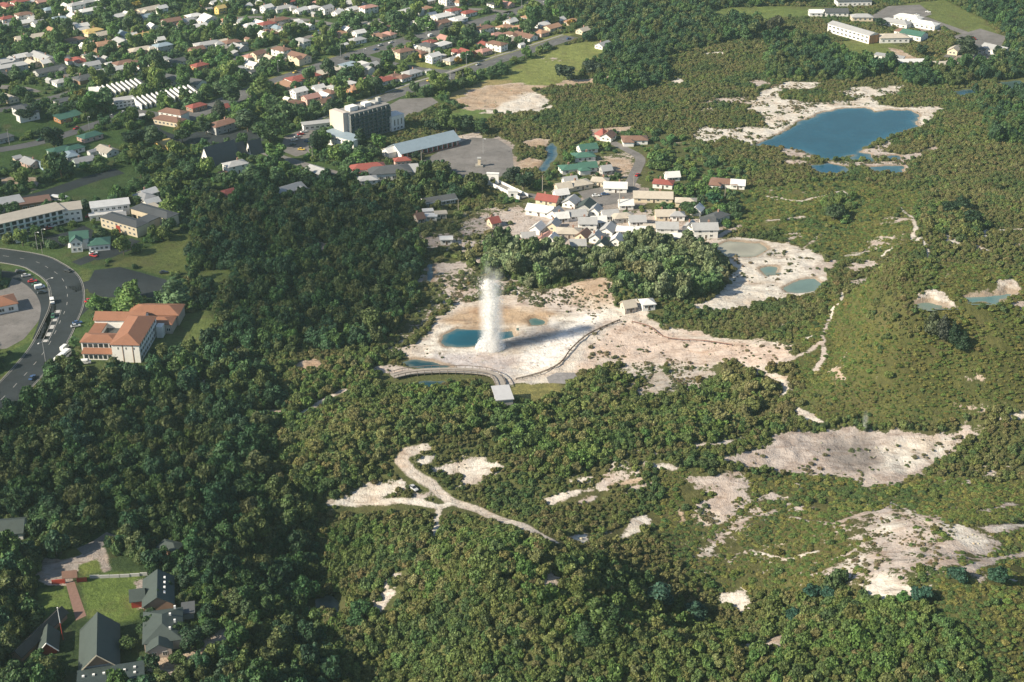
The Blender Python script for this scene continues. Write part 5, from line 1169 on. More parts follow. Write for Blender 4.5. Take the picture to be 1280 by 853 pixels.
b.box('gable_panel', -4.4, 4.4, -.10, -.03, 2.45, 3.2, wallm('G')); b.wins('S', 0, -5, 5, 4, 1.2, 1.4, 1.5)
b.block(-5.6, 12.5, -8, -1.4, 2.7, 'G', surf('annex_roof', (0.040, 0.055, 0.055), 0.6), 'f', .3, name='annex_wall', rname='annex_roof')
for i in range(6): b.box('skylight', -4.6 + i * 2.9, -3.9 + i * 2.9, -4.6 + (.6 if i > 4 else 0), -3.9 + (.6 if i > 4 else 0), 3.06, 3.5, WHITE)
b.box('skylight', 9.9, 10.6, -6.4, -5.7, 3.06, 3.5, WHITE)
b = Bd('dining_hall', 205, 816, 12, 'grey roofed dining hall with tan front gable right of the lawn', 'hall')
b.block(-5.5, 5.5, 1, 16, 3.4, 'T', 'k', 'h', 2.6); b.block(-4.5, 2.5, -2.4, .95, 3.2, 'T', 'k', 'g', 2.0, 'y', name='porch_wall', rname='porch_roof'); b.wins('S', -2.4, -4, 2, 2, 1.6, 1.4, 1.6); b.wins('W', -5.5, 2, 15, 4, 1.8, 1.4, 1.4)
for i in range(4): b.box('vent', 2.0 + (i % 2) * 1.4, 2.6 + (i % 2) * 1.4, 4 + i * 3.4, 4.6 + i * 3.4, 4.9, 5.9, WHITE)
b = Bd('side_house', 199, 766, 12, 'grey gabled house with a red carved porch facing the lawn', 'house')
b.block(-4.5, 4.5, 0, 14, 3.0, 'B', 'k', 'g', 3.0, 'y'); b.block(-8.4, -4.4, 4, 9.5, 2.8, 'R', 'k', 'g', 2.2, 'x', name='porch_wall', rname='porch_roof'); b.wins('W', -4.5, .5, 3.5, 1, 1.6, 1.4, 1.4)
for i in range(4): b.box('skylight', 1.8, 2.4, 3 + i * 2.6, 4.0 + i * 2.6, 4.6, 5.15, WHITE)
b = Bd('gateway', 89, 729, 8, 'small carved red gateway with shingled roof at the head of the paved path', 'gateway')
for x in (-2.2, 1.8): b.box('post', x, x + .4, 0, .5, -.5, 3.2, wallm('R'))
b.block(-1.9, 1.9, -.5, 1.0, 3.25, TIMB, 'b', 'g', 1.2, 'x', z0=3.2, name='beam'); b.box('fence_panel', -6, -2.25, .1, .35, -.4, 1.6, wallm('R')); b.box('fence_panel', 2.25, 5, .1, .35, -.4, 1.6, wallm('R')); b.clear(-3, 3, -1, 1.5, 3)
b = Bd('storehouse', 61, 818, 14, 'small red fronted carved storehouse with white bargeboards', 'storehouse')
b.block(-2.4, 2.4, 0, 8, 1.8, 'R', 'k', 'g', 2.8, 'y', over=.7)
for sx in (-1, 1):
    mb = MB(); mb.bar((sx * 3.1, -.72, 1.25), (0, -.72, 4.75), .16, 6); mb.build('bargeboard', WHITE, b.root)
b = Bd('long_shed', 22, 826, 70, 'narrow long dark roofed shed under trees at lower left', 'shed'); b.block(0, 22, -1.8, 1.8, 2.2, 'B', surf('shingle', (0.075, 0.07, 0.06), 0.9), 'g', 1.5, 'x')
b = Bd('cottage', 10, 676, 8, 'grey roofed cottage at the left edge above the meeting ground', 'cottage'); b.block(-8, 5, 0, 9, 2.8, 'W', 'k', 'g', 2.2, 'x'); b.wins('S', 0, -7, 4, 4, 1.5, 1.6, 1.3)
b = Bd('cottage', 209, 694, -20, 'dark roofed cottage half hidden in trees above the dining hall', 'cottage'); b.block(-3.4, 3.4, 0, 4.5, 2.2, 'B', 'k', 'h', 1.4)
b = Bd('hut', 236, 764, 12, 'small grey flat roofed hut behind the dining hall', 'hut'); b.block(-1.6, 1.6, -4, 1, 2.2, 'G', 'd', 'f', .25)
b = Bd('lawn_wall', 112, 724, 4, 'low grey wall along the top of the meeting ground lawn', 'wall')
for k in range(6): b.box('panel', k * 3.2, k * 3.2 + 3.1, .05 + (k - 2) ** 2 * .06, .4 + (k - 2) ** 2 * .06, -.5, 1.1, wallm('G'))
x, y, z = P(79, 800); t = empty('flagpole', (x, y, z), 0, 'tall thin flagpole, white above red, on the left lawn', 'flagpole')
mb = MB(); mb.bar((0, 0, 0), (0, 0, 6.5), .14, 8); mb.build('lower_pole', wallm('R'), t); mb = MB(); mb.bar((0, 0, 6.5), (0, 0, 12), .14, 8, .09); mb.bar((0, 0, 12), (0, 0, 12.2), .2); mb.build('upper_pole', WHITE, t)
# village: church, gateway, bridge
b = Bd('pavilion', 753, 173, 45, 'red pyramid roofed pavilion at the top of the village', 'pavilion')
b.block(-3.2, 3.2, -3.2, 3.2, 2.6, 'P', 'r', 'h', 3.6); b.wins('S', -3.2, -2.6, 2.6, 2, 1.4, 1.2, 1.2)
b = Bd('memorial_arch', 616, 232, -6, 'white memorial arch at the village end of the car park', 'arch')
mb = MB(); pr = [(-3.2, 0), (-1.5, 0)] + [(1.5 * math.cos(a), 3.4 + 1.6 * math.sin(a)) for a in np.linspace(math.pi, 0, 9)] + [(1.5, 0), (3.2, 0), (3.2, 6.6), (-3.2, 6.6)]
n = len(pr); Vq = [(x, 0, z) for x, z in pr] + [(x, 1.3, z) for x, z in pr]
tri = [(0, 1, 2, n - 1)] + [(n - 1, k, k + 1) for k in range(2, 6)] + [(n - 1, 6, n - 2)] + [(n - 2, k, k + 1) for k in range(6, 10)] + [(n - 2, 10, 11, n - 3)]
tri = [t_ for t_ in tri]
mb.add(Vq, tri + [tuple(i + n for i in t_[::-1]) for t_ in tri] + [(i, (i + 1) % n, (i + 1) % n + n, i + n) for i in range(n)]); mb.build('arch', WHITE, b.root); b.box('cornice', -3.5, 3.5, -.2, 1.5, 6.62, 7.1, WHITE); b.clear(-4, 4, -1, 2, 5)
x0, y0, z0 = P(618, 231); x1, y1, z1 = P(655, 249); L = math.dist((x0, y0), (x1, y1)); ang = math.degrees(math.atan2(y1 - y0, x1 - x0))
b = Bd('road_bridge', 618, 231, ang, 'white walled road bridge running from the arch into the village', 'bridge')
b.box('deck', 0, L, -2.6, 2.6, .3, .9, surf('bridge_deck', (0.20, 0.19, 0.18), 0.9)); b.box('parapet', 0, L, -3.1, -2.62, .1, 2.1, WHITE); b.box('parapet', 0, L, 2.62, 3.1, .1, 2.1, WHITE); b.box('pier', L * .45, L * .5, -2.5, 2.5, -3, .28, CONC); b.clear(0, L, -3.2, 3.2, 2.5)
b = Bd('gatehouse', 641, 247, 0, 'small white gatehouse with one dark opening beside the bridge', 'gatehouse'); b.block(-2.6, 2.6, -2, 2, 4.0, 'W', 'w', 'f', .3, over=.2); b.box('window', -1.0, .2, -2.09, -2.02, 1.6, 2.9, DARKW)
b = Bd('monument', 599, 208, 0, 'small pale stone monument on an island in the car park', 'monument'); b.box('base', -2.2, 2.2, -2.2, 2.2, -.5, .9, CONC); b.box('pillar', -.8, .8, -.8, .8, .92, 4.6, wallm('C')); b.box('cap', -1.1, 1.1, -1.1, 1.1, 4.62, 5.2, wallm('G'))
# geyser side
b = Bd('entrance_shelter', 621, 510, 10, 'pale flat roofed shelter at the bend of the boardwalk', 'shelter')
b.block(0, 6.4, 0, 11, 3.2, 'G', surf('pale_roof', (0.44, 0.44, 0.45), 0.6, 0.12), 'f', .3, over=.4); b.wins('E', 6.4, 1, 10, 3, 1.7, 2, 1.6)
pts = smooth([P(*q)[:2] for q in ((490, 474), (505, 470), (530, 467), (560, 466), (590, 467), (612, 470), (622, 476), (626, 486))], 2.5)
t = empty('boardwalk', (pts[0][0], pts[0][1], 0), 0, 'curved grey boardwalk bridge with rails below the geyser terrace', 'footbridge'); ox, oy = pts[0]
TW = surf('weathered_deck', (0.30, 0.27, 0.24), 0.9)
def rel(mb): mb.v = [(x - ox, y - oy, z) for x, y, z in mb.v]; return mb
mb = MB(); strip(pts, -2.0, 2.0, 1.3, mb, 2, .3); rel(mb).build('deck', TW, t); occ_line(pts, 4, 5)
for sd_ in (-2.0, 2.0):
    mb = MB(); rail = offsets(pts, sd_); strip(offsets(pts, sd_), -.14, .14, 2.5, mb, 1, .2)
    for i in range(0, len(rail), 1):
        zz = float(hz(*rail[i])); mb.bar((rail[i][0], rail[i][1], zz - 1), (rail[i][0], rail[i][1], zz + 2.4), .1, 5)
    rel(mb).build('railing', surf('rail_timber', (0.17, 0.14, 0.12), 0.9), t)
# low fence along the terrace path
pts = smooth([P(*q)[:2] for q in ((645, 476), (676, 468), (700, 456), (714, 438), (735, 420), (765, 406), (775, 402))], 3)
t = empty('path_fence', (pts[0][0], pts[0][1], 0), 0, 'low dark timber fence curving beside the pale terrace path', 'fence'); ox, oy = pts[0]
mb = MB(); strip(pts, -.10, .10, 1.15, mb, 1, .25); strip(pts, -.08, .08, .65, mb, 1, .18); rel(mb).build('rail', TIMB, t); mb = MB()
for x, y in pts: z = float(hz(x, y)); mb.bar((x, y, z - .5), (x, y, z + 1.2), .12, 5)
rel(mb).build('posts', TIMB, t)
pts = smooth([P(*q)[:2] for q in ((790, 404), (812, 410), (828, 422), (845, 426), (880, 428), (915, 433))], 3)
t = empty('path_fence', (pts[0][0], pts[0][1], 0), 0, 'low reddish fence beside the track right of the knoll foot', 'fence'); ox, oy = pts[0]
mb = MB(); strip(pts, -.12, .12, 1.0, mb, 1, .3); rel(mb).build('rail', surf('reddish_timber', (0.22, 0.13, 0.10), 0.9), t); mb = MB()
for x, y in pts: z = float(hz(x, y)); mb.bar((x, y, z - .5), (x, y, z + 1.1), .12, 5)
rel(mb).build('posts', TIMB, t)
# school at the top right
b = Bd('school_block', 1034, 40, -56, 'long two storey school block with pale roof and brick end wall', 'school')
b.block(0, 42, 0, 10, 6.2, 'W', 'g', 'g', 1.4, over=.4); b.box('end_wall', 42.02, 42.3, -.2, 10.2, -1, 6.0, wallm('O'))
for z in (1.7, 4.6): b.wins('S', 0, .5, 41.5, 10, z, 2.4, 1.5)
for (u, v, L, d, rot, r, w_, f, H, lab) in ((1116, 34, 22, 10, -38, 'g', 'W', 'h', 3.2, 'white school hall with grey hipped roof left of the class rooms'), (1132, 28, 20, 10, -38, 'w', 'W', 'h', 3.2, 'white roofed class room behind the green roofed hall'), (1152, 36, 20, 10, -38, 'w', 'W', 'h', 3.2, 'white roofed class room at the right of the school group'), (1118, 54, 22, 11, 4, 'c', 'W', 'h', 3.6, 'white school house with tan hipped roof facing the lawn'), (1137, 50, 17, 12, -40, 'n', 'W', 'g', 3.8, 'green roofed school hall behind the tan roofed house'), (1068, 8, 28, 10, 4, 'd', 'W', 'h', 4.0, 'long white house with dark roof at the top edge by the school'), (1046, 21, 18, 10, 0, 'd', 'W', 'g', 3.2, 'dark roofed white house above the long school block'), (1078, 27, 16, 8, 0, 'g', 'C', 'h', 3.0, 'cream house with grey roof between school block and hedge'), (1141, 84, 22, 8, 4, 'w', 'W', 'f', 3.2, 'long low white building at the edge of scrub below the school'), (1110, 76, 20, 6, -30, 'g', 'W', 'f', 2.8, 'low grey roofed wing left of the long low white building'), (1180, 88, 22, 9, 0, 'c', 'W', 's', 2.8, 'tan roofed white shed right of the long low building'), (1239, 69, 18, 10, -48, 'g', 'W', 'g', 4.2, 'white gabled house with grey roof at the far right'), (1198, 68, 9, 7, 60, 'c', 'C', 'g', 3.0, 'small cream gabled house under the large school tree'), (1215, 66, 16, 10, -40, 'd', 'G', 'h', 3.0, 'dark roofed house behind the small cream gabled house'), (1020, 21, 10, 7, 0, 'w', 'W', 'g', 2.8, 'small white house among trees left of the school'), (1125, 45, 10, 8, -38, 'b', 'W', 'h', 3.0, 'small brown roofed school house left of the green roofed hall')):
    b = Bd('school_house', u, v, rot, lab, 'house'); b.block(-L / 2, L / 2, 0, d, H, w_, r, f, 2.0 if f in 'gh' else .8); b.wins('S', 0, -L / 2 + .5, L / 2 - .5, max(2, int(L / 4)), 1.7, 1.7, 1.4); b.wins('W', -L / 2, 1, d - 1, 2, 1.7, 1.5, 1.4)
# hedge of the motel field
pts = smooth([P(*q)[:2] for q in ((134, 327), (160, 318), (190, 306), (214, 296))], 1.6)

# ------------------------------------------------------------------ vehicles
TYRE, GLASS = surf('tyre', (0.02, 0.02, 0.02), 0.9), surf('car_glass', (0.02, 0.025, 0.03), 0.08, 0.2, 1, 0.7)
def loft(secs):
    """secs: (x, half width, z bottom, z top) -> closed shell with chamfered corners"""
    mb = MB(); n = 8
    for x, w_, a, c in secs:
        k = min(.12, (c - a) * .3); mb.v += [(x, -w_ + k, a), (x, w_ - k, a), (x, w_, a + k), (x, w_, c - k), (x, w_ - k, c), (x, -w_ + k, c), (x, -w_, c - k), (x, -w_, a + k)]
    for i in range(len(secs) - 1):
        for j in range(n): mb.f.append((i * n + j, i * n + (j + 1) % n, (i + 1) * n + (j + 1) % n, (i + 1) * n + j))
    e = (len(secs) - 1) * n; mb.f += [tuple(range(n))[::-1], tuple(range(e, e + n))]; mb.m = [0] * len(mb.f); return mb
CAR = {'car': (loft([(-2.15, .72, .42, .80), (-1.95, .82, .30, .92), (-1.0, .86, .28, .95), (.9, .86, .28, .92), (1.9, .80, .30, .80), (2.15, .70, .40, .68)]), loft([(-1.65, .70, .93, .95), (-1.15, .68, .93, 1.42), (.15, .68, .92, 1.44), (.95, .72, .91, .94)]), loft([(-1.12, .60, 1.43, 1.47), (.12, .60, 1.44, 1.48)]), (-1.3, 1.35), .32),
       'van': (loft([(-2.3, .85, .35, 1.9), (-2.1, .92, .30, 2.0), (1.1, .92, .30, 2.0), (1.5, .92, .30, 1.35), (2.25, .88, .35, 1.1)]), loft([(.6, .94, 1.25, 1.8), (1.2, .94, 1.25, 1.85), (1.5, .86, 1.25, 1.40)]), loft([(-2.0, .8, 2.0, 2.05), (1.0, .8, 2.0, 2.05)]), (-1.4, 1.5), .35),
       'bus': (loft([(-5, 1.15, .45, 3.0), (-4.8, 1.25, .40, 3.1), (4.6, 1.25, .40, 3.1), (5, 1.15, .45, 2.9)]), loft([(-4.7, 1.27, 1.5, 2.4), (4.5, 1.27, 1.5, 2.4)]), loft([(-4.5, 1.1, 3.1, 3.2), (4.3, 1.1, 3.1, 3.2)]), (-3.2, 3.3), .5)}
WHL = MB().bar((0, -.11, 0), (0, .11, 0), 1.0, 12).mesh('wheel', TYRE)
PAINT = {'white': (0.76, 0.76, 0.74), 'red': (0.42, 0.03, 0.03), 'blue': (0.05, 0.10, 0.22), 'dark': (0.03, 0.035, 0.04), 'silver': (0.42, 0.43, 0.44), 'green': (0.05, 0.14, 0.08), 'yellow': (0.6, 0.42, 0.08)}
def car(kind, u, v, rot, colr, label, group):
    x, y, z = P(u, v); t = empty({'car': 'parked_car', 'van': 'parked_van', 'bus': 'coach'}[kind], (x, y, z + .08), R(rot), label, {'car': 'car', 'van': 'van', 'bus': 'bus'}[kind], group)
    bd, cb, rf, ax, wr = CAR[kind]; pm = surf('paint_' + colr, PAINT[colr], 0.25, 0.06, 1, 0.5)
    bd.build('body', pm, t); cb.build('windows', GLASS, t); rf.build('roof', pm, t)
    for a in ax:
        for s_ in (-1, 1): o = link('wheel', WHL, t); o.location = (a, s_ * (bd.v[12][1] if 0 else (.80 if kind == 'car' else .88 if kind == 'van' else 1.2)), wr); o.scale = (wr, 1, wr)
G1, G2, G3 = 'cars in the lower left car park', 'cars beside the hotel tower', 'cars on the far roads'
for a in (('car', 26, 341, 20, 'dark', 'dark car parked furthest up the left car park', G1), ('car', 33, 346, 20, 'silver', 'silver car second from the top of the left car park', G1), ('car', 41, 353, 15, 'red', 'dark red car in the left car park row', G1), ('car', 46, 357, 15, 'green', 'dark green car between red car and white van', G1), ('van', 50, 361, 25, 'white', 'white van at the near end of the car park row', G1), ('car', 53, 367, 20, 'dark', 'black car parked nearest below the white van', G1), ('car', 4, 386, 30, 'white', 'white car outside the orange roofed garage', G1),
          ('car', 111, 377, 60, 'red', 'red car at the entrance beside the tiled hotel', None), ('car', 97, 405, 20, 'blue', 'blue car in front of the tiled hotel', None), ('car', 95, 409, 20, 'silver', 'silver car below the blue car at the tiled hotel', None), ('van', 107, 455, 10, 'white', 'white van under trees in front of the tiled hotel', None), ('car', 205, 342, 10, 'dark', 'dark car stopped on the verge of the motel field', None), ('car', 85, 340, 150, 'dark', 'dark car driving on the highway bend', None), ('car', 60, 287, 40, 'red', 'red car outside the motor inn', None), ('car', 66, 284, 40, 'white', 'white car next to red car outside the motor inn', None), ('car', 108, 301, 60, 'blue', 'blue car between motor inn and villa', None), ('car', 112, 272, 20, 'red', 'red car in front of the white flats', None), ('car', 117, 318, 20, 'white', 'white car below the villa', None), ('car', 117, 321, -30, 'red', 'orange red car on the drive below the villa', None),
          ('bus', 75, 252, -18, 'white', 'white coach parked behind the motor inn', None), ('van', 81, 437, 74, 'white', 'white van on the left side of the white trailer row', None), ('bus', 79, 450, 76, 'white', 'white coach standing between highway and trees', None),
          ('car', 368, 176, 30, 'white', 'white car nearest in the hotel car park', G2), ('car', 372, 172, 30, 'silver', 'silver car second in the hotel car park', G2), ('car', 376, 169, 30, 'red', 'red car third in the hotel car park', G2), ('car', 380, 166, 30, 'white', 'white car furthest in the hotel car park', G2), ('car', 366, 182, 30, 'dark', 'dark car by the trees in the hotel car park', G2), ('car', 384, 178, -40, 'blue', 'blue car opposite the row in the hotel car park', G2), ('van', 448, 199, 15, 'white', 'white van on the drive below the hotel annex', None), ('car', 377, 188, -10, 'yellow', 'yellow car at the near end of hotel car park', G2),
          ('car', 668, 6, 60, 'white', 'white car on the avenue near the top edge', G3), ('car', 660, 12, 60, 'dark', 'dark car on the avenue behind the white car', G3), ('car', 636, 19, 55, 'silver', 'silver car on the avenue right of the corner houses', G3), ('car', 470, 63, 48, 'blue', 'blue car on the avenue above the link road', G3), ('car', 560, 100, 40, 'white', 'white car on the street by grass field', G3), ('car', 584, 95, 40, 'dark', 'dark car stopped at the corner of grass field', G3), ('car', 390, 88, 40, 'red', 'red car on the avenue left of long red roof', G3),
          ('van', 1216, 50, 0, 'red', 'red van in the school car park', None), ('car', 1146, 20, -20, 'white', 'white car in the upper school car park', None), ('car', 1160, 16, -20, 'white', 'white car furthest in upper school car park', None), ('car', 517, 612, -50, 'silver', 'silver car driving on the pale bush track', None),
          ('car', 745, 246, 10, 'white', 'white car in the village car park', None), ('car', 756, 244, 10, 'blue', 'blue car in the village car park', None), ('car', 797, 220, 60, 'red', 'red car on the road beside the community hall', None), ('car', 870, 299, 10, 'white', 'white car below the village houses at the right', None)): car(*a)

rs = np.random.default_rng(23)
for (poly, n, off) in (([(345, 103), (440, 70), (560, 38), (650, 14)], 10, 3.6), ([(440, 140), (530, 106), (610, 80), (715, 46)], 6, 2.8), ([(0, 187), (50, 178), (130, 152), (165, 140)], 4, 2.4), ([(290, 74), (370, 52), (420, 34), (490, 22), (560, 9)], 8, 2.2), ([(-10, 515), (30, 470), (58, 436), (80, 390), (60, 335), (20, 320)], 4, 4.5)):
    q = smooth(W(poly), 2.0)
    for k in range(n):
        i = int(rs.integers(2, len(q) - 3)); sd_ = 1 if rs.random() < .5 else -1; x, y = offsets(q, off * sd_)[i]; u, v, _ = proj(x, y, float(hz(x, y)))
        car('car' if rs.random() < .85 else 'van', float(u), float(v), math.degrees(math.atan2(q[i + 1][1] - q[i][1], q[i + 1][0] - q[i][0])) + (180 if sd_ > 0 else 0), ('white', 'silver', 'red', 'blue', 'dark', 'green', 'yellow')[int(rs.integers(7))], 'small vehicle driving along the curving highway at left' if v > 300 else 'small vehicle standing or driving on the suburb streets', 'vehicles on the suburb streets')
# ------------------------------------------------------------------ poles
def lamp_mesh():
    a = MB().bar((0, 0, -.5), (0, 0, 9), .13, 6, .09); b_ = MB().bar((0, 0, 9), (0, -2.0, 9.6), .07, 5, .06); c_ = MB().box(-.2, .2, -2.9, -2.0, 9.5, 9.7); return a.mesh('pole', STEEL), b_.mesh('arm', STEEL), c_.mesh('lamp_head', WHITE)
LP = lamp_mesh()
UP = (MB().bar((0, 0, -.5), (0, 0, 9.5), .17, 6, .12).mesh('pole', surf('grey_timber', (0.42, 0.38, 0.33), 0.9)), MB().box(-1.3, 1.3, -.08, .08, 8.7, 8.9).mesh('crossarm', TIMB))
def pole(kind, u, v, rot, label, h=1.0):
    x, y, z = P(u, v); g_ = 'street lamps' if kind == 'lamp' else 'utility poles'
    t = empty('street_lamp' if kind == 'lamp' else 'utility_pole', (x, y, z), R(rot), label, 'street lamp' if kind == 'lamp' else 'utility pole', g_)
    for nm, me in zip(('pole', 'arm', 'lamp_head'), LP) if kind == 'lamp' else zip(('pole', 'crossarm'), UP): o = link(nm, me, t); o.scale = (h, h, h)
for a in (('lamp', 112, 164, 40, 'street lamp behind the pink house'), ('lamp', 140, 161, 40, 'street lamp right of the pink house by the street'), ('pole', 12, 181, 40, 'utility pole on the dark lawn at left'), ('lamp', 47, 312, 60, 'street lamp left of two at the motor inn corner'), ('lamp', 55, 308, 60, 'street lamp right of two at the motor inn corner'), ('pole', 53, 317, 60, 'short pole at the highway bend by the inn', .6), ('lamp', 57, 452, -20, 'street lamp on the right kerb of the highway'), ('lamp', 62, 372, 100, 'street lamp in the middle of the highway bend'), ('lamp', 348, 92, 45, 'street lamp left of the long red roof'), ('lamp', 426, 71, 45, 'street lamp above the link road on the avenue'), ('lamp', 455, 77, 45, 'street lamp at the link road corner'), ('lamp', 494, 54, 45, 'street lamp on the avenue in front of green trees'), ('lamp', 533, 50, 45, 'street lamp on avenue above the brick houses'), ('lamp', 583, 84, 30, 'tall lamp at the corner of grass field'), ('pole', 470, 118, 40, 'utility pole left of the hotel car park street'), ('pole', 538, 109, 40, 'utility pole on the street by pale dirt'), ('pole', 563, 102, 40, 'utility pole at the street corner by grass field'), ('pole', 619, 71, 40, 'white pole in front of the brown roofed houses'), ('pole', 655, 63, 40, 'white pole near the field street bend'), ('lamp', 652, 13, 60, 'lamp left of the avenue near the top edge'), ('lamp', 676, 17, 60, 'lamp right of the avenue near the top edge'), ('pole', 774, 262, 10, 'tall pale pole in the village car park', 1.2), ('pole', 678, 240, 10, 'pole behind the red roofed village house'), ('pole', 653, 237, 10, 'pole near the bridge parapet'), ('pole', 527, 206, 30, 'pale pole in front of the blue grey hall'), ('pole', 391, 202, 30, 'white pole at the forest edge below hotel', .9), ('pole', 792, 233, 60, 'pole beside the community hall road', .8), ('pole', 906, 247, 0, 'pole in front of the brown roofed house right of village', .8), ('lamp', 604, 192, 30, 'lamp in the big car park'), ('pole', 573, 266, 0, 'pole above the steaming ground', .8)): pole(*a)

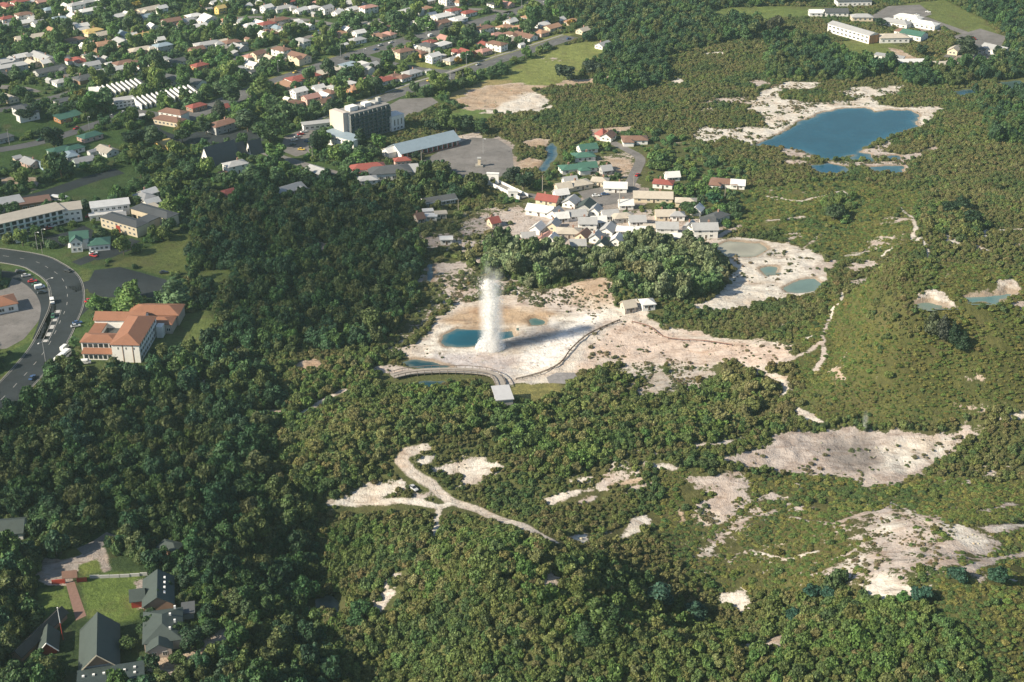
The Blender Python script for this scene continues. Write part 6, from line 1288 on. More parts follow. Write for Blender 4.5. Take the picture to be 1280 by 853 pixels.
# ------------------------------------------------------------------ single trees of the photograph (photo pixel of the foot, crown radius, height, form, colour, label)
DG, MG, LG, YG, BG = (0.030, 0.060, 0.030), (0.048, 0.090, 0.034), (0.075, 0.120, 0.036), (0.15, 0.14, 0.035), (0.045, 0.095, 0.062)
SINGLES = [
    (68, 186, 8.0, 15, 'tall', DG, 'large round dark tree on the left lawn'), (35, 152, 7, 11, 'tall', DG, 'broad dark tree beside the long dark roof at left'), (105, 140, 7, 12, 'tall', DG, 'big dark tree left of the front sawtooth row'), (100, 128, 5, 9, 'dome', YG, 'yellow green tree left of the sawtooth motel'),
    (172, 12, 5, 8, 'dome', (0.24, 0.20, 0.04), 'bright yellow tree near the top edge at left'), (226, 165, 3.2, 9, 'cone', YG, 'yellow conifer beside the brown guest house'), (303, 160, 3, 10, 'cone', YG, 'golden conifer right of the dark brown house'), (228, 178, 6, 9.5, 'dome', MG, 'green round tree beside the yellow house'), (180, 180, 7, 12, 'tall', DG, 'dark tree group left of the yellow house'), (165, 184, 6, 11, 'tall', DG, 'dark tree left of the yellow house near lawn'), (258, 168, 4.5, 10, 'tall', DG, 'dark green tree right of the guest house'),
    (338, 182, 11, 20, 'tall', MG, 'huge round tree left of the hotel tower'), (310, 165, 9, 17, 'tall', (0.055, 0.092, 0.05), 'broad grey green tree behind the huge round tree'), (345, 150, 8, 15, 'tall', MG, 'large tree above the huge round tree'), (290, 130, 8, 15, 'tall', MG, 'large spreading tree right of the sawtooth motel'), (275, 150, 4, 13, 'column', (0.055, 0.075, 0.05), 'tall grey green poplar right of guest house'), (395, 190, 4, 13, 'column', DG, 'dark slender tree in front of hotel annex left end'), (451, 186, 3.4, 13, 'column', DG, 'dark slender tree at right end of hotel annex'), (416, 147, 7, 14, 'tall', DG, 'dark tree behind the stair tower of the hotel'), (420, 104, 4, 6, 'dome', LG, 'round bright tree by the long red roof'), (437, 107, 3, 5, 'dome', MG, 'small round tree beside the orange brick house'), (465, 92, 3.6, 8, 'tall', DG, 'left dark tree by the white sheds below link road'), (476, 92, 3.6, 9, 'tall', DG, 'right dark tree by the white sheds below link road'),
    (513, 50, 4, 8, 'cone', LG, 'light green conical tree above the avenue'), (500, 44, 6, 13, 'tall', MG, 'tall dark green tree left of the conical one'), (356, 58, 4, 6, 'dome', YG, 'yellow tree above the white house with brown roof'), (572, 80, 3, 6, 'dome', (0.26, 0.17, 0.04), 'orange autumn shrub tree beside grey house near field'), (715, 33, 3.5, 7, 'dome', (0.26, 0.16, 0.03), 'orange autumn tree by the last houses of the avenue'), (590, 52, 6, 9, 'dome', DG, 'dark tree clump between brown roofed houses'), (570, 58, 4, 8, 'dome', DG, 'dark round tree behind bright red roof'), (705, 100, 8, 11, 'dome', (0.045, 0.07, 0.045), 'big grey green tree at the end of grass field'), (740, 92, 7, 9, 'dome', (0.05, 0.075, 0.05), 'dark bushy tree right of grass field'), (684, 62, 3.6, 7, 'cone', MG, 'small dark tree beside the pale footpath bend'),
    (556, 163, 5, 17, 'column', LG, 'tall bright poplar above the big car park'), (570, 166, 5, 14, 'tall', LG, 'light green tree right of the tall poplar'), (540, 164, 5, 9, 'dome', DG, 'dark tree left of the tall poplar'), (585, 165, 6, 13, 'tall', DG, 'dark tree behind the big car park'), (602, 168, 6, 11, 'tall', MG, 'green tree right end of car park clump'), (550, 226, 6.5, 13, 'tall', (0.10, 0.125, 0.045), 'bright yellow green tree below the big car park'), (590, 246, 5, 10, 'tall', LG, 'light green tree left of the memorial arch'), (470, 200, 4, 7, 'dome', MG, 'green tree left of the blue grey hall'), (520, 200, 3, 6, 'dome', DG, 'small dark tree at the near gable of the hall'), (655, 238, 6, 12, 'tall', DG, 'dark pine by the river left of the village'), (642, 232, 6, 13, 'tall', (0.035, 0.055, 0.035), 'tall dark tree behind the bridge'), (755, 212, 4, 5.5, 'dome', LG, 'round bright shrub tree in the upper village'), (828, 214, 6, 7, 'dome', LG, 'bright green tree clump above the community hall'), (892, 256, 5, 7, 'dome', (0.04, 0.11, 0.05), 'bright green tree left of brown roofed village house'), (862, 266, 6, 7, 'dome', MG, 'dense green tree behind white two gabled house'),
    (825, 758, 5.2, 9, 'tall', BG, 'blue green tree casting a long shadow at bottom right of centre'), (868, 772, 3.8, 7, 'cone', BG, 'smaller blue green tree right of the larger blue one'), (803, 758, 2.2, 7, 'cone', LG, 'slim light green conifer left of the blue green tree'), (790, 745, 2.4, 7, 'cone', LG, 'slim conifer left of two beside the blue tree'), (745, 770, 3.4, 8, 'cone', LG, 'light green conifer among scrub at bottom centre'), (760, 800, 3.4, 8, 'cone', LG, 'bright conifer above the bottom edge at centre'), (730, 800, 3.6, 8, 'cone', MG, 'green conifer left of the bright conifer'), (765, 776, 3.2, 7.5, 'cone', MG, 'green conifer right of the light conifers'), (840, 805, 3.4, 7, 'cone', LG, 'light conifer below the blue green trees'), (380, 752, 5.2, 10, 'dome', (0.055, 0.125, 0.042), 'bright green round tree at the gully edge'), (452, 770, 3.6, 5, 'dome', (0.055, 0.12, 0.045), 'bright green small tree right of the brown pond'), (445, 782, 3.2, 4.5, 'dome', (0.055, 0.12, 0.045), 'bright green shrub tree below the brown pond'), (200, 758, 1.6, 8, 'cone', (0.035, 0.08, 0.03), 'slim cypress against the grey gabled house'), (188, 775, 2.6, 5, 'dome', (0.04, 0.075, 0.03), 'dark green tree at the right edge of the lawn'), (178, 793, 2.4, 4.2, 'dome', MG, 'small green tree at the lower right of lawn'), (228, 800, 2.8, 6, 'dome', MG, 'green tree right of the dining hall'), (232, 735, 2.8, 6.5, 'tall', DG, 'dark tree behind the grey gabled house'), (222, 830, 2.8, 5, 'dome', LG, 'green tree in front of the tan gable'), (190, 790, 3.0, 5.5, 'dome', MG, 'round green tree between lawn and dining hall'), (160, 812, 3.2, 5.0, 'dome', LG, 'round bright tree right of the meeting house'), (214, 742, 1.4, 6, 'cone', (0.035, 0.08, 0.03), 'slim cypress behind the grey gabled house'),
    (1042, 275, 6, 9, 'dome', (0.045, 0.075, 0.035), 'dark round tree clump on the pale hill crest'), (1200, 262, 5, 9, 'cone', DG, 'dark conifer on the right hill crest'), (1185, 268, 4, 7, 'dome', DG, 'dark bushy tree left of the crest conifer'), (1215, 282, 5, 8, 'dome', DG, 'dark tree on the slope below the crest conifer'), (1166, 414, 3, 11, 'cone', (0.06, 0.075, 0.04), 'slim dark pine on the hill below the left small pond'), (1178, 422, 2.8, 12, 'cone', (0.05, 0.06, 0.045), 'tallest slim pine on the hill face'), (1190, 426, 2.8, 10, 'cone', DG, 'dark slim pine right of the tallest pine'), (1204, 434, 2.6, 8, 'cone', DG, 'lowest slim pine on the hill face'), (970, 40, 7, 15, 'dome', (0.07, 0.075, 0.045), 'spreading bare looking tree left of the school field'), (1208, 72, 9, 17, 'tall', (0.05, 0.072, 0.04), 'large tree in front of the school houses'), (1152, 70, 5, 10, 'tall', DG, 'dark tree right of the green roofed school hall'), (1100, 34, 5, 7, 'dome', DG, 'round tree beside the long school block'), (1246, 70, 3, 8, 'column', DG, 'slim tree in front of the far right house'),
    (1290, 830, 4, 6, 'dome', (0.035, 0.085, 0.055), 'blue green tree at the bottom right edge'), (1016, 750, 3.6, 5, 'dome', (0.035, 0.09, 0.06), 'blue green bush tree below the patchy bare ground'), (1036, 748, 3.2, 4.6, 'dome', (0.035, 0.09, 0.06), 'second blue green bush tree beside the bare ground'), (992, 776, 3.4, 4.6, 'dome', (0.035, 0.09, 0.06), 'blue green bush tree near the orange scar'), (1150, 752, 3.6, 5, 'dome', (0.035, 0.09, 0.06), 'blue green bush tree at the right tip of bare ground'), (1196, 724, 3.4, 4.6, 'dome', (0.035, 0.085, 0.055), 'blue green bush tree on the right slope'), (1245, 728, 3.6, 5, 'dome', (0.035, 0.085, 0.05), 'green bush tree standing alone on the right slope'),
]
for (u, v, r, h, *_r) in SINGLES:
    x, y, _z = P(u, v); occ_poly([(x + math.cos(a) * r * .8, y + math.sin(a) * r * .8) for a in np.linspace(0, 5.5, 8)], 0.2)



# ------------------------------------------------------------------ geyser: water column, spray and steam
gx, gy, gz = P(616, 436)
t = empty('geyser', (gx, gy, gz), 0, 'tall white geyser jet rising from the pale terrace beside the blue pool', 'geyser')
rg = np.random.default_rng(3)
def spray(name, n, f, parent, size, mat):
    p = f(n); ax_ = p.copy(); ax_[:, 2] = 0; ax_ /= np.linalg.norm(ax_, axis=1)[:, None] + 1e-6; d = ax_ + np.array([-.55, -.45, .55]) + .55 * rg.normal(size=(n, 3)); d /= np.linalg.norm(d, axis=1)[:, None]; e = np.cross(d, rg.normal(size=(n, 3))); e /= np.linalg.norm(e, axis=1)[:, None]; g_ = np.cross(d, e)
    s = (size * (0.4 + rg.random(n) ** 2 * 1.3))[:, None]; V = np.stack([p + e * s, p + g_ * s, p - e * s * .9, p - g_ * s * .8], 1).reshape(-1, 3); T = np.arange(n)[:, None] * 4
    me = np_mesh(name, V, np.concatenate([T + np.array([[0, 1, 2]]), T + np.array([[0, 2, 3]])]), 3); me.materials.append(mat); return link(name, me, parent)
m, nt, out = new_mat('white_water'); d_ = N(nt, 'BsdfDiffuse'); d_.inputs[0].default_value = (.88, .88, .88, 1); tr = N(nt, 'BsdfTranslucent'); tr.inputs[0].default_value = (.9, .9, .9, 1); mx = N(nt, 'MixShader'); mx.inputs[0].default_value = .35
nt.links.new(d_.outputs[0], mx.inputs[1]); nt.links.new(tr.outputs[0], mx.inputs[2]); tp = N(nt, 'BsdfTransparent'); mt = N(nt, 'MixShader'); mt.inputs[0].default_value = .52
nt.links.new(mx.outputs[0], mt.inputs[1]); nt.links.new(tp.outputs[0], mt.inputs[2]); nt.links.new(mt.outputs[0], out.inputs[0]); WWAT = m
def jet(n):
    z = rg.random(n) ** 1.1 * 32; t_ = z / 33; r = 1.14 * (1.1 + 3.4 * t_ ** 0.8 * (1 - .35 * t_ ** 3)) * np.where(t_ > .86, np.sqrt(np.clip(1 - ((t_ - .86) / .15) ** 2, .02, 1)), 1); a = rg.random(n) * 6.283; q = np.abs(rg.normal(size=n)) * .52
    k = 1 + .3 * np.sin(z * .9 + 2 * a)
    return np.stack([np.cos(a) * r * q * k - 1.4 * t_ ** 2 + .5 * np.sin(z * .35), np.sin(a) * r * q * k, z], 1)
def basin(n):
    a = rg.random(n) * 6.283; q = np.sqrt(rg.random(n)); z = np.abs(rg.normal(size=n)) * 4.6 * (1 - q ** 1.5 * .85) - .2; return np.stack([np.cos(a) * q * 6.5 - 1.0, np.sin(a) * q * 4 + .5, z], 1)
spray('water_jet', 24000, jet, t, .20, WWAT); spray('splash', 9000, basin, t, .20, WWAT)
def steam_vol(name, f, parent, dens, loc=(0, 0, 0), sc=.25, R_=5.6, zt=(17, 37)):
    """a closed puff of steam: lumpy shell filled with an uneven white volume"""
    m, nt, out = new_mat(name + '_vapour'); v_ = N(nt, 'VolumePrincipled'); v_.inputs['Color'].default_value = (.97, .97, .97, 1); v_.inputs['Anisotropy'].default_value = .1
    ps = N(nt, 'NewGeometry').outputs['Position']; nn = noise(nt, sc, 4, .6, ps)
    ob = N(nt, 'SeparateXYZ'); nt.links.new(N(nt, 'TexCoord').outputs['Object'], ob.inputs[0])      # thins out towards its edge and top
    rr_ = M(nt, 'SQRT', M(nt, 'ADD', M(nt, 'POWER', M(nt, 'ADD', ob.outputs[0], .5), 2.0), M(nt, 'POWER', ob.outputs[1], 2.0)))
    fd = M(nt, 'MULTIPLY', M(nt, 'POWER', maprange(nt, rr_, R_ * .15, R_, 1, 0), 1.5), maprange(nt, ob.outputs[2], zt[0], zt[1], 1, 0))
    nt.links.new(M(nt, 'MULTIPLY', fd, maprange(nt, nn, .36, .66, 0, dens)), v_.inputs['Density']); nt.links.new(v_.outputs[0], out.inputs['Volume'])
    iv, fi = ICO_S; Vs, Fs, off = [], [], 0
    rows_ = f(); k = 20; V = []; 
    for z, x, y, r in rows_:
        for i in range(k):
            a = i / k * 6.283; q = r * (1 + .14 * math.sin(3 * a + z * .7) + .1 * math.sin(5 * a - z)); V.append((x + math.cos(a) * q, y + math.sin(a) * q, z))
    mb = MB(); n = len(rows_); mb.add(V, [(j * k + i, j * k + (i + 1) % k, (j + 1) * k + (i + 1) % k, (j + 1) * k + i) for j in range(n - 1) for i in range(k)] + [tuple(range(k))[::-1], tuple(range((n - 1) * k, n * k))])
    o = mb.build(name, m, parent); o.location = loc; return o
ICO_S = (None, None)
steam_vol('steam', lambda: [(-.5, -.5, .3, 7.6), (8, -.5, .3, 7.6), (16, -.5, .3, 7.6), (24, -.5, .3, 7.6), (32, -.6, .3, 7.6), (38, -.8, .3, 7.2), (43, -1.0, .3, 5)], t, .8, R_=6.4)
x, y, z = P(1081, 540); t2 = empty('steam_vent', (x, y, z), 0, 'thin wisp of steam rising from the top of large bare pit', 'steam')
steam_vol('steam', lambda: [(-.4, 0, 0, .7), (2, .1, 0, .9), (5, -.3, 0, 1.4), (8, -.6, .2, 1.2), (9.5, -.7, .3, .4)], t2, .7, sc=.5, R_=1.7, zt=(3, 10))
x, y, z = P(690, 408); t2 = empty('steam_vent', (x, y, z), 0, 'low grey steam drifting from the small pool right of the geyser', 'steam')
steam_vol('steam', lambda: [(-.4, 0, 0, 2), (2, 1, 0, 3.5), (4.5, 2.5, 0.5, 3.5), (6.5, 4, 1, 1.5)], t2, .22, sc=.3, R_=6.0, zt=(2, 7))
x, y, z = P(611, 345); t2 = empty('steam_vent', (x, y, z), 0, 'faint wisp of steam drifting behind the top of the geyser', 'steam')
steam_vol('steam', lambda: [(-.4, 0, 0, 1.2), (3, -.6, 0, 2), (6, -1, 0, 2.2), (8, -1.6, 0, .8)], t2, .35, sc=.4, R_=2.6, zt=(3, 8.5))
# ------------------------------------------------------------------ planting
def jgrid(s, seed):
    r = np.random.default_rng(seed)
    xs = np.arange(-600, 600, s); ys = np.arange(280, 1350, s)
    x, y = np.meshgrid(xs, ys); x = x + ((np.arange(len(ys)) % 2) * s / 2)[:, None]
    x = (x + r.uniform(-0.7, 0.7, x.shape) * s).ravel(); y = (y + r.uniform(-0.7, 0.7, y.shape) * s).ravel()
    u, v, _ = proj(x, y, hz(x, y))
    k = (u > -150) & (u < 1430) & (v > -45) & (v < 950)
    x, y = x[k], y[k]
    k = ~grid_at(OCC, x, y) & (grid_at(WSD, x, y) < -0.3)
    return x[k], y[k], r


def palette(r, n, cols, x, y, sc=28.0, spread=0.11, seed=61):
    """albedo per plant: drifts slowly over the ground, jumps a little from plant to plant"""
    C = np.array(cols)
    f = np.clip(0.5 + 0.75 * fbm(x / sc, y / sc, 3, seed) + r.normal(size=n) * 0.11, 0, 0.999) * len(C)
    i = f.astype(int)
    return 1.85 * np.array([0.99, 1.03, 0.84]) * C[i] * (1 + spread * r.normal(size=(n, 1))).clip(0.55, 1.6) * (1 + 0.05 * r.normal(size=(n, 3)))


def mass(name, kinds, pts, scl, rot, tint, pick, label, cat):
    """one object: plants placed on the ground by geometry nodes"""
    me = bpy.data.meshes.new(name); me.vertices.add(len(pts)); me.vertices.foreach_set('co', np.ascontiguousarray(pts, np.float32).ravel()); me.update()
    attr(me, 'scl', 'FLOAT_VECTOR', scl); attr(me, 'tint', 'FLOAT_COLOR', np.hstack([tint, np.ones((len(pts), 1))])); attr(me, 'pick', 'INT', pick)
    e = np.zeros((len(pts), 3)); e[:, 2] = rot; attr(me, 'eul', 'FLOAT_VECTOR', e)
    o = link(name, me)
    ng = bpy.data.node_groups.new(name, 'GeometryNodeTree')
    ng.interface.new_socket('Geometry', in_out='INPUT', socket_type='NodeSocketGeometry'); ng.interface.new_socket('Geometry', in_out='OUTPUT', socket_type='NodeSocketGeometry')
    L = ng.links.new; G = lambda t: ng.nodes.new('GeometryNode' + t)
    gi, go, ip, jn = ng.nodes.new('NodeGroupInput'), ng.nodes.new('NodeGroupOutput'), G('InstanceOnPoints'), G('JoinGeometry')
    for m_ in reversed(kinds):
        po = bpy.data.objects.new(m_.name, m_)
        oi, gt = G('ObjectInfo'), G('GeometryToInstance'); oi.inputs['Object'].default_value = po; oi.inputs['As Instance'].default_value = False
        L(oi.outputs['Geometry'], gt.inputs[0]); L(gt.outputs[0], jn.inputs[0])
    ip.inputs['Pick Instance'].default_value = True
    def na(n, t):
        q = G('InputNamedAttribute'); q.data_type = t; q.inputs['Name'].default_value = n; return [s for s in q.outputs if s.enabled and s.name == 'Attribute'][0]
    er = ng.nodes.new('FunctionNodeEulerToRotation'); L(na('eul', 'FLOAT_VECTOR'), er.inputs[0])
    L(gi.outputs[0], ip.inputs['Points']); L(jn.outputs[0], ip.inputs['Instance']); L(na('pick', 'INT'), ip.inputs['Instance Index'])
    L(er.outputs[0], ip.inputs['Rotation']); L(na('scl', 'FLOAT_VECTOR'), ip.inputs['Scale']); L(ip.outputs[0], go.inputs[0])
    o.modifiers.new('planting', 'NODES').node_group = ng
    return tag(o, label, cat, kind='stuff')


def bare_free(x, y, lim=0.0, k=0.6):
    rag = grid_at(RAG, x, y)
    return (grid_at(BSD, x, y) + fbm(x / 4, y / 4, 3, 13) * rag * k < lim) & (grid_at(LSD, x, y) < -0.2)


def add_mass(name, zones, s, seed, kinds, rad, hgt, cols, label, cat, dens=1.0, drift=28.0, gaps=None, onbare=0):
    x, y, r = jgrid(s, seed)
    z = grid_at(ZN, x, y); k = np.isin(z, zones) & (bare_free(x, y) if not onbare else grid_at(BSD, x, y) > 0.3)
    if onbare == 1: k &= r.random(len(x)) < TUFT(x, y)
    if onbare == 2: k &= fbm(x / 9, y / 9, 3, 88) > 0.12
    if dens < 1: k &= r.random(len(x)) < dens
    if gaps is not None: k &= fbm(x / gaps[0], y / gaps[0], 3, seed + 5) > gaps[1]
    x, y = x[k], y[k]; n = len(x)
    q = np.clip(np.exp(r.normal(size=n) * 0.36), 0.45, 2.3) * (1 + 0.3 * fbm(x / 35, y / 35, 2, seed + 9))
    a = rad * q; h = hgt * q * (0.85 + 0.3 * r.random(n))
    pts = np.stack([x, y, hz(x, y) - 0.15], 1); scl = np.stack([a, a * (0.9 + 0.2 * r.random(n)), h], 1)
    mass(name, kinds, pts, scl, r.random(n) * 6.28, palette(r, n, cols, x, y, drift), r.integers(0, len(kinds), n), label, cat)
    return n


SCRUB = [(0.050, 0.070, 0.030), (0.076, 0.082, 0.036), (0.092, 0.086, 0.043), (0.074, 0.088, 0.034), (0.044, 0.068, 0.030)]
BUSH = [(0.020, 0.043, 0.024), (0.032, 0.060, 0.026), (0.052, 0.064, 0.028), (0.024, 0.050, 0.029), (0.044, 0.074, 0.028)]
CANO = [(0.058, 0.082, 0.032), (0.085, 0.092, 0.038), (0.098, 0.095, 0.046), (0.070, 0.098, 0.034), (0.052, 0.084, 0.034)]
HILL = [(0.074, 0.090, 0.030), (0.096, 0.092, 0.036), (0.066, 0.090, 0.030), (0.106, 0.104, 0.038), (0.052, 0.076, 0.030)]
GARD = [(0.038, 0.072, 0.032), (0.055, 0.096, 0.034), (0.046, 0.078, 0.040), (0.078, 0.105, 0.036), (0.036, 0.066, 0.034)]
cnt = {}
cnt['scrub'] = add_mass('scrub', [1], 1.4, 31, PI_['shrub'], 0.92, 1.15, SCRUB, 'low olive green scrub covering the thermal valley between the bare patches', 'scrub')
cnt['hill'] = add_mass('hillside_scrub', [3], 1.05, 32, PI_['shrub'], 0.72, 0.42, HILL, 'short yellow green scrub and fern on the grassy hill at the right', 'scrub', 0.88, 26, (11, -0.42))
cnt['under'] = add_mass('understorey', [2, 5, 6], 2.0, 38, PI_['shrub'], 1.4, 2.0, [(0.040, 0.062, 0.027), (0.062, 0.078, 0.030), (0.052, 0.082, 0.028)], 'lower shrubs filling the gaps under the bush canopy', 'undergrowth', .9, 20)
cnt['hill2'] = add_mass('hillside_bushes', [3], 3.4, 33, PI_['shrub'], 0.95, 1.0, [HILL[2], SCRUB[0], HILL[0], SCRUB[4], HILL[1]], 'darker single bushes dotted over the grassy hill and slopes at the right', 'bushes', 0.5, 24, (22, -0.15))
cnt['terrace'] = add_mass('terrace_scrub', [7], 2.6, 34, PI_['shrub'], 1.4, 1.6, [(0.10, 0.10, 0.05), (0.08, 0.095, 0.04), (0.12, 0.11, 0.065)], 'grey green shrubs thinly spread over the pale steaming ground near the geyser', 'shrubs', 0.55, 20)
cnt['tufts'] = add_mass('terrace_tufts', [1, 2, 3, 4, 5, 6, 7], 1.05, 36, PI_['shrub'], 0.6, 0.5, [(0.085, 0.078, 0.05), (0.065, 0.072, 0.04), (0.11, 0.09, 0.065)], 'low grey brown tufts of heath growing on the bare pale ground', 'heath', 1, 12, None, 1)
cnt['stones'] = add_mass('rubble', [1, 2, 3, 5, 6, 7], 2.2, 37, STONES, 0.27, 0.2, [(0.15, 0.13, 0.125), (0.21, 0.18, 0.17), (0.09, 0.075, 0.07)], 'loose pale and brown stones lying on the bare ground', 'rubble', .5, 10, None, 2)
cnt['garden'] = add_mass('garden_shrubs', [4, 8], 3.4, 35, PI_['shrub'], 1.7, 2.2, GARD, 'garden hedges and shrubs between the suburb houses', 'shrubs', 0.62, 14)

# ---- trees: the nearest ones are things of their own, the rest one mass
def tree(name, x, y, r, h, kind, tint, label, group, rz, sink=0.2, trunk=True):
    z = float(hz(x, y)) - sink
    t = empty(name, (x, y, z), rz, label, 'tree', group)
    ks = PO[kind]; me = ks[int(abs(x * 13 + y * 7)) % len(ks)]
    top = {'shrub': 1.25, 'dome': 1.6, 'tall': 2.9, 'cone': 3.75, 'column': 3.7}[kind]
    c = link('crown', me, t); f = 0.12 if kind in ('dome', 'tall') else 0.02
    c.location = (0, 0, h * f); c.scale = (r, r, h * (1 - f) / top); c.color = (*tint, 1)
    k = link('trunk', TRUNK, t); k.scale = (h * 0.32, h * 0.32, h * (0.75 if kind != 'dome' else 0.6))
    return t


def plant_trees(zones, s, seed, kinds, rad, hgt, cols, n_single, name, group, namer, mass_name, mass_label, dens=1.0, drift=30.0, limit=None):
    x, y, r = jgrid(s, seed)
    k = np.isin(grid_at(ZN, x, y), zones) & bare_free(x, y, -0.5)
    if dens < 1: k &= r.random(len(x)) < dens
    x, y = x[k], y[k]; n = len(x)
    q = np.clip(np.exp(r.normal(size=n) * 0.34), 0.5, 2.0) * (1 + 0.35 * fbm(x / 45, y / 45, 2, seed + 9))
    a = rad * q; h = hgt * q * (0.8 + 0.4 * r.random(n)); tint = palette(r, n, cols, x, y, drift); rot = r.random(n) * 6.28
    u, v, ps = proj(x, y, hz(x, y) + h * 0.6)
    inside = (u > 3) & (u < 1277) & (v > 6) & (v < 846)
    if limit is not None: inside &= limit(u, v)
    order = np.argsort(-(ps * a * inside)); single = order[:min(n_single, int(inside.sum()))]
    pk = r.integers(0, 1000, n)
    for i in single:
        kd = kinds[pk[i] % len(kinds)]
        tree(name, float(x[i]), float(y[i]), float(a[i]), float(h[i]), kd, tuple(float(c) for c in tint[i]), namer(u[i], v[i]), group, float(rot[i]))
    rest = np.ones(n, bool); rest[single] = False
    allk = [m_ for kd in kinds for m_ in PI_[kd]]; tops = np.array([{'shrub': 1.25, 'dome': 1.6, 'tall': 2.9, 'cone': 3.75, 'column': 3.7}[kd] for kd in kinds for _ in PI_[kd]])
    p2 = pk[rest] % len(allk); hh = h[rest]
    pts = np.stack([x[rest], y[rest], hz(x[rest], y[rest]) - 0.2 + hh * 0.05], 1)
    mass(mass_name, allk, pts, np.stack([a[rest], a[rest], hh * 0.95 / tops[p2]], 1), rot[rest], tint[rest], p2, mass_label, 'trees')
    return len(single), int(rest.sum())


def wood_name(u, v):
    if u < 260 and v > 640: return 'dark green bush tree around the meeting ground lawns at bottom left'
    if u < 260: return 'dark green bush tree on the shaded slope between highway and meeting ground'
    if u < 420: return 'dense green bush tree beside the gully right of the meeting ground'
    if v > 700 and u < 700: return 'olive bush tree on the wooded spur at bottom centre'
    if v > 700: return 'olive bush tree on the wooded slope at bottom right'
    return 'rounded bush tree in the canopy below the geyser'


def garden_name(u, v):
    if v > 200: return 'leafy green tree among the motels and lawns left of the forest'
    if v > 120 and u < 330: return 'leafy green tree around the street with the sawtooth motel'
    if u < 330 and v < 50: return 'leafy green garden tree among the top left houses'
    if u < 330: return 'leafy green garden tree above the sawtooth motel'
    if u < 480: return 'leafy green garden tree left of the main avenue'
    return 'leafy green garden tree by the main avenue houses'


cnt['bush'] = plant_trees([2], 3.2, 51, ['tall', 'dome', 'dome', 'tall', 'dome', 'cone'], 2.25, 5.8, BUSH, 205, 'bush_tree', 'trees in the dense bush', wood_name, 'bush', 'dense dark native bush filling the shaded valley and far edges', 1.0, 34)
cnt['canopy'] = plant_trees([5], 1.95, 52, ['dome', 'shrub', 'dome', 'tall'], 1.32, 2.6, CANO, 90, 'bush_tree', 'trees in the dense bush', wood_name, 'bush_canopy', 'olive and green low bush canopy below the geyser and along the bottom', 1.0, 26, lambda u, v: v > 690)
cnt['grove'] = plant_trees([6], 3.6, 53, ['tall', 'dome', 'dome'], 2.4, 6.0, [(0.085, 0.105, 0.060), (0.098, 0.115, 0.072), (0.060, 0.092, 0.045), (0.092, 0.10, 0.055)], 95, 'grove_tree', 'grey green trees on the knoll by the village', lambda u, v: 'grey green tree on the left of the knoll below village houses' if u < 745 else 'green tree on the right of the knoll beside the mud flat', 'knoll_grove', 'remaining grey green trees on the knoll below the village', 1.0, 22)
cnt['gardens'] = plant_trees([4], 6.4, 54, ['dome', 'tall', 'dome', 'cone'], 3.1, 7.0, GARD, 290, 'garden_tree', 'leafy trees between the suburb houses', garden_name, 'garden_trees', 'smaller leafy trees filling gardens between the far suburb houses', 0.64, 20)


def one_tree(u, v, r, h, kind, tint, label, name='single_tree'):
    x, y, z = P(u, v); tree(name, x, y, r, h, kind, tint, label, None, RNG.random() * 6)


for a in SINGLES: one_tree(*a)
print('PLANTS', cnt)
# ------------------------------------------------------------------ camera, sun, sky, air
cam = bpy.data.cameras.new('camera'); co = bpy.data.objects.new('camera', cam); COL.objects.link(co)
cam.sensor_width = 36; cam.lens = 36 * F / 1280; cam.clip_start = 1; cam.clip_end = 20000
co.location = (0, 0, HC); co.rotation_euler = (math.pi / 2 - TH, 0, 0); SC.camera = co
EL = R(33); hd = Vector((0.93, 0.36, 0)).normalized()
sd = Vector((hd.x * math.cos(EL), hd.y * math.cos(EL), -math.sin(EL)))
sl = bpy.data.lights.new('sun', 'SUN'); so = bpy.data.objects.new('sun', sl); COL.objects.link(so)
sl.energy = 4.9; sl.angle = R(0.53); sl.color = (1.0, 0.89, 0.70); so.rotation_euler = sd.to_track_quat('-Z', 'Y').to_euler(); so.location = (-600, -200, 700)
w = bpy.data.worlds.new('World'); SC.world = w; w.use_nodes = True; nt = w.node_tree; nt.nodes.clear()
sk = nt.nodes.new('ShaderNodeTexSky'); sk.sky_type = 'NISHITA'; sk.sun_disc = False; sk.sun_elevation = EL; sk.sun_rotation = math.atan2(-hd.x, -hd.y); sk.altitude = 300
bg = nt.nodes.new('ShaderNodeBackground'); bg.inputs['Strength'].default_value = 0.075; wo = nt.nodes.new('ShaderNodeOutputWorld')
nt.links.new(sk.outputs[0], bg.inputs[0]); nt.links.new(bg.outputs[0], wo.inputs[0])

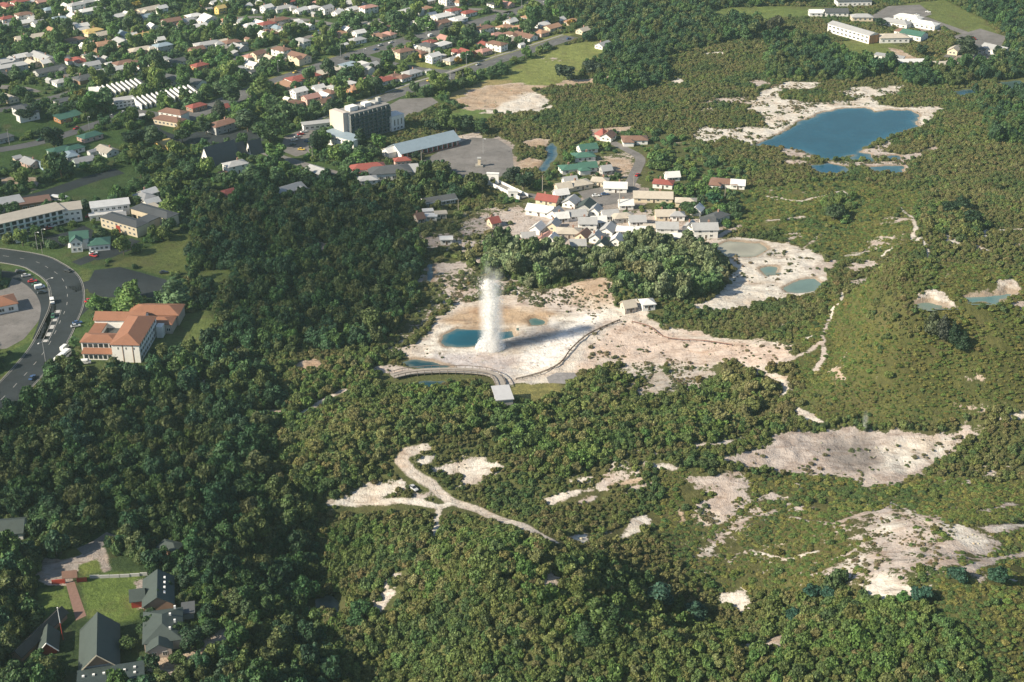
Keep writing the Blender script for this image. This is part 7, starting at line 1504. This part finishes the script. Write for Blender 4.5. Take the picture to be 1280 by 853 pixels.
# clouds out of view; the two thin ones are added to dim the left
def cloud(px, zc, name, label, opac, lump=0.5):
    m, nt, out = new_mat('cloud_' + name)
    d = N(nt, 'BsdfDiffuse'); d.inputs[0].default_value = (0.85, 0.86, 0.88, 1); t = N(nt, 'BsdfTransparent'); tl = N(nt, 'BsdfTranslucent'); tl.inputs[0].default_value = (0.85, 0.86, 0.88, 1)
    mx, m2 = N(nt, 'MixShader'), N(nt, 'MixShader'); m2.inputs[0].default_value = 0.5
    nt.links.new(d.outputs[0], m2.inputs[1]); nt.links.new(tl.outputs[0], m2.inputs[2])
    pos = N(nt, 'NewGeometry').outputs['Position']
    nt.links.new(maprange(nt, noise(nt, 0.03, 4, 0.6, pos), 0.3, 0.6, opac * 0.7, opac), mx.inputs[0]); nt.links.new(t.outputs[0], mx.inputs[1]); nt.links.new(m2.outputs[0], mx.inputs[2])
    nt.links.new(mx.outputs[0], out.inputs[0])
    poly = W0(px); r = np.random.default_rng(len(px)); Vs, Fs, off = [], [], 0
    xs = [p[0] for p in poly]; ys = [p[1] for p in poly]; k = zc / -sd.z
    iv, fi = ICO2
    gx, gy = np.meshgrid(np.arange(min(xs), max(xs), 16), np.arange(min(ys), max(ys), 16)); gx = gx.ravel() + r.normal(size=gx.size) * 3; gy = gy.ravel() + r.normal(size=gy.size) * 3
    ins = sd_poly(gx, gy, poly)
    V2 = []
    # one closed, puffy sheet: height field top and bottom over the outline
    st = 7.0; X, Y = np.meshgrid(np.arange(min(xs) - 30, max(xs) + 30, st), np.arange(min(ys) - 30, max(ys) + 30, st))
    D = sd_poly(X, Y, poly) + fbm(X / 22, Y / 22, 4, 8) * 14
    T = np.sqrt(np.clip(D, 0, None)) * 3.2 * (1 + 0.5 * fbm(X / 18, Y / 18, 4, 19))
    ok = D > 0; ids = -np.ones(X.shape, int); ids[ok] = np.arange(ok.sum()); n = int(ok.sum())
    ox, oy = -sd.x * k, -sd.y * k
    top = np.stack([X[ok] + ox, Y[ok] + oy, zc + T[ok]], 1); bot = np.stack([X[ok] + ox, Y[ok] + oy, zc - 0.35 * T[ok] - 0.2], 1)
    Q = np.stack([ids[:-1, :-1], ids[:-1, 1:], ids[1:, 1:], ids[1:, :-1]], -1).reshape(-1, 4); Q = Q[(Q >= 0).all(1)]
    me = np_mesh('cloud', np.concatenate([top, bot]), np.concatenate([Q, Q[:, ::-1] + n]), 4); me.materials.append(m)
    tag(link('cloud', me), label, 'cloud', kind='structure')


cloud([(262, 240), (330, 222), (420, 232), (500, 250), (560, 262), (600, 285), (560, 312), (540, 345), (520, 378), (470, 415), (380, 440), (290, 430), (250, 380)], 520, 'near', 'pale cloud whose shade lies over the forest left of the geyser', 0.44)
cloud([(-200, 120), (60, 125), (200, 150), (270, 200), (235, 250), (235, 330), (200, 352), (120, 352), (60, 300), (-300, 330)], 560, 'far', 'thin unseen cloud added to dim the left suburb lawns', 0.22)  # added out of view, weakens the sun over the left suburb
cloud([(-300, 480), (40, 500), (150, 490), (300, 470), (350, 540), (400, 640), (385, 740), (300, 770), (240, 690), (30, 640), (-300, 680)], 600, 'low', 'thin unseen cloud added to dim the bush below the highway', 0.27)  # added out of view, weakens the sun over the lower left bush

# the air of the valley
hb = MB(); hb.box(-5200, 5200, -3600, 8200, float(HH.min()) - 3, 330)
m, nt, out = new_mat('air')
pv = N(nt, 'VolumePrincipled'); pv.inputs['Color'].default_value = (0.60, 0.82, 0.84, 1); pv.inputs['Density'].default_value = 0.00007; pv.inputs['Anisotropy'].default_value = 0.2
nt.links.new(pv.outputs[0], out.inputs['Volume'])
if HAZE: tag(hb.build('haze', m), 'pale even haze filling the air over the valley', 'haze', kind='stuff')

SC.render.engine = 'CYCLES'
c = SC.cycles; c.use_denoising = True
try: c.denoiser = 'OPENIMAGEDENOISE'; c.denoising_input_passes = 'RGB_ALBEDO_NORMAL'; c.denoising_prefilter = 'ACCURATE'
except Exception: pass
c.max_bounces = 6; c.diffuse_bounces = 3; c.glossy_bounces = 2; c.transparent_max_bounces = 24; c.volume_bounces = 3; c.transmission_bounces = 2
c.sample_clamp_indirect = 6.0; c.volume_step_rate = 2.0; c.use_adaptive_sampling = False
vs = SC.view_settings; vs.view_transform = 'Standard'; vs.look = 'None'; vs.exposure = 0.88; vs.gamma = 1.0
